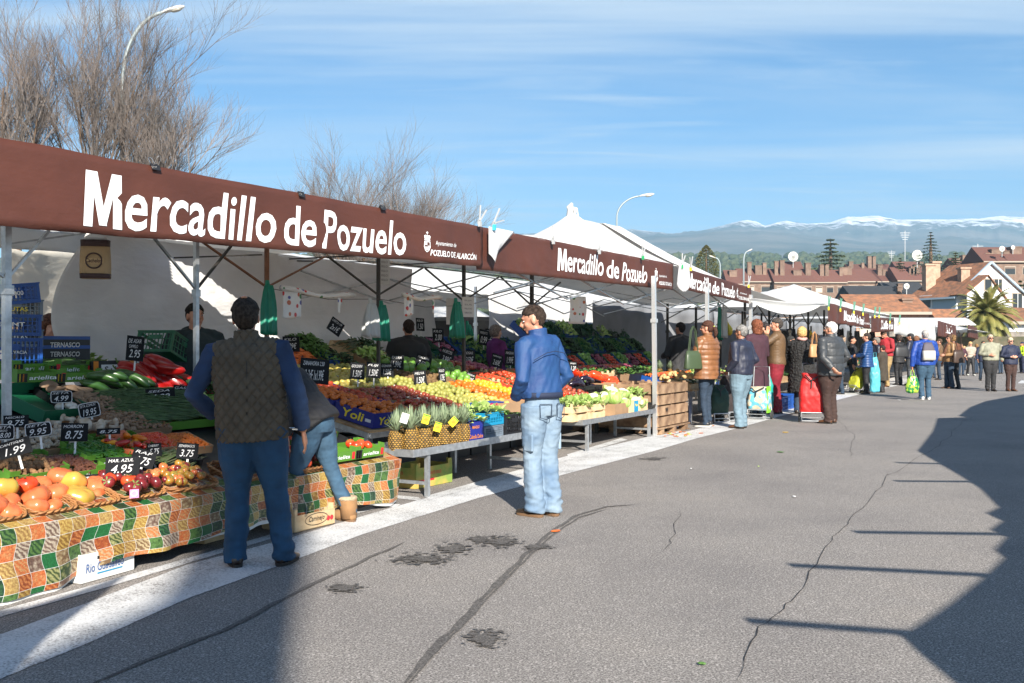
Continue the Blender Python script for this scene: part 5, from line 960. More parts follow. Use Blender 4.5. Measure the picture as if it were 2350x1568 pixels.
# ---- steel low tables
def steel_table(u0, u1, v0, v1, z, label, frames):
    t = thing('steel_table', label, 'table', W(u0, v0), RZ, 'low galvanised tables'); L, D_ = u1-u0, v1-v0; b = MB(); b.span((0, 0, z-.012), (L, D_, z)); b.build('table_top', galv, t)
    for a, c in (((-.004, -.004, z-.035), (L+.004, 0, z+.035)), ((-.004, D_, z-.035), (L+.004, D_+.004, z+.035)), ((-.006, .0, z-.035), (-.001, D_, z+.035)), ((L+.001, 0, z-.035), (L+.006, D_, z+.035))): q = MB(); q.span(a, c); q.build('rim', galv, t)
    for fu in frames:
        for y in (.03, D_-.03): q = MB(); q.box((fu, y, (z-.014)/2), (.04, .04, z-.014)); q.build('leg', galv, t)
        q = MB(); q.box((fu, D_/2, .13), (.03, D_-.10, .03)); q.build('crossbar', galv, t); q = MB(); q.box((fu, D_/2, z-.05), (.03, D_-.10, .03)); q.build('crossbar', galv, t)
steel_table(7.5, 10.05, 5.22, 5.86, .435, 'low galvanised table carrying the pineapples', [.27, 2.4])
steel_table(11.9, 14.55, 5.58, 6.2, .40, 'low galvanised table carrying cauliflowers and lettuce crates', [.2, 2.45])
# pineapples
pine, ntq, bq2 = mnodes('pineapple_skin'); tcq = N(ntq, 'ShaderNodeTexCoord'); nzq = nzn(ntq, tcq.outputs['Object'], 30, 2); rq = rampn(ntq, nzq.outputs[0], [(.35, (.16, .085, .02)), (.5, (.34, .19, .04)), (.68, (.42, .24, .04))]); ntq.links.new(rq.outputs[0], bq2.inputs['Base Color']); bq2.inputs['Roughness'].default_value = .55
pdark = mat('pineapple_groove', (.04, .032, .012), .8); pleaf = mat('pineapple_leaf', (.16, .22, .13), .5, col2=(.26, .32, .20), vscale=12)
def b_pine():
    b = MB(); prof = [(.02, 0), (.05, .01), (.066, .05), (.069, .10), (.064, .15), (.052, .185), (.03, .2)]; b.lathe(prof, 20)
    e = MB()
    def rr(z): return ip([(q[1], q[0]) for q in prof], z)
    rows_ = 10; nn = 13
    for i in range(rows_):
        z = .014+i*.0185
        for j in range(nn):
            a = 2*math.pi*(j+.5*(i % 2))/nn; r_ = rr(z)+.001; t = 2*math.pi/nn*.46
            def P(da, dz, o): q = a+da*t; rz_ = rr(min(.2, max(0, z+dz)))+o; return (rz_*math.cos(q), rz_*math.sin(q), z+dz)
            e.add([P(0, -.0095, .001), P(1, 0, .001), P(0, .0095, .001), P(-1, 0, .001), P(0, .0, .0075)], [(0, 1, 4), (1, 2, 4), (2, 3, 4), (3, 0, 4)])
    l = MB()
    for i in range(46):
        k = i/46; a = i*2.4; tl = (1-k)*.95; L = .10+.10*k; w_ = .012; d = Vector((math.cos(a)*math.sin(tl), math.sin(a)*math.sin(tl), math.cos(tl))); s_ = Vector((-math.sin(a), math.cos(a), 0))*w_; p = Vector((math.cos(a)*.02*(1-k), math.sin(a)*.02*(1-k), .19+.03*k)); o = Vector((math.cos(a), math.sin(a), 0))
        m1 = p+d*L*.5+o*.012; e1 = p+d*L+o*.035*(1-k)-Vector((0, 0, .01)); l.add([p-s_*.8, p+s_*.8, m1+s_, m1-s_, e1, m1-o*.004], [(0, 1, 5), (1, 2, 5), (3, 0, 5), (2, 4, 5), (4, 3, 5)])
    return [('body', b, [pdark], True), ('skin_eyes', e, [pine], False), ('leaf_crown', l, [pleaf], False)]
for i, (px, v, lab) in enumerate([(908, 5.45, 'leftmost pineapple in the front row'), (943, 5.33, 'second pineapple in the front row'), (972, 5.33, 'third pineapple in the front row'), (998, 5.36, 'fourth pineapple in the front row, label on its crown'), (1018, 5.42, 'fifth pineapple in the front row beside a label'), (1040, 5.36, 'sixth pineapple in the front row'), (1060, 5.33, 'last pineapple in the front row by the blue box'), (925, 5.62, 'pineapple behind the gap of the two leftmost'), (962, 5.64, 'rear pineapple second from the left'), (990, 5.66, 'rear pineapple in the middle'), (1015, 5.66, 'rear pineapple right of the middle'), (1042, 5.66, 'rear pineapple at the right end')]):
    u = PV(px, 980, v)[0]; inst('pine', b_pine, 'pineapple', lab, 'pineapple', 'pineapples standing on the steel table', W(u, v, .437), (rnd.uniform(-.06, .06), rnd.uniform(-.06, .06), rnd.uniform(0, 6)), rnd.uniform(.98, 1.1))
for i, (px, py, lab) in enumerate([(977, 962, 'yellow green fruit label between the third and fourth pineapple'), (1004, 980, 'yellow green fruit label hanging low on a pineapple'), (1040, 968, 'yellow green fruit label tilted on the sixth pineapple'), (928, 960, 'white fruit label at the left pineapples')]):
    q = PV(px, py, 5.24); t = thing('fruit_label', lab, 'label', W(q[0], 5.24, q[1]), 0, 'paper labels on the pineapples', rot=(0, .3+.5*(i == 2), .4)); b = MB(); b.box((0, 0, 0), (.07, .002, .09)); b.build('card', whitec if i == 3 else yel, t)
    if i < 3: b = MB(); b.ball((0, -.002, 0), (.024, .002, .018), 12, 6); b.build('fruit_print', orp, t); b = MB(); b.box((0, -.0015, .035), (.066, .002, .014)); b.build('band_print', gbox, t)
# goods right of the pineapples
q = PV(1092, 1008, 5.3); M = on(q[0], 5.45, .44); place('ceb', carton(.30, .30, .20, blueb, [('v', 'Cebolla Dulce', .02, .03, .26, .04, orp, .01), ('v', 'MANOLO', .07, .13, .14, .03, orp, .02), ('u', 'MANOLO', .07, .13, .14, .03, orp, .02)]), 'onion_box', 'dark blue onion box with orange lettering beside the pineapples', 'box', None, M); stuffed('green_leaves', M, .3, .3, .18, 'celery leaves sprouting from the dark blue box', n=150, h=.14, m=leafl, name='celery')
q = PV(1133, 1003, 5.35); place('gc2', lattice(.40, .30, .12, greycr, 14, 4), 'plastic_crate', 'grey lattice crate beneath the cyan one', 'crate', None, on(q[0], 5.5, .44)); M = on(q[0], 5.5, .572); place('cy', lattice(.42, .30, .13, cyanb, 12, 3), 'plastic_crate', 'cyan crate of radish greens on the grey crate', 'crate', None, M); stuffed('pale_leaves', M, .38, .28, .11, 'bundled radish greens in the cyan crate', n=130, h=.08, m=leafl, name='radish_greens')
q = PV(1178, 998, 5.35); M = on(q[0], 5.5, .44); place('bc2', lattice(.42, .34, .22, blackcr, 12, 4), 'plastic_crate', 'black crate at the right end of the pineapple table', 'crate', None, M); stuffed('green_leaves', M, .38, .3, .18, 'green leaves in the black crate behind the man in blue', n=80, h=.07, name='green_leaves')
for k in range(5): q = PV(1120+k*14, 938, 5.7); o = MB().add([(0, 0, 0), (.09, .02, .02), (.07, .03, .12), (-.02, .02, .09)], [(0, 1, 2, 3)]).build('net_bag', mat('red_net', (.5, .02, .06), .4, alpha=.8), None, loc=W(q[0], 5.7, q[1]-.06), rz=RZ-.4+k*.2, solid=.03); tag(o, 'red net bag lying in the brown carton behind the radishes', 'bag', 'red net bags')
q = PV(1170, 965, 5.8); place('bigc', carton(.75, .4, .16, card), 'carton', 'wide brown carton behind the cyan crate', 'box', None, on(q[0]-.1, 5.8, .60))
q = PV(1030, 940, 5.95); place('strw', carton(.5, .2, .09, redp, [('v', '#', 0, 0, .12, .08, yel, 0), ('v', '#', .12, 0, .16, .08, cyanb, 0)]), 'fruit_box', 'small red, yellow and blue printed box behind the pineapples', 'box', None, on(q[0], 5.86, .62))
q = PV(1102, 905, 5.95); place('bluel', lattice(.42, .2, .1, bluecr, 10, 2), 'plastic_crate', 'blue lattice crate under the pears at the display edge', 'crate', None, on(q[0], 5.86, .66))
# boxes beneath the pineapple table and display
u, v = GUV(990, 1116); place('delm', carton(.62, .42, .20, yelbox, [('v', 'DEL MONTE GOLD', .12, .12, .3, .03, redp, .012), ('v', '#', .05, .06, .25, .02, redp, 0), ('u', 'DEL MONTE', .06, .13, .2, .03, redp, .01)], tabs=.05), 'pineapple_carton', 'big yellow green printed pineapple carton under the steel table', 'box', None, on(u+.05, v+.20, .005, -.04))
u, v = GUV(885, 1108); place('dbox', carton(.34, .4, .28, card, [('u', '#', .05, .1, .25, .12, leafd, 0)], tabs=.03), 'carton', 'brown carton with dark green print under the end of the display', 'box', None, on(u+.1, v+.3, .005))
for i in range(9):
    u = 7.9+i*.52; place('arag', carton(.48, .40, .22, blackcr, [('v', 'ARAGON', .1, .12, .28, .035, card, .01), ('u', 'ARAGON', .08, .12, .25, .035, card, .01)]), 'dark_carton', ['first', 'second', 'third', 'fourth', 'fifth', 'sixth', 'seventh', 'eighth', 'ninth'][i]+' dark carton from the left, stored under the fruit display', 'box', 'dark cartons under the display', on(u+.15, 6.9, .005+(.225 if i % 2 else 0)))
    if i % 2: place('arag', None, 'dark_carton', 'dark carton supporting the '+['second', 'fourth', 'sixth', 'eighth'][i//2]+' one under the fruit display', 'box', 'dark cartons under the display', on(u+.15, 6.9, .003))
# price boards of stall B
for a in [(722, 852, 60, 58, 6.3, ['ZANAHORIA 2.50', '3x2dE 1x1.99€'], 'largest price board, reading 3x2 above the tangerines', .5, .12), (820, 852, 30, 38, 6.9, ['GOLDEN', '1.50€'], 'price board reading GOLDEN 1.50', .55, .1), (857, 850, 30, 36, 7.0, ['FUJI', '1.50€'], 'price board reading FUJI 1.50', .55, .12), (888, 849, 27, 30, 7.2, ['CONFER', '1.50€'], 'price board reading CONFER 1.50', .55, .05), (911, 831, 29, 34, 7.6, ['EXTRA', '1.99€'], 'sunlit price board reading EXTRA 1.99', .5, .1), (971, 831, 34, 30, 7.6, ['MALAGA', '2.50€'], 'tilted wooden edged price board reading 2.50', .5, .35), (964, 867, 27, 34, 6.9, ['MELVA', '1.50€'], 'price board reading MELVA 1.50 among the pears', .6, -.03), (1014, 861, 15, 34, 7.0, ['KILO', '1.75€'], 'narrow price board seen edge on', .6, 0), (1079, 868, 22, 24, 7.0, ['CANARIAS', '0.80€'], 'small tilted price board above the bananas', .5, .4),
          (1025, 820, 30, 42, 8.0, ['NUECES', '3.99€'], 'dim price board before the woman in purple', .6, .35), (1077, 821, 26, 36, 8.0, ['SOSAS', '3.50€'], 'price board reading SOSAS 3.50 at the pole', .55, .05), (1140, 828, 26, 30, 8.0, ['NARANJA', '2.60€'], 'price board reading NARANJA behind the man in blue', .5, .3), (1170, 821, 24, 36, 8.0, ['MANZANA', '1.99€'], 'price board reading 1.99 beside the jacket', .5, .1), (668, 790, 34, 36, 8.2, ['KILO', '1,99€'], 'price board reading 1,99 right of the grey head', .5, 0), (770, 750, 30, 34, 7.35, ['OFERTA 1.99', '2x1€'], 'price board hanging on its corner from a plastic strip', .6, .6),
          (964, 745, 18, 30, 9.4, ['KILO', '1.50'], 'dark blue price board on the leafy greens', .6, .05), (1005, 770, 24, 32, 9.4, ['KILO', '2.00'], 'price board over rear crates left of the pole', .6, .05), (1125, 770, 22, 30, 9.6, ['KILO', '1.20'], 'price board over the rear crates right of the pole', .6, .1), (1110, 775, 22, 36, 9.4, ['PIMIENTO', '0.99'], 'price board leaning near the woman in purple', .6, .2), (1315, 842, 18, 24, 7.0, ['BERENJENA', '1.20'], 'price board right of the blue jacket over aubergines', .5, .1)]:
    sign(*a[:7], yaw=a[7], roll=a[8], stake=a[0] not in (770,))
# ---- table 3: lettuce, cauliflowers, peppers, aubergines, pallet crates
for i, (px, lab) in enumerate([(1318, 'poplar crate of lettuce beside the blue jacket'), (1352, 'poplar crate of lettuce left of the cauliflowers')]):
    q = PV(px, 972, 5.75); M = on(q[0], 5.85, .41); place('pop', woodcrate(.58, .42, .22, woodl, 2), 'wooden_crate', lab, 'crate', 'poplar crates on the low table', M); stuffed('pale_leaves', M, .52, .38, .16, 'lettuce leaves in the '+lab[:12]+' number '+['one', 'two'][i], n=170, h=.12, m=leafl, name='lettuce')
def b_cauli():
    h = MB(); h.ball((0, 0, .105), (.092, .092, .058), 20, 12, fn=lambda p: 1+.10*nz(p.x*5, p.y*5, p.z*5)+.05*nz(p.x*14, p.y*14, p.z*14)); l = MB()
    for k in range(11):
        a = k*.571+.1*(k % 3); s_ = .055; o = Vector((math.cos(a), math.sin(a), 0)); t_ = Vector((-o.y, o.x, 0))
        rows_ = [(0.03, .0, .02), (.08, .03, .05), (.105, .08, .06), (.112, .11, .05), (.115+.03*(k % 2), .14, .02)]; vs = []
        for r_, z, w_ in rows_: vs += [o*r_-t_*w_+Vector((0, 0, z)), o*(r_+.012)+Vector((0, 0, z)), o*r_+t_*w_+Vector((0, 0, z))]
        l.add(vs, [(3*i+j, 3*i+j+1, 3*i+j+4, 3*i+j+3) for i in range(4) for j in (0, 1)])
    return [('head', h, [cauli], True), ('leaves', l, [leafl], True)]
q = PV(1400, 962, 5.8); M = on(q[0], 5.85, .41); place('cc1', carton(.50, .46, .17, card), 'carton', 'plain carton under the first cauliflowers', 'box', 'cartons of cauliflower', M); q = PV(1445, 960, 5.8); place('cc2', carton(.55, .46, .19, woodl, [('v', '#', 0, .0, .16, .18, cyanb, 0), ('v', 'Yaya', .02, .09, .12, .05, yel, .02)]), 'carton', 'carton with a cyan printed corner under the cauliflowers', 'box', 'cartons of cauliflower', on(q[0], 5.85, .41))
for i, (px, py, v) in enumerate([(1362, 920, 5.8), (1388, 916, 5.75), (1412, 920, 5.72), (1432, 930, 5.68), (1398, 905, 6.0), (1425, 908, 6.0), (1455, 928, 5.75)]):
    q = PV(px, py, v); inst('cau', b_cauli, 'cauliflower', ['cauliflower at the left end of the row by the lettuce', 'big cauliflower second from the left', 'cauliflower in the middle of the front row', 'white cauliflower low at the front', 'cauliflower behind the second one', 'cauliflower behind the front right one', 'rightmost leafy cauliflower by the aluminium pole'][i], 'cauliflower', 'cauliflowers on the low table', W(q[0], v, q[1]-.06), (rnd.uniform(-.5, .1), rnd.uniform(-.3, .3), rnd.uniform(0, 6)), rnd.uniform(1.0, 1.25))
q = PV(1462, 920, 5.9); M = on(q[0], 5.95, .6); b = heap_mb(90, .3, .3, .12, STF['pale_leaves'][0], 7); o = b.build('leafy_greens', leafl, None, loc=M.to_translation()); tag(o, 'loose pale green leaves between cauliflowers and pole', 'vegetables', None, 'stuff')
q = PV(1484, 940, 5.7); place('bc3', lattice(.4, .3, .2, blackcr, 10, 3), 'plastic_crate', 'black crate standing tilted against the aluminium pole', 'crate', None, on(q[0], 5.8, q[1]-.08, .2, .3))
# aubergine / pepper display
t = thing('display_table', 'raised table behind the cauliflowers for aubergines and peppers', 'table', W(13.6, 6.6), RZ, 'display tables'); b = MB(); b.span((-1.4, -.35, .62), (1.05, .5, .66)); b.build('board', wood, t)
for x in (-1.3, 1.0): q = MB(); q.box((x, 0, .31), (.05, .05, .62)); q.build('leg', dsteel, t)
q = PV(1340, 890, 6.3); place('bc4', lattice(.9, .5, .14, blackcr, 16, 3), 'plastic_crate', 'long black crate full of aubergines', 'crate', None, on(q[0]+.1, 6.5, .665)); q2 = PV(1392, 885, 6.3); place('bc5', carton(.42, .5, .16, card, [('v', '#', .22, .09, .08, .05, chalk, 0)]), 'carton', 'brown carton at the foot of the red peppers', 'box', None, on(q2[0]+.05, 6.5, .665))
for i in range(26):
    px = 1305+rnd.uniform(0, 68); py = 890-rnd.uniform(0, 28)*(1-abs(px-1345)/70); v = 6.3+rnd.uniform(0, .25); q = PV(px, py, v); inst('aub', b_long(aub, .20, .042, .03, 1.2, stem), 'aubergine', 'glossy black aubergine in the pile left of the red peppers', 'aubergine', 'glossy aubergines', W(q[0]-.08, v, q[1]-.03), (0, rnd.uniform(-.2, .3), RZ+rnd.uniform(-1, .6)), rnd.uniform(.9, 1.15))
for i in range(30):
    px = 1325+rnd.uniform(0, 92); py = 848+(px-1335)*.34+rnd.uniform(-7, 14); v = 6.55+rnd.uniform(-.1, .2); q = PV(px, py, v); inst('rp5', b_pepper(fm('red_pepper_bright', (.62, .018, .008), (.70, .06, .01), .15, coat=.7), .18, .055, .3), 'red_pepper', 'bright red pepper in the sunlit pile behind the aubergines', 'pepper', 'bright red peppers in the sun', W(q[0]-.08, v, q[1]-.03), (rnd.uniform(-1, 1), rnd.uniform(-.1, .5), RZ+rnd.uniform(-.8, .8)), rnd.uniform(.9, 1.15))
for i, (u, v, z, lab) in enumerate([(14.6, 6.9, .80, 'flat wooden crate with open end behind the pole'), (15.3, 6.9, .84, 'flat wooden crate beside the potatoes'), (15.9, 7.1, .84, 'flat wooden crate holding two small pineapples')]): place('fc', woodcrate(.6, .4, .12, woodl, 1), 'wooden_crate', lab, 'crate', 'flat wooden crates behind the pallet stack', on(u, v, z, .1*i))
for px, lab in ((1513, 'small pineapple standing left in the flat crate'), (1538, 'small pineapple standing right in the flat crate')): q = PV(px, 850, 6.9); inst('pine', b_pine, 'pineapple', lab, 'pineapple', None, W(q[0], 6.9, q[1]-.12), (0, 0, 1), .8)
# pallet stacks
oldw = mat('old_wood', (.36, .235, .14), .85, col2=(.16, .09, .05), vscale=5, bump=.5, bscale=14, bstretch=(1, 1, 8))
def bigcrate(w_, l_, h):
    def f():
        b = MB(); x, y = w_/2, l_/2
        for a in (-1, 1): b.box((a*(x-.01), 0, h/2), (.02, l_, h-.024)); b.box((0, a*(y-.01), h/2), (w_-.044, .019, h-.024))
        b.span((-x+.02, -y+.02, 0), (x-.02, y-.02, .015)); q = MB()
        for a in (-1, 1):
            for c in (-1, 1): q.box((a*(x-.045), c*(y-.045), h/2+.008), (.045, .045, h+.012))
        return [('slats', b, [oldw], False), ('corner_post', q, [oldw], False)]
    return f
def b_pallet():
    b = MB()
    for x in (-.6, 0, .6):
        for y in (-.35, 0, .35): b.box((x*.93, y*.93, .05), (.12, .12, .075))
    q = MB()
    for y in (-.34, -.17, 0, .17, .34): q.box((0, y, .10), (1.42, .11, .02))
    q.box((0, -.34, .008), (1.42, .1, .014)); q.box((0, .34, .008), (1.42, .1, .014)); return [('blocks', b, [oldw], False), ('deck_boards', q, [oldw], False)]
for v in (5.97, 6.75): place('pal', b_pallet, 'wooden_pallet', 'wooden pallet under the '+('front' if v < 6.5 else 'rear')+' potato crates', 'pallet', 'wooden pallets', on(15.45, v, .003))
for c, u in enumerate((15.1, 15.8)):
    for r_, v in enumerate((5.97, 6.72)):
        for k in range(4): place('bigc2', bigcrate(.69, .72, .17), 'wooden_crate', f'old wooden crate, {["lowest", "second", "third", "top"][k]} of its stack, {["left", "right"][c]} {["front", "rear"][r_]} on the pallets', 'crate', 'old wooden crates stacked on pallets', on(u+rnd.uniform(-.01, .01), v, .118+k*.172, rnd.uniform(-.015, .015)))
q = MB(); put_text(q, 'WV', (14.98, 0, 0), (1, 0, 0), (0, 0, 1), .12, .08, .03, 0, 0); 
o = MB(); put_text(o, 'WV', (-.05, -.363, .05), (1, 0, 0), (0, 0, 1), .12, .08, .03, 0, .003); o = o.build('print', blk, None); o.parent = [x for x in C.objects if x.get('label', '').startswith('old wooden crate, second of its stack, left front')][0]
for i in range(46):
    px = 1516+rnd.uniform(0, 68); v = 5.75+rnd.uniform(0, .35); u = PV(px, 870, v)[0]; z = .82+rnd.uniform(0, .13)*(1-abs(px-1552)/45); inst('pot', b_ball(potato, (.045, .036, .033), n=12, k=8), 'potato', 'yellow potato in the clear bag on the crates', 'potato', 'potatoes on the pallet crates', W(u, v, z), (rnd.uniform(-1, 1), rnd.uniform(-1, 1), rnd.uniform(0, 6)), rnd.uniform(.8, 1.2))
# ---- hanging things
grb = mat('green_plastic_bag', (.01, .25, .16), .4, var=.2, vscale=9, bump=.3, bscale=20, bstretch=(3, 3, .5), trans=.2); whb = mat('white_plastic_bag', (.62, .64, .64), .4, bump=.3, bscale=20, bstretch=(3, 3, .5), trans=.3)
def bunch(px, py0, py1, wpx, v, m, lab, seed=1, nf=4, name='bag_bundle'):
    u, z1 = PV(px, py0, v); _, z0 = PV(px, py1, v); p = W(u, v, z0); w_ = wpx/F*p.y; H = z1-z0; t = thing(name, lab, 'bags', p, RZ-.35, 'bunches of plastic bags tied to the poles')
    for k in range(nf):
        b = MB(); ph = seed+k*1.7; off = (k-nf/2)*.012; sh = rnd.uniform(-.04, .04)
        def P(a, s_): wd = w_*(.5+.5*min(1, s_*2.2)**.7)*(.85+.15*math.sin(ph)); return Vector(((a-.5)*wd+sh*s_, off*s_*2+.012*math.sin(a*14+ph)*(.4+s_)-.03, H*(1-s_)+(.0 if s_ < 1 else .01*math.sin(a*9+ph))))
        b.grid(P, 20, 10); b.build('bag', m, t, smooth=True, solid=.002)
    b = MB(); b.tube([(0, 0, H-.02), (0, .01, H+.05)], [.03, .02], 8); b.build('knot', m, t)
bunch(614, 655, 768, 42, 7.1, grb, 'green bags tied high on the brown pole behind the quilted man', 1); bunch(850, 695, 774, 38, 7.1, whb, 'white bags tied to the second dark pole', 2); bunch(875, 700, 782, 34, 7.1, grb, 'green bags tied to the second dark pole beside white ones', 3); bunch(1046, 693, 775, 36, 7.1, grb, 'green bags tied to the third dark pole', 4); bunch(1072, 745, 770, 22, 7.4, grb, 'small green bags right of the third dark pole', 5, 3)
bunch(1660, 705, 775, 22, 7.0, whb, 'whitish bags hanging by the bright pole behind the ponytail', 6); bunch(1648, 700, 780, 16, 7.3, grb, 'dark green bags hanging behind the ponytail', 7)
bp2, ntb, bb2 = mnodes('fruit_print_film'); tcb = N(ntb, 'ShaderNodeTexCoord'); vb = N(ntb, 'ShaderNodeTexVoronoi'); vb.inputs['Scale'].default_value = 11; vb.inputs['Randomness'].default_value = .6; ntb.links.new(tcb.outputs['Object'], vb.inputs['Vector'])
rb2 = rampn(ntb, vb.outputs['Distance'], [(.0, (1, 1, 1)), (.28, (1, 1, 1)), (.30, (0, 0, 0))]); sc3 = N(ntb, 'ShaderNodeSeparateColor'); ntb.links.new(vb.outputs['Color'], sc3.inputs[0]); rc2 = rampn(ntb, sc3.outputs[0], [(0, (.5, .03, .03)), (.45, (.06, .2, .08)), (.6, (.45, .12, .05)), (.8, (.1, .1, .3))], 'CONSTANT')
mb2 = mixn(ntb, rb2.outputs[0], (.66, .65, .64), rc2.outputs[0]); ntb.links.new(mb2.outputs[2], bb2.inputs['Base Color']); bb2.inputs['Roughness'].default_value = .25
for i, (x0, y0_, x1, y1_, lab) in enumerate([(645, 661, 812, 679, 'roll of fruit printed bags hung between the first two dark poles'), (925, 678, 1012, 682, 'crumpled roll of fruit printed bags by the third pole')]):
    a, b_ = W(*PVw(x0, y0_, 7.2)), W(*PVw(x1, y1_, 7.2)); c = (a+b_)/2; t = thing('bag_roll', lab, 'bag roll', c, 0, 'rolls of printed bags'); q = MB(); dv_ = (b_-a); q.tube([a-c+dv_*k/8+Vector((0, 0, .012*math.sin(k*1.1+i)-.03*math.sin(math.pi*k/8))) for k in range(9)], [.028, .03, .026, .028, .025, .026, .024, .03, .026], 12); q.build('roll', bp2, t, smooth=True)
    q = MB(); hh = .28 if i == 0 else .22; e = dv_*.03; q.grid(lambda s_, r_: a-c+dv_*(.02+.24*s_)+Vector((0, -.02+.02*math.sin(s_*7+r_*3), -.03-hh*r_*(1+.05*math.sin(s_*5)))), 12, 10); q.uv = None; q.build('hanging_sheet', bp2, t, smooth=True, solid=.002)
    q = MB(); q.grid(lambda s_, r_: a-c+dv_*(.76+.05*s_*(1+math.sin(r_*6)*.3))+Vector((0, 0, -.02-.2*r_)), 3, 8); q.uv = None; q.build('hanging_strip', bp2, t, smooth=True, solid=.002)
for a, b_ in (((pu[0], 7.28, 2.02), (pu[1], 7.28, 1.98)), ((pu[1], 7.28, 1.98), (pu[2], 7.28, 1.97))): q = MB(); A_, B_ = W(*a), W(*b_); c = A_.lerp(B_, .5); q.tube([A_-c, A_.lerp(B_, .5)-c-Vector((0, 0, .06)), B_-c], .004, 5); tag(q.build('rope', dsteel, None, loc=c), 'thin cord holding the '+('first' if a[0] == pu[0] else 'second')+' roll of printed bags', 'cord', 'cords between the poles')
# potato sack
u, z1 = PV(219, 530, 6.3); _, z0 = PV(219, 640, 6.3); p = W(u, 6.3, z0); H = z1-z0; sk1 = mat('sack_paper', (.42, .29, .15), .75, var=.15, bump=.3, bscale=14); t = thing('paper_sack', 'printed paper potato sack hanging under the nearest banner', 'sack', p, .25); s_ = .5*66/F*p.y
b = MB(); b.loft([(0, 0, 0, s_*.93, .05, 4), (0, 0, .02, s_, .07, 4), (0, 0, H*.35, s_, .075, 4), (0, 0, H*.65, s_*.95, .06, 4), (0, 0, H*.82, s_*.78, .04, 4), (0, 0, H, s_*.45, .015, 4)], 32); b.build('sack_body', sk1, t, smooth=True)
for z_, h_, m_ in ((0, .035, 'sack_dark'), (H*.66, .05, 'sack_dark')): b = MB(); k = s_*(1.01 if z_ == 0 else .96); b.loft([(0, 0, z_+.001, k*.97, .0725, 4), (0, 0, z_+h_, k*1.0, .0765 if z_ == 0 else .062, 4)], 32); b.build('print_band', mat('sack_dark', (.045, .022, .02), .7), t, smooth=True)
b = MB(); b.loft([(0, 0, H*.80, s_*.82, .045, 4), (0, 0, H*1.0, s_*.47, .017, 4)], 32); b.build('pale_top', whitec, t, smooth=True)
b = MB(); b.tube([(.055*math.cos(a), -.078, H*.36+.055*math.sin(a)) for a in [i*.262 for i in range(25)]], .006, 5); b.build('ring_print', MC['sack_dark'], t); b = MB(); b.box((0, -.0775, H*.36), (.135, .006, .035)); b.build('name_band', sk1, t); b = MB(); put_text(b, 'Cachelos', (-.055, -.081, H*.36-.014), (1, 0, 0), (0, 0, 1), .11, .03, .02, .1, .001); b.build('lettering', MC['sack_dark'], t)
# notices
for px, py, wp, hp, v, lab, tx in ((1074, 705, 27, 46, 7.15, 'white paper notice tied to the third dark pole', ['ELIJA', 'SUS', 'FRUTAS', 'GRACIAS']), (882, 622, 22, 64, 7.4, 'long grey price list on the second dark pole', ['KILO', 'KILO', 'KILO', 'KILO', 'KILO']), (1035, 715, 22, 60, 7.5, 'blank grey sheet behind the green bags', [])):
    u, z = PV(px, py, v); p = W(u, v, z); w_, h = wp/F*p.y*1.2, hp/F*p.y; t = thing('paper_notice', lab, 'notice', p, .6); b = MB(); b.box((0, 0, 0), (w_, .003, h)); b.build('sheet', mat('notice_paper', (.5, .5, .5), .7), t)
    for i, s_ in enumerate(tx): q = MB(); put_text(q, s_, (-w_*.3, -.002, h*(.28-.8*i/max(1, len(tx)))), (1, 0, 0), (0, 0, 1), w_*.6, h*.08, .01, 0, .002); q.build('lettering', mat('grey_ink', (.15, .15, .16), .7), t)
u, z = PV(1325, 712, 7.0); p = W(u, 7.0, z); b = MB(); b.grid(lambda a, s_: Vector(((a-.5)*.32+.02*math.sin(s_*4), .02*math.sin(a*9), (.5-s_)*.45)), 10, 8); o = b.build('printed_bag', bp2, None, smooth=True, solid=.003, loc=p, rz=.5); tag(o, 'clear printed bag hanging in front of the greens', 'bag')
# litter
def peel(px, py, m, s_, lab, cat, grp): 
    p = G(px, py, .012); b = MB(); b.ball((0, 0, 0), (s_, s_*.6, .006), 7, 4, fn=lambda q: 1+.4*nz(q.x*2+px, q.y*2)); o = b.build('litter', m, None, loc=p, rz=rnd.uniform(0, 3)); tag(o, lab, cat, grp)
for k in range(22): peel(1515+rnd.uniform(0, 68), 1002-rnd.uniform(0, 12), [orange_, leafl, orange_][k % 3], .035, 'scrap of orange peel or leaf by the pallet', 'scrap', 'vegetable scraps beside the pallet')
for px, py, m, s_, lab in ((1635, 977, orange_, .05, 'orange scrap on the white line near the ponytailed woman'), (1608, 994, orange_, .04, 'orange scrap at the edge of the white line'), (1802, 992, lemon, .05, 'yellow peel by the red trousers'), (1790, 1037, leafm, .06, 'green leaf on the asphalt'), (1275, 1218, carrot, .05, 'thin orange scrap near the shoes'), (1822, 1139, chalk, .025, 'white paper scrap on the asphalt'), (1585, 1075, chalk, .02, 'tiny white paper scrap'), (2062, 918, chalk, .05, 'crumpled foil near the yellow trolley'), (1740, 940+130, leafl, .02, 'tiny leaf scrap'), (1610, 1522, leafm, .02, 'little green leaf at the bottom')): peel(px, py, m, s_, lab, 'scrap', None)
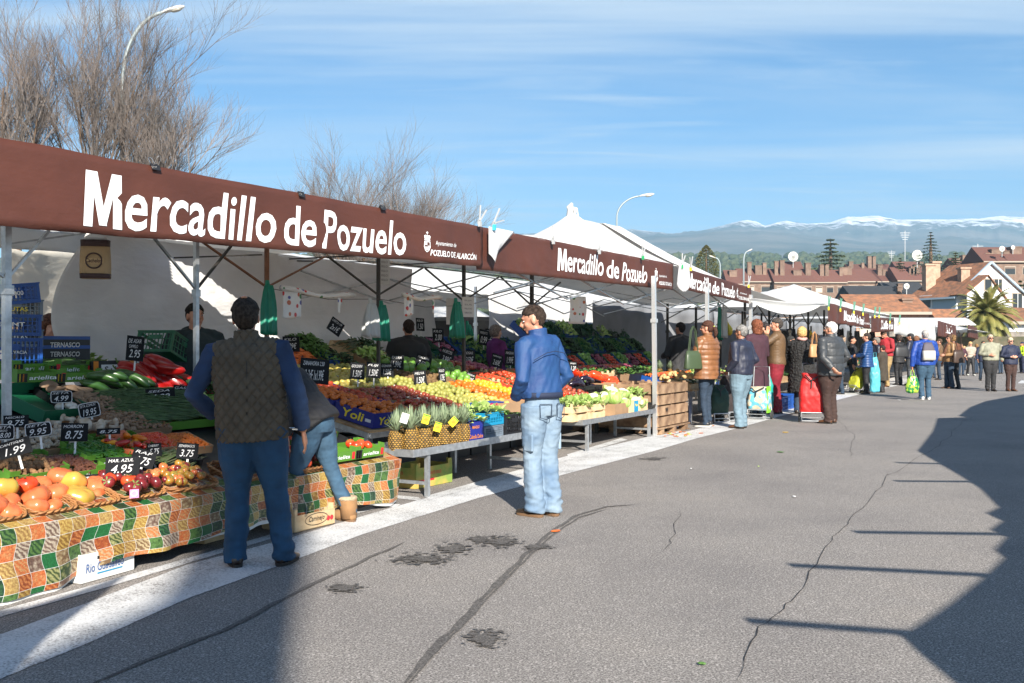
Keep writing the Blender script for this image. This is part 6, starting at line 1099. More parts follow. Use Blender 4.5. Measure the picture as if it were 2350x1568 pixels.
# ================================================================== people
def remesh(parts, vox, smooth=2, disp=None):
    me = bpy.data.meshes.new('r'); me.from_pydata([tuple(p) for p in parts.v], [], parts.f); o = bpy.data.objects.new('r', me); C.objects.link(o)
    q = o.modifiers.new('r', 'REMESH'); q.mode = 'VOXEL'; q.voxel_size = vox; q.use_smooth_shade = True
    if smooth: q = o.modifiers.new('s', 'SMOOTH'); q.factor = .5; q.iterations = smooth
    dg = bpy.context.evaluated_depsgraph_get(); dg.update(); m2 = bpy.data.meshes.new_from_object(o.evaluated_get(dg)); bpy.data.objects.remove(o); bpy.data.meshes.remove(me)
    if disp:
        n = len(m2.vertices); co = np.empty(n*3); no = np.empty(n*3); m2.vertices.foreach_get('co', co); m2.vertices.foreach_get('normal', no); co = co.reshape(-1, 3); no = no.reshape(-1, 3)
        co = co + no*disp(co, no)[:, None]; m2.vertices.foreach_set('co', co.ravel()); m2.update()
    m2.polygons.foreach_set('use_smooth', [True]*len(m2.polygons)); return m2
def nnz(co, s, seed=0): return np.array([mnoise.noise(Vector((x*s[0]+seed, y*s[1], z*s[2]))) for x, y, z in co])
def d_puff(zs, a=.012): return lambda co, no: a*(np.abs(np.sin(np.pi*co[:, 2]/zs))**.55-.6) + .004*nnz(co, (14, 14, 22))
def d_wr(a=.010, s=(9, 9, 5), seed=0): return lambda co, no: a*nnz(co, s, seed)+a*.5*nnz(co, (s[0]*2.3, s[1]*2.3, s[2]*2.6), seed+9)
def d_quilt(st=.085, a=.007):
    def f(co, no):
        x = co[:, 0]; z = co[:, 2]; g = np.minimum(np.abs(((x*1.25+z)/st) % 1-.5), np.abs(((x*1.25-z)/st) % 1-.5)); return -a*np.exp(-((.5-g)*0+(g*0)))*0 - a*np.clip(1-np.minimum(np.abs(((x*1.25+z)/st+.5) % 1-.5), np.abs(((x*1.25-z)/st+.5) % 1-.5))/.12, 0, 1) + .004*nnz(co, (5, 5, 4))
    return f
def d_jean(seed=0, a=.011):
    def f(co, no):
        z = co[:, 2]; k = np.clip(1.15-np.abs(z-.12)/.22, 0, 1)+np.clip(.8-np.abs(z-.5)/.12, 0, 1)*.6+.35; return a*k*nnz(co, (13, 13, 22), seed)+a*.25*nnz(co, (25, 25, 40), seed)+a*.5*nnz(co, (8, 8, 3), seed)
    return f
skinm = {}
def skin(col): return mat('skin_%d' % int(col[0]*1000), col, .5, col2=(col[0]*.86, col[1]*.72, col[2]*.70), vscale=14, sub=.08, bump=.05, bscale=90)
SK = [(.50, .26, .17), (.42, .21, .13), (.55, .31, .22)]
def cm(name, col, rough=.75, **k): return mat(name, col, rough, col2=k.pop('col2', tuple(c*.68 for c in col)), vscale=k.pop('vs', 7), bump=k.pop('bump', .12), bscale=k.pop('bs', 120), **k)
eyew = mat('eye_white', (.7, .68, .65), .3); eyed = mat('eye_dark', (.02, .012, .008), .2); lensm = mat('sunglass_lens', (.01, .01, .012), .08); shoeb = mat('shoe_leather', (.022, .014, .010), .3, coat=.3)
ARM = {'down': ((.27, -.04, 1.13), (.285, .03, .87)), 'pocket': ((.29, -.09, 1.16), (.22, .11, 1.0)), 'front': ((.27, .05, 1.14), (.13, .27, 1.10)), 'mouth': ((.26, .22, 1.25), (.07, .17, 1.46)), 'clasp': ((.28, .02, 1.16), (.05, .20, 1.13)),
       'back': ((.29, -.17, 1.16), (.30, -.24, .93)), 'swing': ((.26, .05, 1.14), (.26, .20, .93)), 'bag': ((.27, -.03, 1.12), (.26, .02, .84)), 'reach': ((.28, .20, 1.17), (.22, .45, 1.05)), 'jeans': ((.36, -.12, 1.14), (.27, .06, .93))}
def person(label, foot, top, face, coat, zb, legs, hair, hairc=(.03, .02, .015), arms=('down', 'down'), g=1.0, sk=0, disp=None, shoe=None, stance='stand', head=(0, 0), puff=0, bend=0, hgt=None, near=False, glasses=None, belly=0, collar=None, group=None, vest=None, ldisp=None, flare=0, hat=None, P0=None, extra=None, shcol=None, hood=None, hands=True, legw=1.0, lean=0):
    g = g+.14 if not bend else g; p = P0 if P0 is not None else G(*foot); H = hgt or (CH + (HY-top)/F*p.y - p.z); s = H/1.76; t = thing('person', label, 'person', p, R(face), group); t.scale = (s, s, s)
    vx = .0085 if near else .012
    hipz = .94; Rb = Matrix.Translation((0, 0, hipz)) @ Matrix.Rotation(lean, 4, 'Y') @ Matrix.Rotation(-bend, 4, 'X') @ Matrix.Translation((0, 0, -hipz))
    def X(q): return Rb @ Vector(q)
    b = MB()
    # torso under the clothes, neck, head
    tor = [(0, 0, .86, .13, .10), (0, 0, .95, .155, .11), (0, 0, 1.1, .13, .095), (0, .0, 1.25, .15, .10), (0, 0, 1.38, .16, .10), (0, 0, 1.46, .10, .07), (0, 0, 1.5, .055, .055)]
    b.loft(tor, 18, M=Rb)
    hy, hp = head; Rh = Matrix.Translation((0, .01, 1.52)) @ Matrix.Rotation(R(hy), 4, 'Z') @ Matrix.Rotation(R(-hp), 4, 'X') @ Matrix.Translation((0, -.01, -1.52)); MH = Rb @ Rh
    def hb(c, r, **k): q = MB(); q.ball(c, r, 18, 12, **k); b.join(q, MH)
    hb((0, -.012, 1.662), (.077, .097, .097)); hb((0, .022, 1.598), (.060, .068, .068)); hb((0, .060, 1.556), (.030, .030, .024)); hb((0, .078, 1.672), (.048, .018, .014)); hb((.034, .058, 1.615), (.026, .026, .026)); hb((-.034, .058, 1.615), (.026, .026, .026)); hb((0, .084, 1.582), (.024, .012, .010))
    q = MB(); q.tube([(0, .080, 1.668), (0, .098, 1.645), (0, .112, 1.620), (0, .096, 1.608)], [.010, .012, .017, .012], 9); q.tube([(0, -.02, 1.44), (0, -.008, 1.50), (0, .0, 1.58)], [.068, .058, .055], 14)
    for e in (-1, 1): q.ball((e*.079, -.008, 1.628), (.010, .021, .033), 10, 8)
    b.join(q, MH)
    # legs
    if stance == 'stand': ft = [(-.10, -.02, 12), (.10, .03, -12)]
    elif stance == 'walk': ft = [(-.08, .22, 4), (.09, -.16, -4)]
    elif stance == 'close': ft = [(-.075, .02, 10), (.075, -.03, -8)]
    else: ft = stance
    LG = []
    for e, (fx_, fy_, fr_) in zip((-1, 1), ft):
        hip = Vector((e*.088, -.0, .90)); ank = Vector((fx_, fy_, .085)); kn = hip.lerp(ank, .5)+Vector((0, .03+.02*abs(fy_), .02)); LG.append((hip, kn, ank, fr_)); b.tube([hip, kn, ank, ank+Vector((0, 0, -.05))], [.075, .05, .038, .036], 12)
    # arms + hands
    AR = []
    for e, a in zip((-1, 1), arms):
        el, wr = ARM[a] if isinstance(a, str) else a; gg = (g-1)*.16; f_ = (lambda q: X((e*(q[0]+gg), q[1], q[2]))); sh = f_((.165, 0, 1.43)); E_, W_ = f_(el), f_(wr)
        if bend and a == 'hang': E_ = sh+Vector((0, .02, -.3)); W_ = E_+Vector((0, .06, -.25))
        AR.append((sh, E_, W_, a)); b.tube([sh, E_, W_], [.045, .038, .028], 10)
        if hands and a not in ('pocket', 'jeans'):
            d = (W_-E_).normalized(); side = Vector((0, 1, 0)) if abs(d.z) > .6 else Vector((0, 0, 1)); side = (side-d*side.dot(d)).normalized(); n_ = d.cross(side)*e; pc_ = W_+d*.05
            q = MB(); q.tube([W_, W_+d*.03, W_+d*.07, W_+d*.095], [.028, .036, .040, .036], 10, flat=.45, up=n_); b.join(q)
            cl = n_*-.012 if a in ('down', 'swing') else n_*-.03
            for k, (o_, L) in enumerate(((.028, .070), (.010, .080), (-.009, .075), (-.027, .058))): z_ = W_+d*.09+side*o_; b.tube([z_, z_+d*L*.5+cl*.4, z_+d*L*.95+cl*1.9], [.0095, .009, .0078], 7)
            z_ = W_+d*.03+side*.030; b.tube([z_, z_+side*.025+d*.03, z_+side*.025+d*.065+cl*.5], [.012, .011, .0088], 7)
    o = bpy.data.objects.new('body', remesh(b, vx if near else .0105, 1)); o.data.materials.append(skin(SK[sk])); C.objects.link(o); o.parent = t
    # trousers
    if legs is not None:
        b = MB(); k = legw
        b.loft([(0, 0, .84, .155*g, .115*g), (0, 0, .90, .172*g, .125*g), (0, 0, 1.0, .160*g, .118*g), (0, 0, 1.03, .15*g, .11*g)], 20)
        for hip, kn, ank, fr_ in LG: b.tube([hip+Vector((0, 0, .03)), hip.lerp(kn, .45), kn, kn.lerp(ank, .55), ank+Vector((0, -.01, .02)), ank+Vector((0, 0, -.045))], [.105*g*k, .092*g*k, .072*k, .066*k+flare*.5, .062*k+flare, .066*k+flare], 16)
        o = bpy.data.objects.new('trousers', remesh(b, vx, 2, ldisp or d_jean(len(label)))); o.data.materials.append(legs); C.objects.link(o); o.parent = t
    # shoes
    for hip, kn, ank, fr_ in LG:
        q = MB(); M = Matrix.Translation((ank.x, ank.y, 0)) @ Matrix.Rotation(R(fr_), 4, 'Z')
        rg = []
        for y, w_, h in ((-.075, .022, .055), (-.065, .036, .075), (-.02, .040, .088), (.05, .042, .070), (.11, .046, .050), (.16, .040, .038), (.185, .018, .026)):
            rg.append([M @ Vector((w_*math.cos(a)*1.05, y, .012+h*.5+h*.5*math.sin(a)*(1 if math.sin(a) > 0 else 1))) for a in [2*math.pi*j/14 for j in range(14)]])
        q.rings(rg); so = MB(); so.loft([(0, .05, .002, .042, .132, 3), (0, .05, .024, .045, .136, 3)], 24, M=M); o = q.build('shoe', shoe or shoeb, t, smooth=True); so.build('sole', mat('sole_rubber', (.02, .017, .015), .7) if not shcol else shcol, o)
    # coat
    b = MB(); y_ = 1+puff*5; gx = g
    low = [(0, 0, zb, (.185+flare*0)*gx*y_*.98, .135*gx*y_), (0, 0, zb+.05, .19*gx*y_, .14*gx*y_)] if zb > .8 else [(0, 0, zb, .21*gx*y_, .165*gx*y_), (0, 0, .86, .198*gx*y_, .145*gx*y_)]
    rg = low + [(0, .01*belly*3, 1.05, (.178+belly*.5)*gx*y_, (.128+belly)*gx*y_), (0, .01*belly*4, 1.17, (.180+belly*.3)*gx*y_, (.130+belly)*gx*y_), (0, 0, 1.30, .198*gx*y_, .135*gx*y_), (0, -.005, 1.40, .190*gx*y_, .122*gx*y_), (0, -.012, 1.455, .125*gx, .095*gx), (0, -.012, 1.49, .078, .078)]
    rg = [r_ for i, r_ in enumerate(rg) if i < 2 or r_[2] > rg[1][2]+.02]
    b.loft(rg, 26, M=Rb)
    ws_ = .205+(g-1)*.14; q = MB(); q.tube([(-ws_, -.01, 1.375), (-ws_*.75, -.012, 1.425), (0, -.015, 1.44), (ws_*.75, -.012, 1.425), (ws_, -.01, 1.375)], [.05*y_, .078*y_, .095, .078*y_, .05*y_], 14, flat=1); b.join(q, Rb)
    if not hood: q = MB(); q.tube([(0, -.012, 1.44), (0, -.010, 1.49), (0, -.006, 1.535 if collar != 'high' else 1.56)], [.09, .080, .076 if collar != 'high' else .082], 16); b.join(q, Rb)
    else: q = MB(); q.ball((0, -.07, 1.49), (.13, .09, .06), 14, 9); b.join(q, Rb)
    SL = []
    for sh, E_, W_, a in AR:
        sleeves = MB() if vest else b; SL.append(sleeves); k = 1+puff*6+(g-1)*.4; d = (W_-E_).normalized(); sleeves.tube([sh.lerp(X((0, 0, sh.z)), .25), sh, sh.lerp(E_, .5), E_, E_.lerp(W_, .5), W_-d*.01], [.065*k, .072*k, .064*k, .056*k, .052*k, .045*k], 14)
    o = bpy.data.objects.new('jacket' if not vest else 'vest', remesh(b, vx, 2, disp or d_wr(seed=len(label)))); o.data.materials.append(coat); C.objects.link(o); o.parent = t; J = o
    for sl_ in (SL if vest else ()): o = bpy.data.objects.new('sleeve', remesh(sl_, vx, 2, d_wr(.008, (10, 10, 14)))); o.data.materials.append(vest); C.objects.link(o); o.parent = t
    # hair
    hm = mat('hair_%d_%d' % (int(hairc[0]*1000), int(hairc[2]*1000)), hairc, .75, spec=.15, col2=tuple(min(1, c*2.2+.008) for c in hairc), vscale=45, bump=.5, bscale=120, bstretch=(1, 1, .25), vlo=.4, vhi=.6)
    if hair:
        q = MB(); lowz = {'short': 1.625, 'buzz': 1.635, 'bob': 1.56, 'long': 1.50, 'tail': 1.60, 'thin': 1.61}[hair]; th = {'short': .012, 'buzz': .007, 'bob': .024, 'long': .022, 'tail': .013, 'thin': .019}[hair]
        def sh_(pv_):
            return 1
        q.ball((0, -.014, 1.664), (.077+th, .097+th, .098+th), 34, 24)
        if hair in ('bob', 'long'): q.loft([(0, -.04, lowz, .075+th*.4, .060), (0, -.035, lowz+.03, .083+th*.6, .070), (0, -.03, 1.62, .084+th*.6, .075), (0, -.02, 1.68, .08, .08)], 26)
        me = None; vs = []
        for (x, y, z) in q.v:
            fl_ = 1.700+ (.012 if hair != 'thin' else .03)-.03*abs(x)/.07                       # hair line at the forehead
            side = y > -.012-(1.66-z)*.25 if z < 1.66 else False
            if (y > .035 and z < fl_) or (side and hair not in ('bob', 'long')) or z < lowz-(.075 if y < -.03 and hair not in ('bob', 'long') else 0): x, y, z = x*.72, y*.72-.012, z*1.0+(1.66-z)*.25
            elif side and y > .02: x, y = x*.7, y*.6
            x *= .90 if z < 1.68 and hair not in ('bob', 'long') else 1; k = 1+.06*nz(x*45, y*45, z*22); vs.append((x*k, (y+.014)*k-.014, 1.664+(z-1.664)*k))
        q.v = [tuple(MH @ Vector(v_)) for v_ in vs]; hr = q.build('hair', hm, t, smooth=True)
        if hair == 'tail': w2 = MB(); w2.tube([(0, -.10, 1.66), (0, -.135, 1.64), (0, -.15, 1.56), (0, -.13, 1.47)], [.022, .035, .038, .012], 12); w3 = MB(); w3.join(w2, MH); w3.build('ponytail', hm, t, smooth=True); w2 = MB(); w2.ball((0, -.108, 1.658), .028, 10, 7); w3 = MB(); w3.join(w2, MH); w3.build('hair_tie', mat('hair_tie', (.5, .6, .1), .6), t)
    # face details
    ey = MB(); pu_ = MB(); br = MB(); lp = MB()
    for e in (-1, 1): ey.ball((e*.031, .0762, 1.648), (.011, .009, .0055), 10, 7); pu_.ball((e*.031, .0835, 1.648), (.0055, .004, .0058), 8, 6); br.tube([(e*.014, .0925, 1.668), (e*.034, .091, 1.673), (e*.052, .078, 1.667)], [.003, .0042, .002], 6)
    lp.ball((0, .0925, 1.581), (.022, .006, .0055), 12, 6)
    for m_, mm, n_ in ((ey, eyew, 'eye_whites'), (pu_, eyed, 'pupils'), (br, hm if hair else eyed, 'eyebrows'), (lp, mat('lips', (.32, .09, .07), .5), 'lips')):
        if glasses == 'sun' and n_ in ('eye_whites', 'pupils'): continue
        w3 = MB(); w3.join(m_, MH); w3.build(n_, mm, t, smooth=True)
    if glasses:
        q = MB(); 
        for e in (-1, 1):
            if glasses == 'sun': q.ball((e*.033, .096, 1.645), (.031, .006, .020), 14, 8)
            else: q.tube([(e*.033+.026*math.cos(a), .100-.012*abs(math.cos(a)), 1.646+.017*math.sin(a)) for a in [i*.4 for i in range(17)]], .0022, 5)
            q.tube([(e*.060, .085, 1.650), (e*.082, .0, 1.650)], .0025, 5)
        q.tube([(-.012, .106, 1.650), (.012, .106, 1.650)], .0025, 5); w3 = MB(); w3.join(q, MH); w3.build('glasses', lensm, t, smooth=True)
    if hat: q = MB(); q.ball((0, -.014, 1.70), (.092, .11, .07), 18, 10); q.ball((0, .07, 1.70), (.07, .07, .008), 14, 6); w3 = MB(); w3.join(q, MH); w3.build('cap', hat, t, smooth=True)
    if extra: extra(t, MH, Rb)
    return t
navy_sw = cm('navy_sweater', (.012, .035, .095), .9); vestm = cm('quilted_vest_cloth', (.095, .075, .05), .85); jeanb = cm('deep_blue_jeans', (.010, .060, .135), .85, bs=220, bump=.2); jeanl = cm('washed_jeans', (.11, .18, .28), .85, col2=(.24, .32, .40), vs=4, bump=.2, bs=200); blue_j = cm('blue_nylon', (.010, .055, .17), .68, bs=30, bump=.25, col2=(.008, .04, .15))
jeand = cm('dark_jeans', (.022, .042, .075), .85); jeanm = cm('mid_jeans', (.04, .095, .16), .85, bs=200, bump=.2); tanp = cm('brown_puffer', (.23, .10, .042), .45); navyj = cm('navy_jacket_cloth', (.018, .022, .045), .5); jeanp = cm('pale_jeans', (.15, .23, .29), .85); maroon = cm('maroon_coat_cloth', (.055, .018, .03), .85); brj = cm('brown_quilt_jacket', (.13, .075, .035), .6); redt = cm('red_trousers_cloth', (.24, .01, .025), .8); fur = cm('black_fur', (.014, .013, .013), .7, bump=1, bs=60); greyp = cm('grey_puffer', (.05, .055, .062), .5); cord = cm('brown_corduroy', (.05, .025, .02), .85)
blk_c = cm('black_coat_cloth', (.013, .013, .016), .7); bluec = cm('blue_puffer', (.015, .06, .19), .45); drk = cm('dark_brown_wool', (.045, .035, .025), .9); redk = cm('red_knit', (.34, .02, .03), .85); tant = cm('sand_trousers', (.32, .22, .10), .85); royal = cm('royal_blue_nylon', (.012, .06, .33), .55); camel = cm('camel_leather', (.30, .17, .075), .5); cream = cm('cream_puffer', (.42, .36, .29), .6); sage = cm('sage_jacket', (.30, .30, .22), .7); navyw = cm('navy_wool', (.012, .018, .05), .7); purp = cm('purple_jumper', (.14, .015, .12), .9); tealc = cm('teal_cloth', (.0, .28, .24), .6); grn_h = cm('dark_green_jacket', (.015, .03, .035), .8); plaid = cm('charcoal_plaid', (.04, .03, .03), .9)
bootm = cm('suede_boot', (.33, .18, .08), .95); shoew = mat('white_trainer', (.6, .6, .55), .7); brsh = mat('brown_leather', (.10, .04, .015), .35, coat=.3); soleb = mat('tan_sole', (.16, .09, .045), .8); solew = mat('white_sole', (.65, .64, .60), .7)
# --- foreground
def ex_q(t, MH, Rb):
    q = MB(); q.tube([(.262+.038*math.cos(a)+.012, .024+.038*math.sin(a), .905) for a in [i*.5 for i in range(14)]], .007, 6); q.build('wrist_watch', chrome, t)
    q = MB(); q.tube([(0, -.178, 1.36), (0, -.172, 1.15), (0, -.178, .95)], .003, 4); q.build('back_seam', blk, t)
    q = MB(); q.ball((.0, -.060, 1.770), (.022, .030, .010), 10, 6); w = MB(); w.join(q, MH); w.build('bald_spot', skin(SK[1]), t, smooth=True)
person('man in dark quilted sleeveless vest over navy sweater, back turned, blue trousers', (602, 1300), 688, 4, vestm, .83, jeanb, 'thin', (.016, .012, .009), (((.33, .02, 1.16), (.24, .20, 1.0)), 'down'), 1.12, 1, d_quilt(.085, .014), near=True, vest=navy_sw, belly=.02, stance=[(-.11, .02, 22), (.20, .05, -18)], lean=-.06, P0=G(578, 1300), extra=ex_q, legw=1.12, collar='high', head=(8, 4), flare=.004)
def ex_b(t, MH, Rb):
    q = MB(); q.loft([(0, 0, .985, .190, .140), (0, 0, 1.035, .196, .146)], 30); q.build('waist_band', mat('navy_rib', (.012, .02, .05), .8), t, smooth=True); q = MB(); q.loft([(0, 0, 1.0, .1915, .1415), (0, 0, 1.008, .1925, .1425)], 30); q.build('stripe', white, t, smooth=True)
    for x in (-.085, .085): q = MB(); q.tube([(x+a, -.143+.25*abs(x+a)**2*6, z) for a, z in ((-.055, .94), (-.05, .83), (0, .815), (.05, .83), (.055, .94), (-.055, .94))], .0035, 5); q.build('pocket_seam', jeand, t)
    for e in (-1, 1): q = MB(); q.box((e*.158, .0, .62), (.026, .10, .14)); q.build('cargo_pocket', jeanl, t, bevel=.008)
    q = MB(); q.tube([(-.20, -.105, 1.30), (-.1, -.150, 1.36), (0, -.150, 1.375), (.1, -.150, 1.36), (.20, -.105, 1.30)], .0035, 5); q.build('yoke_seam', MC['navy_rib'], t)
person('man in glossy blue bomber jacket and washed cargo jeans looking left at the fruit', (1257, 1184), 700, 42, blue_j, .99, jeanl, 'buzz', (.016, .010, .007), (((.26, -.06, 1.15), (.18, .14, 1.0)),)*2, 1.0, 0, lambda co, no: .008*nnz(co, (9, 9, 3), 3)+.005*nnz(co@np.array([[1, 0, .6], [0, 1, 0], [-.6, 0, 1]]), (24, 24, 4), 5), near=True, stance='close', head=(42, 12), hands=False, puff=.01, lean=-.05, bend=.07, P0=G(1245, 1184), extra=ex_b, ldisp=d_jean(3, .016), legw=1.1, collar='high', shcol=soleb, flare=.012)
def ex_w(t, MH, Rb):
    for x, y in ((-.12, .18), (.26, -.22)): q = MB(); q.tube([(x, y, .03), (x, y, .12), (x*.97, y*.97, .21)], [.074, .079, .086], 14); q.ball((x+.045, y+.10, .05), (.06, .10, .05), 12, 8); q.build('boot_shaft', bootm, t, smooth=True); q = MB(); q.tube([(x*.96+.07*math.cos(a), y*.96+.07*math.sin(a), .215) for a in [i*.42 for i in range(16)]], .022, 8); q.build('fur_trim', mat('boot_fur', (.5, .38, .25), .95, bump=1, bscale=90), t, smooth=True)
person('woman in black puffer jacket bending over the first table, blue jeans and fur lined boots', (770, 1212), 868, 78, blk_c, .86, jeanm, 'long', (.03, .02, .015), (((.22, .05, 1.10), (.20, .20, .95)), ((.22, .05, 1.10), (.20, .20, .95))), 1.32, 2, d_puff(.12), hgt=1.56, near=True, bend=R(40), stance=[(-.12, .18, 0), (.26, -.22, -30)], shoe=bootm, extra=ex_w, puff=.02, shcol=soleb, P0=G(722, 1206))
q0 = bpy.data.objects
# --- sellers inside
def PU(px, v, z=0): u = PV(px, 700, v)[0]; p = W(u, v, 0); return p
person('young vendor in dark green hooded jacket behind the galvanised pole, smiling', None, 698, 215, grn_h, .85, jeand, 'short', (.010, .008, .007), ('down', 'down'), 1.12, 0, near=True, P0=PU(448, 7.9), hood=True, head=(10, 0), puff=.01)
person('dark haired woman vendor in black at the far left behind the crates', None, 724, 250, blk_c, .8, jeand, 'long', (.05, .02, .01), ('front', 'front'), 1.0, 2, P0=PU(108, 9.6), head=(0, 20))
person('seller in black seen from behind under the printed bags', None, 735, 20, blk_c, .85, jeand, 'short', (.02, .012, .01), ('front', 'front'), 1.2, 1, P0=PU(937, 8.55), puff=.01)
person('seller in purple jumper with short grey hair behind the price boards', None, 748, 300, purp, .9, jeand, 'bob', (.10, .08, .07), ('front', 'front'), 1.05, 2, P0=PU(1138, 9.0))
person('dark haired figure in black leaning by the greens behind the potatoes', None, 741, 40, blk_c, .8, jeand, 'short', (.012, .01, .01), ('front', 'front'), 1.25, 1, P0=PU(1560, 7.1), puff=.01)
# --- queue
GQ = None
def bagm(name, m, pts, parent, handle=None, hm=None, hr=.006):
    q = MB(); q.loft(pts, 22); o = q.build(name, m, parent, smooth=True)
    if handle: h = MB(); h.tube(handle, hr, 6); h.build('handle', hm or m, o)
    return o
person('woman in shiny brown padded coat with ponytail and glasses, green handbag on her arm', (1622, 979), 737, 50, tanp, .80, jeand, 'tail', (.035, .015, .01), (((.25, .06, 1.16), (.10, .26, 1.12)), 'front'), 1.14, 0, d_puff(.085, .013), near=True, puff=.016, glasses='wire', shcol=solew, shoe=blackp, head=(12, 0), collar='high', legw=.82)
def side_bag(px, py, w_, h, d_, m, lab, v=None, depth=None, yaw=0, hnd=.25, hm=None, nm='handbag'):
    p = D(px, py, depth); s = F/depth; W_, H_ = w_/s, h/s; t = thing(nm, lab, 'bag', p-Vector((0, 0, H_/2)), R(yaw)); q = MB(); q.loft([(0, 0, 0, W_*.5, d_, 5), (0, 0, .02, W_*.52, d_*1.05, 5), (0, 0, H_*.7, W_*.46, d_*.7, 4), (0, 0, H_, W_*.40, d_*.35, 4)], 24); q.build('bag_body', m, t, smooth=True)
    for e in (-1, 1): q = MB(); q.tube([(-W_*.28, e*.015, H_*.95), (-W_*.14, e*.015, H_+hnd*.8), (0, e*.012, H_+hnd), (W_*.14, e*.015, H_+hnd*.8), (W_*.28, e*.015, H_*.95)], .008, 6); q.build('handle', hm or m, t)
    return t
side_bag(1590, 826, 50, 42, .06, mat('green_leather', (.05, .075, .04), .4), 'dark green leather handbag hanging from the brown coat sleeve', depth=17.0, yaw=35, hnd=.42)
person('older man in navy jacket and pale jeans, grey hair, standing by the ponytailed woman', (1700, 983), 747, 48, navyj, .92, jeanp, 'short', (.14, .135, .13), ('pocket', 'pocket'), 1.2, 1, d_wr(.014, (7, 7, 6), 5), near=True, shoe=brsh, glasses='wire', belly=.02, legw=1.12, flare=.01)
person('woman with long auburn hair in maroon coat behind the man in the navy jacket', (1735, 958), 735, 30, maroon, .55, jeand, 'long', (.09, .03, .015), ('front', 'front'), 1.05, 2, P0=None)
person('dark haired man in navy coat between the auburn woman and the man in brown', (1752, 946), 741, 62, navyj, .6, jeand, 'short', (.015, .012, .012), ('front', 'front'), 1.05, 0)
person('man in brown quilted jacket and crimson trousers, hand raised to his chin', (1781, 950), 731, 74, brj, .90, redt, 'short', (.03, .025, .022), ('mouth', 'pocket'), 1.12, 0, d_quilt(.05, .005), near=True, shoe=brsh, legw=1.12, head=(6, 0), stance='close')
person('blonde woman in black fur coat with pink scarf seen from behind', (1840, 950), 752, 330, fur, .45, jeand, 'bob', (.32, .20, .08), ('front', 'front'), 1.15, 2, d_wr(.02, (30, 30, 30)), puff=.012, extra=lambda t, MH, Rb: MB().tube([(.08*math.cos(a), -.01+.085*math.sin(a), 1.525+.01*math.sin(2*a)) for a in [i*.42 for i in range(16)]], .03, 8).build('scarf', mat('pink_scarf', (.5, .28, .25), .8), t, smooth=True))
person('woman in green scarf and dark coat between the fur coat and the grey coat', (1868, 935), 768, 60, blk_c, .5, jeand, 'bob', (.02, .015, .01), ('front', 'front'), 1.0, 2, extra=lambda t, MH, Rb: MB().tube([(.09*math.cos(a), -.01+.09*math.sin(a), 1.50) for a in [i*.42 for i in range(16)]], .035, 8).build('scarf', mat('green_scarf', (.02, .16, .12), .8), t, smooth=True))
side_bag(1868, 805, 26, 30, .06, mat('tan_leather', (.42, .22, .10), .45), 'tan leather handbag between the fur coat and the grey coat', depth=20.0, yaw=20)
side_bag(1830, 838, 20, 40, .05, mat('orange_leather', (.45, .19, .06), .45), 'orange brown shoulder bag behind the crimson trousers', depth=20.6, yaw=60)
person('white haired man in dark grey padded coat pulling the red shopping trolley', (1905, 972), 740, 35, greyp, .84, cord, 'short', (.42, .40, .38), (((.30, -.12, 1.15), (.22, -.26, .97)), 'pocket'), 1.22, 0, d_puff(.13, .010), near=True, puff=.012, shoe=brsh, belly=.01, legw=1.12, head=(20, 0), collar='high')
# --- farther people
person('woman in bright blue padded coat with fur hood beside the yellow trolley', (1988, 904), 765, 68, bluec, .78, blk_c, 'short', (.02, .015, .012), ('front', 'reach'), 1.1, 0, d_puff(.07), puff=.012, hood=True)
person('small woman in dark brown wool coat next to the blue padded coat', (2024, 901), 793, 40, drk, .45, blk_c, 'short', (.02, .012, .01), ('front', 'front'), 1.15, 0, P0=None)
person('man in red knit sweater and sand trousers bending his head', (2032, 889), 757, 120, redk, .95, tant, 'short', (.05, .03, .02), ('front', 'front'), 1.15, 0, shoe=brsh, head=(0, 45), stance='close')
person('woman in black with big black handbag right of the red sweater', (2062, 884), 770, 20, blk_c, .80, blk_c, 'bob', (.03, .02, .015), ('down', 'front'), 1.05, 2)
side_bag(2068, 806, 36, 26, .08, blackp, 'big black handbag carried right of the sand trousers', depth=31.5, yaw=10)
person('man in black jacket with hat in the crowd left of the backpack', (2088, 884), 766, 60, navyj, .9, greyp, 'short', (.02, .02, .02), ('front', 'front'), 1.15, 1, hat=blk_c)
person('dark coated person in the crowd close to the backpack carrier', (2103, 880), 772, 300, blk_c, .7, jeand, 'bob', (.10, .05, .03), ('front', 'front'), 1.1, 2)
def ex_bp(t, MH, Rb):
    q = MB(); rg = [(0, -.20, 1.0, .15, .055, 5), (0, -.215, 1.03, .165, .075, 5), (0, -.215, 1.25, .155, .07, 5), (0, -.20, 1.33, .13, .05, 4), (0, -.17, 1.42, .09, .03, 3)]; q.loft(rg[:3], 26); q.build('backpack_pocket', mat('light_grey_bag', (.42, .40, .36), .7, bump=.2), t, smooth=True)
    q = MB(); q.loft([(0, -.19, 1.02, .160, .05, 5), (0, -.19, 1.3, .15, .055, 4), (0, -.175, 1.40, .12, .04, 3), (0, -.16, 1.46, .08, .02, 3)], 26); q.build('backpack', mat('dark_grey_bag', (.075, .065, .085), .7), t, smooth=True)
    for e in (-1, 1): q = MB(); q.tube([(e*.09, -.17, 1.42), (e*.13, -.06, 1.475), (e*.14, .08, 1.42), (e*.13, .15, 1.28), (e*.17, .06, 1.08), (e*.14, -.15, 1.04)], .018, 8, flat=.5); q.build('strap', MC['dark_grey_bag'], t, smooth=True)
person('grey haired man in royal blue jacket with grey backpack walking away', (2122, 917), 759, 2, royal, .88, jeanm, 'short', (.22, .21, .20), ('bag', 'swing'), 1.25, 0, d_wr(.012, (7, 7, 6)), near=True, shoe=shoew, shcol=solew, extra=ex_bp, puff=.004, legw=1.08, hat=None)
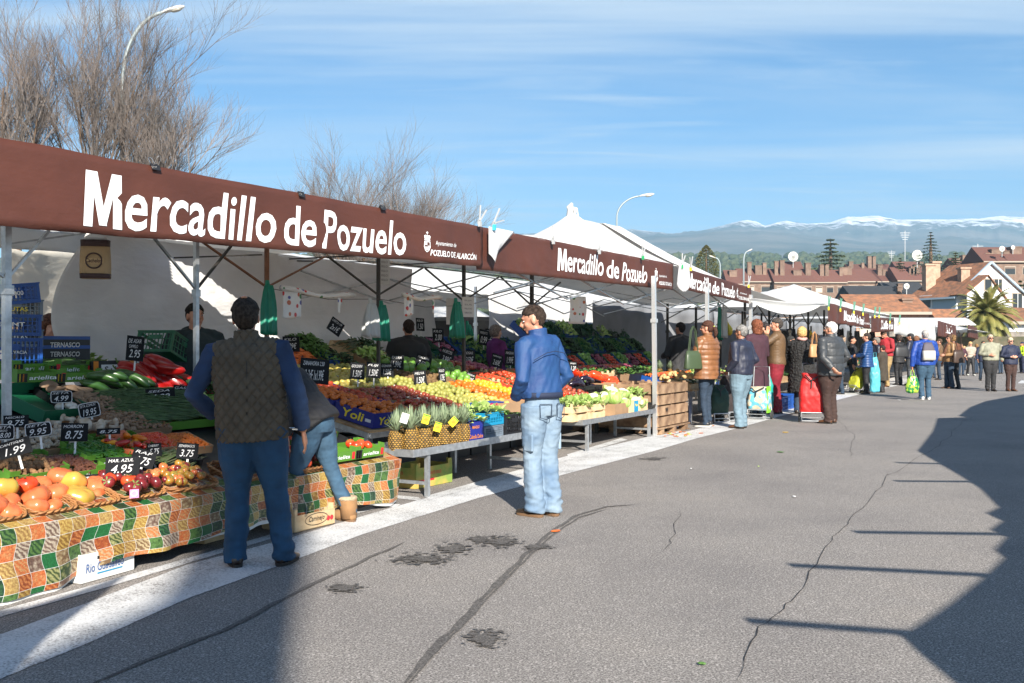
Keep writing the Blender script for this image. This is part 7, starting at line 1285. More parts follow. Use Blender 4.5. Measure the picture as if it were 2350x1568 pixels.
person('person with curly hair in brown jacket beyond the backpack', (2186, 892), 770, 15, cm('rust_jacket', (.12, .045, .02), .7), .85, blk_c, 'bob', (.12, .07, .03), ('front', 'front'), 1.05, 2, stance='walk')
person('woman in camel leather jacket and sunglasses with brown shoulder bag', (2174, 892), 769, 100, camel, .88, jeand, 'long', (.05, .03, .02), ('front', 'down'), 1.05, 0, glasses='sun', P0=G(2178, 892), shoe=brsh, flare=.02, near=True)
side_bag(2199, 818, 28, 30, .06, mat('dark_brown_leather', (.05, .03, .022), .4), 'dark brown shoulder bag on the camel jacket', depth=31.6, yaw=10, hnd=.6)
person('blonde woman in cream padded vest and sunglasses walking toward the camera', (2226, 862), 785, 178, cream, .95, blk_c, 'bob', (.36, .22, .10), ('front', 'swing'), 1.1, 2, d_puff(.09), glasses='sun', stance='walk', shoe=shoew)
person('man in sage jacket and sunglasses walking arm in arm toward the camera', (2272, 898), 768, 176, sage, .96, cm('charcoal_trousers', (.02, .02, .022), .8), 'short', (.22, .18, .14), ('jeans', 'clasp'), 1.2, 0, d_wr(.010), glasses='sun', stance='close', near=True, belly=.01, legw=1.08)
person('woman in navy coat and dark glasses walking on the arm of the sage jacket', (2318, 898), 775, 184, navyw, .88, cord, 'short', (.35, .28, .18), ('clasp', 'clasp'), 1.15, 2, d_wr(.008), glasses='sun', stance='close', near=True, shoe=brsh)
person('officer in yellow high visibility jacket at the right picture edge', (2345, 857), 785, 90, cm('hi_vis_yellow', (.55, .75, .03), .6), 1.0, navyw, 'short', (.02, .02, .02), ('front', 'front'), 1.1, 0, hat=navyw)
person('dark haired person in dark coat half hidden left of the sage jacket', (2256, 874), 783, 170, navyw, .85, jeand, 'short', (.04, .03, .02), ('down', 'swing'), 1.1, 0, stance='walk')
for px, py, tp, fc, ct, hc, lab in [(2240, 858, 790, 20, navyj, (.12, .06, .03), 'person in navy jacket far beyond the cream vest'), (2205, 862, 790, 170, maroon, (.1, .06, .04), 'person in maroon far behind the camel jacket'), (2155, 872, 778, 60, brj, (.05, .03, .02), 'person in brown behind the backpack carrier'), (2296, 858, 792, 10, greyp, (.2, .18, .17), 'person in grey between the walking couple, far away'), (2328, 850, 792, 170, navyj, (.04, .03, .02), 'distant person in blue right of the navy coat'), (2212, 850, 795, 200, blk_c, (.3, .2, .1), 'distant person in black by the palm'), (2140, 868, 782, 100, blk_c, (.02, .02, .02), 'person in black behind the grey haired head'),
        (1930, 905, 772, 70, greyp, (.2, .14, .1), 'stooping shopper in grey behind the white haired man'), (1955, 900, 772, 250, blk_c, (.03, .02, .02), 'seller in black behind the far table'), (2010, 896, 775, 90, navyj, (.1, .09, .08), 'shopper in navy behind the blue padded coat'), (1815, 930, 772, 260, blk_c, (.02, .02, .02), 'seller in black behind the fur coat'), (1735, 930, 770, 250, plaid, (.3, .12, .06), 'shopper with red hair behind the navy coat')]:
    person(lab, (px, py), tp, fc, ct, .82, jeand, 'short' if hc[0] < .1 else 'bob', hc, ('front', 'down'), 1.05, 0)
# --- trolleys and bags of the shoppers
def trolley(p, face, m, lab, h=.78, w_=.36, lean=.0, handle_h=1.0):
    t = thing('shopping_trolley', lab, 'shopping trolley', p, R(face)); t.rotation_euler = (lean, 0, R(face)); red = m
    b = MB(); b.loft([(0, 0, .17, w_*.46, .12, 5), (0, 0, .2, w_*.5, .14, 5), (0, -.01, h*.55, w_*.52, .15, 5), (.01, .0, h*.8, w_*.50, .13, 4), (0, .01, h*.94, w_*.40, .09, 4), (0, .01, h, w_*.42, .10, 4)], 36); 
    me = remesh(b, .012, 1, d_wr(.016, (6, 6, 5), 2)); o = bpy.data.objects.new('bag', me); me.materials.append(red); C.objects.link(o); o.parent = t
    q = MB(); q.tube([(-w_*.5, .14, .1), (-w_*.42, .15, .5), (-w_*.36, .16, handle_h), (w_*.36, .16, handle_h), (w_*.42, .15, .5), (w_*.5, .14, .1)], .011, 8); q.build('frame', galv, t)
    q = MB(); q.tube([(-w_*.45, -.17, .19), (w_*.45, -.17, .19), (w_*.42, -.17, .04), (-w_*.42, -.17, .04), (-w_*.45, -.17, .19)], .011, 8); q.tube([(-w_*.4, -.15, .10), (w_*.4, -.15, .10)], .008, 6); q.tube([(-w_*.44, -.17, .19), (-w_*.48, .14, .12)], .01, 6); q.tube([(w_*.44, -.17, .19), (w_*.48, .14, .12)], .01, 6); q.build('base_frame', galv, t)
    for e in (-1, 1):
        q = MB(); q.rings([[(e*(w_*.5+.0)+x, .13+r_*math.cos(a), .085+r_*math.sin(a)) for a in [j*math.pi/8 for j in range(16)]] for x, r_ in ((-.016, .055), (-.014, .082), (.014, .082), (.016, .055))]); q.build('wheel', mat('wheel_rubber', (.04, .04, .04), .7), t)
    q = MB(); q.tube([(-w_*.3, -.13, h*.97), (-w_*.1, -.15, h*.86), (0, -.155, h*.88), (w_*.15, -.15, h*.93), (w_*.32, -.12, h*.99)], .012, 6); q.tube([(-.02, -.155, h*.87), (-.03, -.165, h*.70)], .010, 6); q.build('cord', blackp, t); return t
trolley(G(1864, 970), -14, cm('red_trolley_fabric', (.62, .015, .015), .55, bump=.3, bs=12), 'red fabric shopping trolley held by the white haired man', h=.90, w_=.46, handle_h=1.08)
trolley(G(1957, 903), -62, cm('lime_trolley_fabric', (.48, .50, .03), .6, bump=.3, bs=12), 'lime yellow shopping trolley leaning back beside the far table', lean=-.42)
trolley(G(1672, 968), 30, plaid, 'dark plaid shopping trolley between the ponytailed woman and the navy jacket', h=.85)
trolley(G(1645, 972), 20, cm('bottle_green_fabric', (.01, .05, .03), .6), 'dark green trolley behind the dark jeans', h=.7)
t = trolley(G(1742, 962), -30, mat('picture_bag', (.10, .35, .45), .5, col2=(.50, .42, .30), vscale=9, vdet=4, vlo=.45, vhi=.55), 'trolley with bright picture print and lime edge behind the pale jeans', h=.62, w_=.40); q = MB(); q.box((.185, -.02, .38), (.02, .22, .5)); q.build('lime_edge', mat('lime_print', (.20, .60, .03), .5), t)
def hbag(px, py0, py1, wpx, d_, m, lab, yaw=0, hm=None):
    z0 = D(px, py1, d_); z1 = D(px, py0, d_); H_ = (z1-z0).length; w_ = wpx/F*d_; t = thing('carrier_bag', lab, 'bag', z0, R(yaw)); b = MB(); b.loft([(0, 0, 0, w_*.36, .06), (0, 0, .03, w_*.47, .09), (0, 0, H_*.4, w_*.5, .10), (0, 0, H_*.75, w_*.42, .07), (0, 0, H_, w_*.22, .03)], 24)
    me = remesh(b, .014, 1, d_wr(.018, (12, 12, 5), 4)); o = bpy.data.objects.new('bag_body', me); me.materials.append(m); C.objects.link(o); o.parent = t; q = MB(); q.tube([(-w_*.15, 0, H_*.95), (-.03, 0, H_+.14), (.03, 0, H_+.14), (w_*.15, 0, H_*.95)], .007, 6); q.build('handle', hm or m, t)
hbag(2093, 862, 902, 30, 25.4, mat('leaf_print_bag', (.01, .14, .03), .35, col2=(.30, .45, .05), vscale=12, vlo=.5, vhi=.56), 'green leaf printed carrier bag in the hand of the backpack man', hm=mat('lime_handle', (.35, .65, .08), .5))
hbag(2007, 820, 900, 24, 28.9, mat('turquoise_bag', (.12, .50, .62), .35, trans=.3), 'long turquoise plastic bag behind the blue padded coat'); hbag(1762, 860, 940, 24, 20.0, tealc, 'teal fabric bag beside the crimson trousers')
# --- far tables of the row
for i, (u0, u1, v0, v1, z, m_, lab) in enumerate([(17.2, 20.8, 5.9, 7.0, .62, wood, 'crowded table behind the ponytailed woman'), (21.0, 25.2, 5.6, 7.0, .6, wood, 'table of fruit behind the crimson trousers'), (25.2, 28.6, 5.7, 7.0, .75, wood, 'table with blue skirt behind the white haired man'), (30, 36, 5.7, 7.2, .8, wood, 'far table among the crowd'), (37, 46, 5.6, 7.2, .8, wood, 'farthest long table of the row')]):
    t = thing('display_table', lab, 'table', W(u0, v0), RZ, 'display tables'); b = MB(); b.span((0, 0, z-.04), (u1-u0, v1-v0, z)); b.build('board', m_, t)
    for x in (.1, u1-u0-.1):
        for y in (.06, v1-v0-.06): q = MB(); q.box((x, y, (z-.045)/2), (.05, .05, z-.045)); q.build('leg', galv, t)
    if i == 2: q = MB(); q.grid(lambda a, s_: Vector((a*(u1-u0), -.02+.012*math.sin(a*60)*s_, z-.05-(z-.07)*s_)), 60, 4); q.build('blue_skirt', mat('blue_skirt', (.01, .08, .42), .5), t, smooth=True)
    n = int((u1-u0)/.5); r = random.Random(i+40)
    for k in range(n):
        for j in range(2):
            u = u0+.26+k*.5; v = v0+.28+.5*j; kd = r.choice(['green_leaves', 'pale_leaves', 'carrots', 'dark_leaves', 'kumquats', 'small_tomatoes', 'asparagus']); key, mm = r.choice([('f1', bluecr), ('f2', card), ('f3', whitec), ('f4', greencr), ('f5', woodl)]); M = on(u, v, z+.006+.06*j, 0, .2)
            place('ft'+key, carton(.46, .46, .13, mm), 'fruit_crate', f'{["front", "rear"][j]} produce box {["one", "two", "three", "four", "five", "six", "seven", "eight", "nine", "ten", "eleven", "twelve", "thirteen", "fourteen", "fifteen", "sixteen", "seventeen", "eighteen"][k]} from the left on the {lab[:26].strip()}', 'crate', 'produce boxes on the far tables', M); stuffed(kd, M, .44, .44, .11, kd.replace('_', ' ')+f' in a box on the {lab}', n=70, h=.10, seed=k, name=kd)
for i, (u, v) in enumerate([(21.4, 5.45), (21.95, 5.5), (22.5, 5.5), (26.5, 5.5), (16.9, 6.3)]): place('blf', lattice(.5, .36, .30, bluecr, 10, 4), 'plastic_crate', ['first', 'second', 'third', 'fourth', 'fifth'][i]+' blue crate on the ground before the middle tables', 'crate', 'blue crates on the ground', on(u, v, .005))
for i, (px, py) in enumerate([(1668, 755), (1840, 762), (1858, 770), (1700, 760)]):
    q = PV(px, py, 7.4); inst('bhand', lambda: [('bananas', (lambda b: [b.tube([(0, 0, .12), (.03*math.cos(a), .03*math.sin(a), .06), (.07*math.cos(a), .07*math.sin(a), 0), (.07*math.cos(a), .07*math.sin(a), -.07), (.05*math.cos(a), .05*math.sin(a), -.11)], [.008, .016, .02, .018, .006], 7) for a in [i*.63 for i in range(10)]] and b)(MB()), [banana], True)], 'banana_bunch', ['banana bunch hanging behind the ponytail', 'banana bunch hanging over the fur coat', 'banana bunch between fur coat and grey coat', 'small banana bunch behind the auburn hair'][i], 'bananas', 'hanging banana bunches', W(q[0], 7.4, q[1]), (0, 0, i), 1.5)
hang = [(px, py, m_) for px, py, m_ in [(1795, 780, greyp), (1815, 775, navyj), (1850, 790, greyp), (1930, 772, blk_c), (1948, 775, whb), (1965, 775, greyp), (2000, 776, blk_c), (2060, 772, navyj)]]
for i, (px, py, m_) in enumerate(hang): q = PV(px, py, 8.3); b = MB(); b.grid(lambda a, s_: Vector(((a-.5)*(.35+.2*s_), .04*math.sin(a*11+i), -s_*.75)), 14, 8); b.uv = None; o = b.build('hanging_garment', m_, None, smooth=True, solid=.01, loc=W(q[0], 8.3, q[1]+.3), rz=RZ-.5); tag(o, ['dark', 'navy', 'grey', 'black', 'whitish', 'pale grey', 'long black', 'dark blue'][i]+' cloth hanging in the far stalls, '+['first', 'second', 'third', 'fourth', 'fifth', 'sixth', 'seventh', 'last'][i]+' from the left', 'garment', 'cloths hanging in the far stalls')
# ================================================================== town, trees, lamps
bark = mat('bark', (.085, .060, .042), .9, col2=(.17, .11, .07), vscale=6, bump=.4, bscale=14); twig = mat('twig', (.10, .088, .08), .9, col2=(.18, .15, .135), vscale=2)
def bare_tree(p, h, spread, seed, label, lean=0, stubs=True, n0=9, low=.3, th=1.0, lv=4, m2=None, lf=.56):
    r = random.Random(seed); t = thing('bare_tree', label, 'tree', p, 0, 'bare winter trees'); tr = MB(); cr = MB(); hk = h*low
    tr.tube([(0, 0, -.2), (.03, 0, hk*.5), (0, .02, hk)], [.17*th, .14*th, .13*th], 10)
    def grow(a, d, L, rad, lev, mb):
        k = 4; P = [a]; q = d.copy()
        for i in range(k): q = (q+Vector((r.uniform(-.16, .16), r.uniform(-.16, .16), r.uniform(-.02, .12)))).normalized(); P.append(P[-1]+q*L/k)
        rs = [rad*(1-.55*i/k) for i in range(k+1)]; mb.tube(P, rs, 5 if lev < 2 else 3, cap=False)
        if lev >= lv: return
        nb = [6, 7, 8, 12, 6][lev]
        for i in range(nb):
            f = .25+.75*(i+r.random())/nb; j = min(k-1, int(f*k)); s_ = P[j].lerp(P[j+1], f*k-j); az = r.uniform(0, 6.28); sp = r.uniform(.35, .75); o = q.orthogonal().normalized(); o = Matrix.Rotation(az, 3, q) @ o
            grow(s_, (q*math.cos(sp)+o*math.sin(sp)+Vector((0, 0, .22))).normalized(), L*r.uniform(.42, .62), max(.0024*th, rad*.42), lev+1, cr)
    for i in range(n0):
        a = 6.28*i/n0+r.uniform(-.3, .3); e = r.uniform(.2, 1)*spread; d = Vector((math.cos(a)*e+lean, math.sin(a)*e, 1)).normalized(); z = hk*r.uniform(.75, 1); L = (h-z)*r.uniform(.62, .95); grow(Vector((0, 0, z)), d, L*lf, .028*th, 1, tr)
    if stubs:
        for i in range(5): a = r.uniform(0, 6.28); e = r.uniform(.3, .6); c = Vector((0, 0, hk)); d = Vector((math.cos(a)*e, math.sin(a)*e, 1)); tr.tube([c, c+d*.35, c+d*.35+Vector((0, 0, .35))], [.09, .08, .075], 7)
    tr.build('trunk', bark, t, smooth=True); cr.build('crown', m2 or twig, t)
def gp(px, d): return Vector(((px-CX)/F*d, d, 0))
bare_tree(gp(28, 17), 8.2, .34, 1, 'bare tree cut by the left picture edge', n0=8, low=.45, lv=4)
bare_tree(gp(222, 17.5), 8.7, .42, 2, 'tall bare pollarded tree left of the big street lamp', n0=11, low=.45)
bare_tree(gp(340, 18), 7.6, .32, 3, 'bare tree with branches leaning right beyond the big street lamp', lean=.12, n0=8, low=.42)
bare_tree(gp(840, 25), 6.4, 1.25, 4, 'round crowned bare tree above the middle of the nearest banner', stubs=False, n0=26, low=.36, lf=.7)
for i, (px, d, h) in enumerate([(1760, 125, 8.6), (1810, 130, 8.4), (1860, 120, 7.6), (1915, 128, 8.2), (1960, 120, 7.8), (2005, 125, 7.6), (2040, 118, 6.2), (1725, 120, 6.5)]):
    bare_tree(gp(px, d)+Vector((0, 0, TZ(d)-2.5)), h*.95, 1.0, 20+i, f'bare shrub like tree before the brick terrace, {["first", "second", "third", "fourth", "fifth", "sixth", "seventh", "outermost left"][i]} of the row', stubs=False, n0=9, low=.2, th=2.2, lv=3, m2=mat('pale_twig', (.30, .21, .15), .9))
def conifer(px, pyt, pyb, wpx, d, seed, label, kind='cypress'):
    r = random.Random(seed); zt = CH+(HY-pyt)/F*d; zb = CH+(HY-pyb)/F*d; H = zt-zb; w_ = wpx/F*d/2; p = gp(px, d)+Vector((0, 0, zb)); t = thing('conifer', label, 'tree', p); tr = MB(); tr.tube([(0, 0, -3), (0, 0, H*.5), (0, 0, H*.97)], [w_*.12, w_*.08, .03], 8); tr.build('trunk', bark, t, smooth=True)
    cr = MB(); n = {'cypress': 2600, 'cedar': 2600, 'spruce': 1500}[kind]
    for i in range(n):
        f = r.random()
        if kind == 'cypress': rad = w_*(math.sin(math.pi*min(1, (f*.93+.07))**.75)**.7); rr_ = rad*math.sqrt(r.uniform(.35, 1))*(1+.18*nz(f*9, i % 7)); s_ = H*.035
        elif kind == 'cedar': lay = int(f*9)/9+.03*r.random(); rad = w_*(1-lay)**.75*(.75+.35*math.sin(lay*40+seed)); rr_ = rad*math.sqrt(r.random()); f = min(.99, lay+.02-.05*rr_/w_); s_ = H*.05
        else: lay = int(f*14)/14; rad = w_*(1-lay)**1.1; rr_ = rad*r.random()**.7; f = lay+.03-.09*rr_/w_; s_ = H*.035
        a = r.uniform(0, 6.28)
        if kind != 'cypress': a = (int(a*2.2)+.5+r.uniform(-.33, .33))/2.2
        c = Vector((rr_*math.cos(a), rr_*math.sin(a), f*H)); d1 = Vector((math.cos(a), math.sin(a), r.uniform(-.5, .6 if kind != 'cypress' else 1.6))).normalized()*s_; d2 = d1.cross(Vector((r.uniform(-1, 1), r.uniform(-1, 1), 1))).normalized()*s_*.5; cr.add([c-d2, c+d1*.6, c+d2, c-d1*.5], [(0, 1, 2, 3)])
    cr.build('crown', {'cypress': mat('cypress_green', (.055, .065, .02), .9, col2=(.13, .12, .04), vscale=1.2), 'cedar': mat('cedar_green', (.04, .06, .025), .9, col2=(.09, .11, .04), vscale=.8), 'spruce': mat('spruce_green', (.03, .06, .045), .9, col2=(.06, .10, .07), vscale=.8)}[kind], t)
conifer(1620, 563, 650, 58, 120, 1, 'dense olive green conifer right of the third canopy'); conifer(1905, 545, 625, 100, 255, 2, 'spreading cedar towering over the brick terrace', 'cedar'); conifer(2135, 530, 625, 95, 150, 3, 'sparse blue green spruce left of the white house', 'spruce'); conifer(2192, 578, 625, 50, 160, 4, 'small dark conifer behind the white house chimney', 'cedar'); conifer(2065, 590, 640, 40, 240, 5, 'far small conifer behind the terrace roofs', 'cedar'); conifer(2340, 640, 720, 60, 150, 6, 'bluish tree at the right edge below the brick balconies', 'cedar')
# palm
pp = gp(2263, 70); zc_ = CH+(HY-722)/F*70; t = thing('palm_tree', 'full crowned palm in front of the white house', 'palm', pp+Vector((0, 0, .5))); b = MB(); b.tube([(0, 0, 0), (0, 0, zc_-.7)], [.38, .34], 12); b.ball((0, 0, zc_-.6), (.45, .45, .5), 12, 8); b.build('trunk', bark, t); r = random.Random(5); b = MB(); st_ = MB()
for i in range(88):
    a = i*2.4; el_ = R(78-120*(i/88)**.9); L = 2.9*r.uniform(.85, 1.05); P = []; p = Vector((0, 0, zc_-.5)); d = Vector((math.cos(a)*math.cos(el_), math.sin(a)*math.cos(el_), math.sin(el_)))
    for k in range(9): P.append(p.copy()); p = p+d*L/9; d = (d+Vector((0, 0, -.13-.02*k))).normalized()
    st_.tube(P, [.03*(1-k/10) for k in range(9)], 4)
    for k in range(1, 33):
        f = k/33*8; j = min(7, int(f)); c = P[j].lerp(P[j+1], f-j); dd = (P[j+1]-P[j]).normalized(); sd = dd.cross(Vector((0, 0, 1))); sd = sd.normalized() if sd.length > .01 else Vector((1, 0, 0)); ll = .55*math.sin(math.pi*min(1, (k+3)/36))**.6
        for e in (-1, 1): tip_ = c+sd*e*ll*.75+dd*ll*.5+Vector((0, 0, -ll*.32)); n_ = dd*.05; b.add([c-n_, c+n_, tip_], [(0, 1, 2)])
b.build('fronds', mat('palm_leaf', (.12, .14, .035), .5, col2=(.26, .24, .07), vscale=.8), t); st_.build('frond_stems', mat('palm_stem', (.30, .24, .10), .6), t)
# lamps
lampm = mat('lamp_paint', (.26, .31, .33), .5, metal=.3); lampw = mat('lamp_head_white', (.55, .55, .52), .4); glassm = mat('lamp_glass', (.35, .33, .28), .15)
def lamp(base, top, ax, az, r0, r1, head, label, z0=-.0):
    """base x,y ; pole up to z=top, then arc reaching (ax) sideways and az up; head length"""
    t = thing('street_lamp', label, 'street lamp', (base.x, base.y, z0), 0, 'street lamps'); b = MB(); P = [(0, 0, 0), (0, 0, top)]; n = 12
    for i in range(1, n+1): q = math.pi/2*i/n*.92; P.append((ax*(1-math.cos(q)), 0, top+az*math.sin(q)))
    k = len(P); b.tube(P, [r0+(r1-r0)*(p[2]/(top+az)) for p in P], 10); b.build('pole', lampm, t, smooth=True); e = Vector(P[-1]); d = (e-Vector(P[-2])).normalized(); M = Matrix.Translation(e) @ Matrix.Rotation(-math.atan2(d.z, d.x), 4, 'Y')
    h = MB(); hl = head; rg = []
    for x, wy, zt, zb_ in ((-.06, .04, .03, -.03), (0, .06, .05, -.04), (.25, .15, .09, -.06), (.6, .17, .10, -.09), (.85, .14, .08, -.10), (1.0, .05, .02, -.05)): rg.append([M @ Vector((x*hl, wy*hl*math.cos(a), (zt if math.sin(a) > 0 else -zb_)*math.sin(a)*hl)) for a in [2*math.pi*j/14 for j in range(14)]])
    h.rings(rg); h.build('lamp_head', lampw, t, smooth=True); g_ = MB(); g_.ball((.62*hl, 0, -.08*hl), (.24*hl, .13*hl, .07*hl), 12, 8, M=None); g2 = MB(); g2.join(g_, M); g2.build('lamp_glass', glassm, t, smooth=True)
d1 = 18; zz = lambda py, d: CH+(HY-py)/F*d; xx_ = lambda px, d: (px-CX)/F*d
lamp(gp(281, d1), zz(190, d1), xx_(385, d1)-xx_(281, d1), zz(28, d1)-zz(190, d1), .055, .035, .42, 'tall curved street lamp rising behind the nearest banner')
d1 = 34; lamp(gp(1415, d1), zz(500, d1), xx_(1475, d1)-xx_(1415, d1), zz(450, d1)-zz(500, d1), .04, .03, .5, 'curved street lamp beyond the peaked white canopy')
d1 = 85; lamp(gp(1652, d1), zz(612, d1), xx_(1640, d1)-xx_(1652, d1), zz(592, d1)-zz(612, d1), .08, .06, .6, 'small far lamp bending left by the olive conifer'); d1 = 80; lamp(gp(1706, d1), zz(600, d1), xx_(1714, d1)-xx_(1706, d1), zz(578, d1)-zz(600, d1), .09, .06, .5, 'small far lamp before the left end of the brick terrace')
# ---- buildings
brick = mat('town_brick', (.21, .14, .105), .9, col2=(.15, .10, .075), vscale=1.2); conc = mat('pale_lintel', (.34, .29, .24), .85); tiled = mat('dark_red_tiles', (.13, .055, .04), .85, col2=(.11, .05, .04), vscale=2.5, bump=1, bscale=3, bstretch=(6, 1, 1)); tileo = mat('orange_tiles', (.30, .13, .065), .85, col2=(.15, .08, .05), vscale=2.2, bump=1, bscale=5, bstretch=(5, 5, 1), vdet=8); pane = mat('window_glass', (.03, .035, .04), .15); blind = mat('window_blind', (.45, .40, .33), .7); slate2 = mat('slate_tiles', (.035, .037, .042), .8, var=.2, vscale=3); whw = mat('white_render', (.72, .74, .78), .85, var=.05); blw = mat('blue_shade_render', (.30, .38, .46), .85); pink = mat('pink_render', (.50, .27, .20), .85)
def part(b, name, m, t, **k): return b.build(name, m, t, **k)
def terrace(px0, px1, d, eave, rdg, label, nwin, chs, depth=9, rows=2, wm=brick, rm=tiled, zdown=12, dz=0):
    x0, x1 = xx_(px0, d), xx_(px1, d); ze, zr = zz(eave, d), zz(rdg, d)+.0; cx = (x0+x1)/2; zg = ze-zdown; t = thing('apartment_terrace', label, 'building', (cx, d, zg), 0, 'brick terraces'); L = x1-x0; h = ze-zg
    b = MB(); b.span((-L/2, 0, 0), (L/2, depth, h)); part(b, 'wall', wm, t); rr_ = (zr-ze)+.8
    b = MB(); o = .5; b.add([(-L/2-.15, -o, h+.003), (L/2+.15, -o, h+.003), (L/2+.15, depth/2, h+rr_), (-L/2-.15, depth/2, h+rr_), (-L/2-.15, depth+o, h), (L/2+.15, depth+o, h), (-L/2, -o+.3, h-.1), (L/2, -o+.3, h-.1)], [(0, 1, 2, 3), (3, 2, 5, 4), (0, 3, 4), (1, 5, 2), (0, 4, 5, 1)]); rf = part(b, 'roof', rm, t)
    b = MB(); b.box((0, -o+.02, h-.13), (L+.2, .12, .25)); part(b, 'cornice', conc, t)
    for i in range(nwin):
        for k in range(rows):
            x = -L/2+L*(i+.5)/nwin; z = h-1.75-k*2.9; b = MB(); b.box((x, -.02, z), (L/nwin*.62, .06, 1.55)); w_ = part(b, 'window', conc, t); b = MB(); b.box((x, -.06, z-.12), (L/nwin*.56, .04, 1.2)); part(b, 'pane', blind if (i*7+k*3) % 3 == 0 else pane, w_); b = MB(); b.box((x, -.075, z+.48), (L/nwin*.56, .04, .3)); part(b, 'shutter_box', mat('dark_shutter', (.12, .08, .06), .7), w_)
    for c in chs:
        px, pyt, w2 = c; w2 *= .8; pyt += 3; x = xx_(px, d)-cx; zt = zz(pyt, d)-zg; b = MB(); b.span((x-w2/2, depth*.22, h-.3), (x+w2/2, depth*.22+w2, zt)); b.box((x, depth*.22+w2/2, zt+.06), (w2+.2, w2+.2, .14)); ch = part(b, 'chimney', brick, rf)
    return t
terrace(1668, 1702, 232, 652, 625, 'low brick end house with a fat chimney at the left of the town', 1, [(1686, 618, 2.2)], 8)
terrace(1698, 1778, 238, 646, 621, 'brick terrace house with two windows left of the dark roof lantern', 2, [(1724, 598, 1.2), (1745, 606, 2.0), (1759, 600, 1.1)]); terrace(1776, 1868, 236, 648, 622, 'brick terrace house with the big white dish behind', 3, [(1786, 596, 1.0), (1800, 594, 1.3), (1835, 617, 2.4), (1860, 600, 1.6)]); terrace(1866, 1942, 238, 648, 624, 'brick terrace house in the middle under the cedar', 3, [(1893, 604, 1.6), (1902, 604, 1.4), (1936, 611, 1.0)])
terrace(1940, 2010, 240, 646, 622, 'brick terrace house right of the cedar', 2, [(1945, 610, 1.6), (1956, 608, 1.2)]); terrace(2008, 2060, 240, 646, 624, 'brick terrace house above the left slate roof', 2, [(2026, 604, 1.4), (2037, 615, 1.2)]); terrace(2058, 2140, 236, 644, 618, 'brick terrace house behind the right slate roof', 2, [(2104, 608, 1.6), (2098, 612, 1.2), (2112, 604, 1.6)])
terrace(1950, 2050, 300, 626, 610, 'farther brick house with twin chimneys behind the terrace', 3, [(2002, 585, 1.8), (2010, 585, 1.6), (1958, 597, 1.6), (1985, 600, 1)], zdown=8); terrace(2060, 2130, 290, 622, 604, 'farther brick house with pale dormer beside the big dish', 3, [(2074, 600, 1.2), (2120, 598, 1.2)], zdown=8); terrace(1788, 1842, 250, 620, 606, 'roof lantern house with dark tiles under the big white dish', 2, [], zdown=5, depth=5)
terrace(2195, 2262, 230, 612, 597, 'brick building with chimneys behind the white house ridge', 3, [(2205, 588, 1.6), (2226, 582, 2.2), (2246, 582, 2.4)], zdown=8); terrace(2255, 2420, 190, 600, 572, 'tall brick block with balconies at the right edge', 4, [(2282, 578, 2.0), (2300, 568, 2.8), (2318, 572, 2.0), (2345, 562, 2.4)], rows=3, zdown=14)
terrace(1960, 2070, 150, 692, 664, 'low house with black slate roof left of its twin', 2, [(2077, 655, .8)], rm=slate2, wm=whw, zdown=5, depth=10); terrace(2045, 2135, 158, 684, 655, 'low house with black slate roof next to the white house', 2, [(2078, 648, .9)], rm=slate2, wm=whw, zdown=5, depth=10)
terrace(1960, 2130, 88, 716, 692, 'low pink walled house with bright orange tile roof behind the stalls', 3, [(2004, 700, .9), (2098, 684, 1.1)], rm=tileo, wm=pink, zdown=3, depth=7, rows=1); terrace(2150, 2215, 92, 742, 728, 'small shed with orange tile roof next to the palm', 1, [], rm=tileo, wm=blw, zdown=2, depth=3, rows=1)
terrace(2315, 2420, 82, 738, 726, 'house wing with orange tile canopy at the right edge behind the palm', 3, [], rm=tileo, wm=whw, zdown=4, depth=5, rows=1)
for px, py, d, rr_, lab in ((1820, 589, 250, 2.6, 'large white satellite dish above the lantern roof'), (2105, 586, 236, 2.6, 'large white satellite dish above the right terrace house'), (2228, 588, 228, 1.1, 'white dish on the chimneyed building'), (2280, 583, 200, .9, 'small white dish left of the tall brick block'), (2300, 571, 188, 1.1, 'white dish on the tall brick block'), (2325, 568, 188, .8, 'highest small white dish at the right'), (2081, 657, 150, .9, 'white dish on the slate roof chimney')):
    p = D(px, py, d); t = thing('satellite_dish', lab, 'satellite dish', p, 0, 'satellite dishes on the roofs'); b = MB(); b.rings([[Vector((rr_*.5*k*math.cos(a), -.25*rr_*(1-k*k)+.2, rr_*.5*k*math.sin(a))) for a in [j*math.pi/10 for j in range(20)]] for k in (.02, .4, .7, 1, .97, .4, .02)], close=True); b.build('dish', lampw, t, smooth=True); b = MB(); b.bar((0, .2, 0), (0, .3, -1.6*rr_*.6-.5), .12); b.build('mast', galv, t)
for px, py0, py1, d, lab in ((2076, 530, 600, 230, 'thin aerial mast left of the spruce'), (2243, 560, 605, 220, 'thin aerial mast above the white house'), (2045, 575, 600, 300, 'green crane mast far away')):
    a, b_ = D(px, py0, d), D(px, py1, d); t = thing('aerial_mast', lab, 'mast', b_, 0, 'roof masts'); b = MB(); b.tube([(0, 0, 0), a-b_], .10, 5); b.build('mast', galv, t); b = MB()
    for k in range(4): b.bar((-1.2+.2*k, 0, (a-b_).z-.5-k*.5), (1.2-.2*k, 0, (a-b_).z-.5-k*.5), .08)
    b.build('aerial', galv, t)
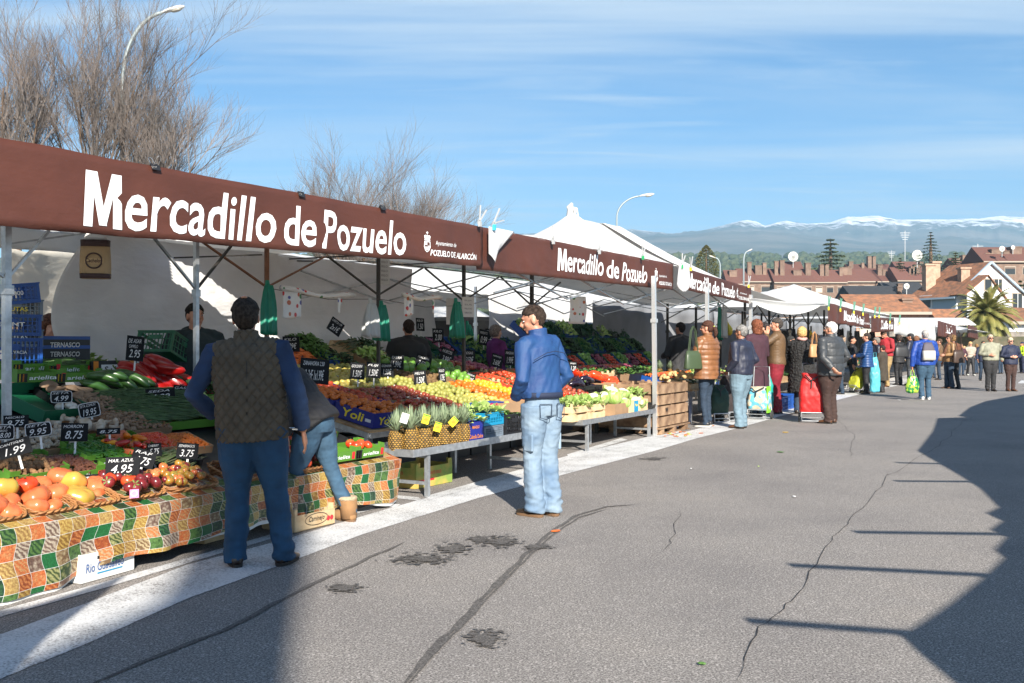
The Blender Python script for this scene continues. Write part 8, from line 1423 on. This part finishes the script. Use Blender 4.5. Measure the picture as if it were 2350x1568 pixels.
# white house with gable
Bx = xx_(2268, 108); zr = zz(603, 108); rd = Vector((-.36, .933, 0)); pd = Vector((.933, .36, 0)); bp_ = Vector((Bx, 108, 0)); ze = zz(675, 106); t = thing('white_house', 'white house with steep orange tile roof and side wall coloured blue for shade', 'house', (Bx, 108, 0)); hw = 4.6; LL = 6.5; RW = 5.2
b = MB(); gz = TZ(100)-1.5
b.add([-pd*hw+Vector((0, 0, gz)), pd*RW+Vector((0, 0, gz)), pd*RW+Vector((0, 0, ze)), Vector((0, 0, zr-.12)), -pd*hw+Vector((0, 0, ze))], [(0, 1, 2, 3, 4)]); part(b, 'gable_wall', whw, t, solid=.1)
b = MB(); b.add([-pd*hw+Vector((0, 0, gz)), -pd*hw+rd*LL+Vector((0, 0, gz)), -pd*hw+rd*LL+Vector((0, 0, ze)), -pd*hw+Vector((0, 0, ze))], [(0, 1, 2, 3)]); part(b, 'side_wall', blw, t, solid=.1)  # shade on the white house put into this wall's blue colour
b = MB(); sl = (zr-ze)/hw; o = .5; a0_ = -rd*.35; b.add([a0_+Vector((0, 0, zr)), a0_-pd*(hw+o)+Vector((0, 0, ze-sl*o)), rd*(LL+.4)-pd*(hw+o)+Vector((0, 0, ze-sl*o)), rd*(LL-1.0)+Vector((0, 0, zr)), a0_+pd*(RW+o)+Vector((0, 0, ze-sl*o*.8)), rd*(LL+.4)+pd*(RW+o)+Vector((0, 0, ze-sl*o))], [(0, 1, 2, 3), (0, 3, 5, 4), (3, 2, 5)]); rf = part(b, 'roof', tileo, t, solid=.18)
b = MB(); b.bar(a0_+Vector((0, 0, zr+.02)), a0_+pd*(RW+o)+Vector((0, 0, ze-sl*o*.8+.02)), .22); b.bar(a0_+Vector((0, 0, zr+.02)), a0_-pd*(hw+o)+Vector((0, 0, ze-sl*o+.02)), .22); b.bar(a0_-pd*(hw+o)+Vector((0, 0, ze-sl*o+.0)), rd*(LL+.4)-pd*(hw+o)+Vector((0, 0, ze-sl*o)), .2); part(b, 'roof_trim', blw, t)
for (x, y, w_, h, wl_) in ((1.2, zz(655, 108), 1.0, 1.3, 0), (4.0, zz(690, 108), 1.3, 1.6, 0), (-1.6, zz(652, 108), .8, 1.2, 0), (2.5, zz(728, 108), 1.3, 1.5, 0)):
    c = pd*x-rd*.10+Vector((0, 0, y)); b = MB(); q = Matrix((pd, rd, Vector((0, 0, 1)))).transposed(); b.box(c, (w_+.25, .08, h+.25), M=q); wn_ = part(b, 'window', conc, t); b = MB(); b.box(c-rd*.05, (w_, .06, h), M=q); part(b, 'pane', pane, wn_); b = MB(); b.box(c-rd*.09, (.06, .03, h), M=q); part(b, 'frame', white, wn_)
c = -pd*(hw+.1)+rd*4.2+Vector((0, 0, zz(692, 108))); q = Matrix((rd, -pd, Vector((0, 0, 1)))).transposed(); b = MB(); b.box(c, (1.8, .1, 1.5), M=q); wn_ = part(b, 'window', whw, t); b = MB(); b.box(c-pd*.08, (1.5, .06, 1.2), M=q); part(b, 'pane', pane, wn_)
for k, (x, y, zt, s_) in enumerate(((-2.3, 1.2, zz(618, 108), .95), (-3.3, 5.2, zz(608, 110), 1.1), (-2.0, 5.6, zz(604, 112), .8))): c = pd*x+rd*y; b = MB(); b.span((c.x-s_/2, c.y-s_/2, ze+.3), (c.x+s_/2, c.y+s_/2, zt)); b.box((c.x, c.y, zt+.1), (s_+.25, s_+.25, .2)); part(b, 'chimney', mat('stone_chimney', (.42, .28, .20), .9, var=.3, vscale=3), rf)
# small front gable
b = MB(); c0_ = pd*(-2.6)-rd*1.6; zz0 = zz(634, 106); b.add([c0_-pd*2.1+Vector((0, 0, gz)), c0_+pd*3.2+Vector((0, 0, gz)), c0_+pd*3.2+Vector((0, 0, ze-.6)), c0_+pd*.6+Vector((0, 0, zz0)), c0_-pd*2.1+Vector((0, 0, ze))], [(0, 1, 2, 3, 4)]); part(b, 'front_gable', whw, t, solid=.1)
b = MB(); b.add([c0_-rd*.3+pd*.6+Vector((0, 0, zz0+.1)), c0_-rd*.3-pd*2.6+Vector((0, 0, ze-.15)), c0_+rd*1.8-pd*2.6+Vector((0, 0, ze-.15)), c0_+rd*1.8+pd*.6+Vector((0, 0, zz0+.1)), c0_-rd*.3+pd*3.6+Vector((0, 0, ze-.85)), c0_+rd*1.8+pd*3.6+Vector((0, 0, ze-.85))], [(0, 1, 2, 3), (0, 3, 5, 4)]); part(b, 'front_gable_roof', tileo, t, solid=.12)
c = c0_+pd*.7-rd*.08+Vector((0, 0, zz(654, 106))); q = Matrix((pd, rd, Vector((0, 0, 1)))).transposed(); b = MB(); b.box(c, (1.1, .08, 1.4), M=q); wn_ = part(b, 'window', conc, t); b = MB(); b.box(c-rd*.05, (.85, .06, 1.1), M=q); part(b, 'pane', pane, wn_)
# stone wall and slope at the end of the street
stone = mat('stone_wall', (.26, .23, .20), .95, col2=(.13, .12, .11), vscale=3, bump=1, bscale=6)
b = MB(); b.span((-8, 0, -1), (34, .6, 1.75)); o = b.build('stone_wall', stone, None, loc=(36, 74, .6)); tag(o, 'rough grey stone wall at the end of the street under the palm', 'wall')
b = MB(); b.span((-30, 0, 0), (20, 1.2, 1.9)); o = b.build('hedge_wall', mat('hedge', (.05, .055, .03), .95, col2=(.11, .09, .06), vscale=2, bump=1, bscale=8), None, loc=(15, 64, 0)); tag(o, 'dark clipped hedge behind the farthest stalls', 'hedge')
# black van glimpsed between the stalls
c = W(22.5, 13.2); t = thing('van', 'black van glimpsed between the stalls beyond the man in blue', 'van', c, RZ); b = MB(); b.loft([(0, 0, .35, 2.4, .95, 6), (0, 0, .6, 2.5, 1.0, 6), (0, 0, 1.3, 2.45, .98, 6), (.1, 0, 2.0, 2.2, .85, 6), (.1, 0, 2.1, 2.0, .75, 6)], 32); b.build('body', mat('black_car_paint', (.01, .01, .012), .25, coat=.6), t, smooth=False)
for x in (-1.4, 1.5):
    for y in (-.95, .95): q = MB(); q.rings([[(x+.33*math.cos(a), y+s_, .33+.33*math.sin(a)) for a in [j*math.pi/8 for j in range(16)]] for s_ in (-.1, .1)]); q.build('wheel', mat('wheel_rubber', (.04, .04, .04), .7), t)
q = MB(); q.box((-.3, -1.0, 1.65), (1.8, .04, .5)); q.build('window', pane, t); q = MB(); put_text(q, 'TER', (-1.9, -1.03, 1.15), (1, 0, 0), (0, 0, 1), 1.2, .35, .02, .2, .002); q.build('lettering', white, t)
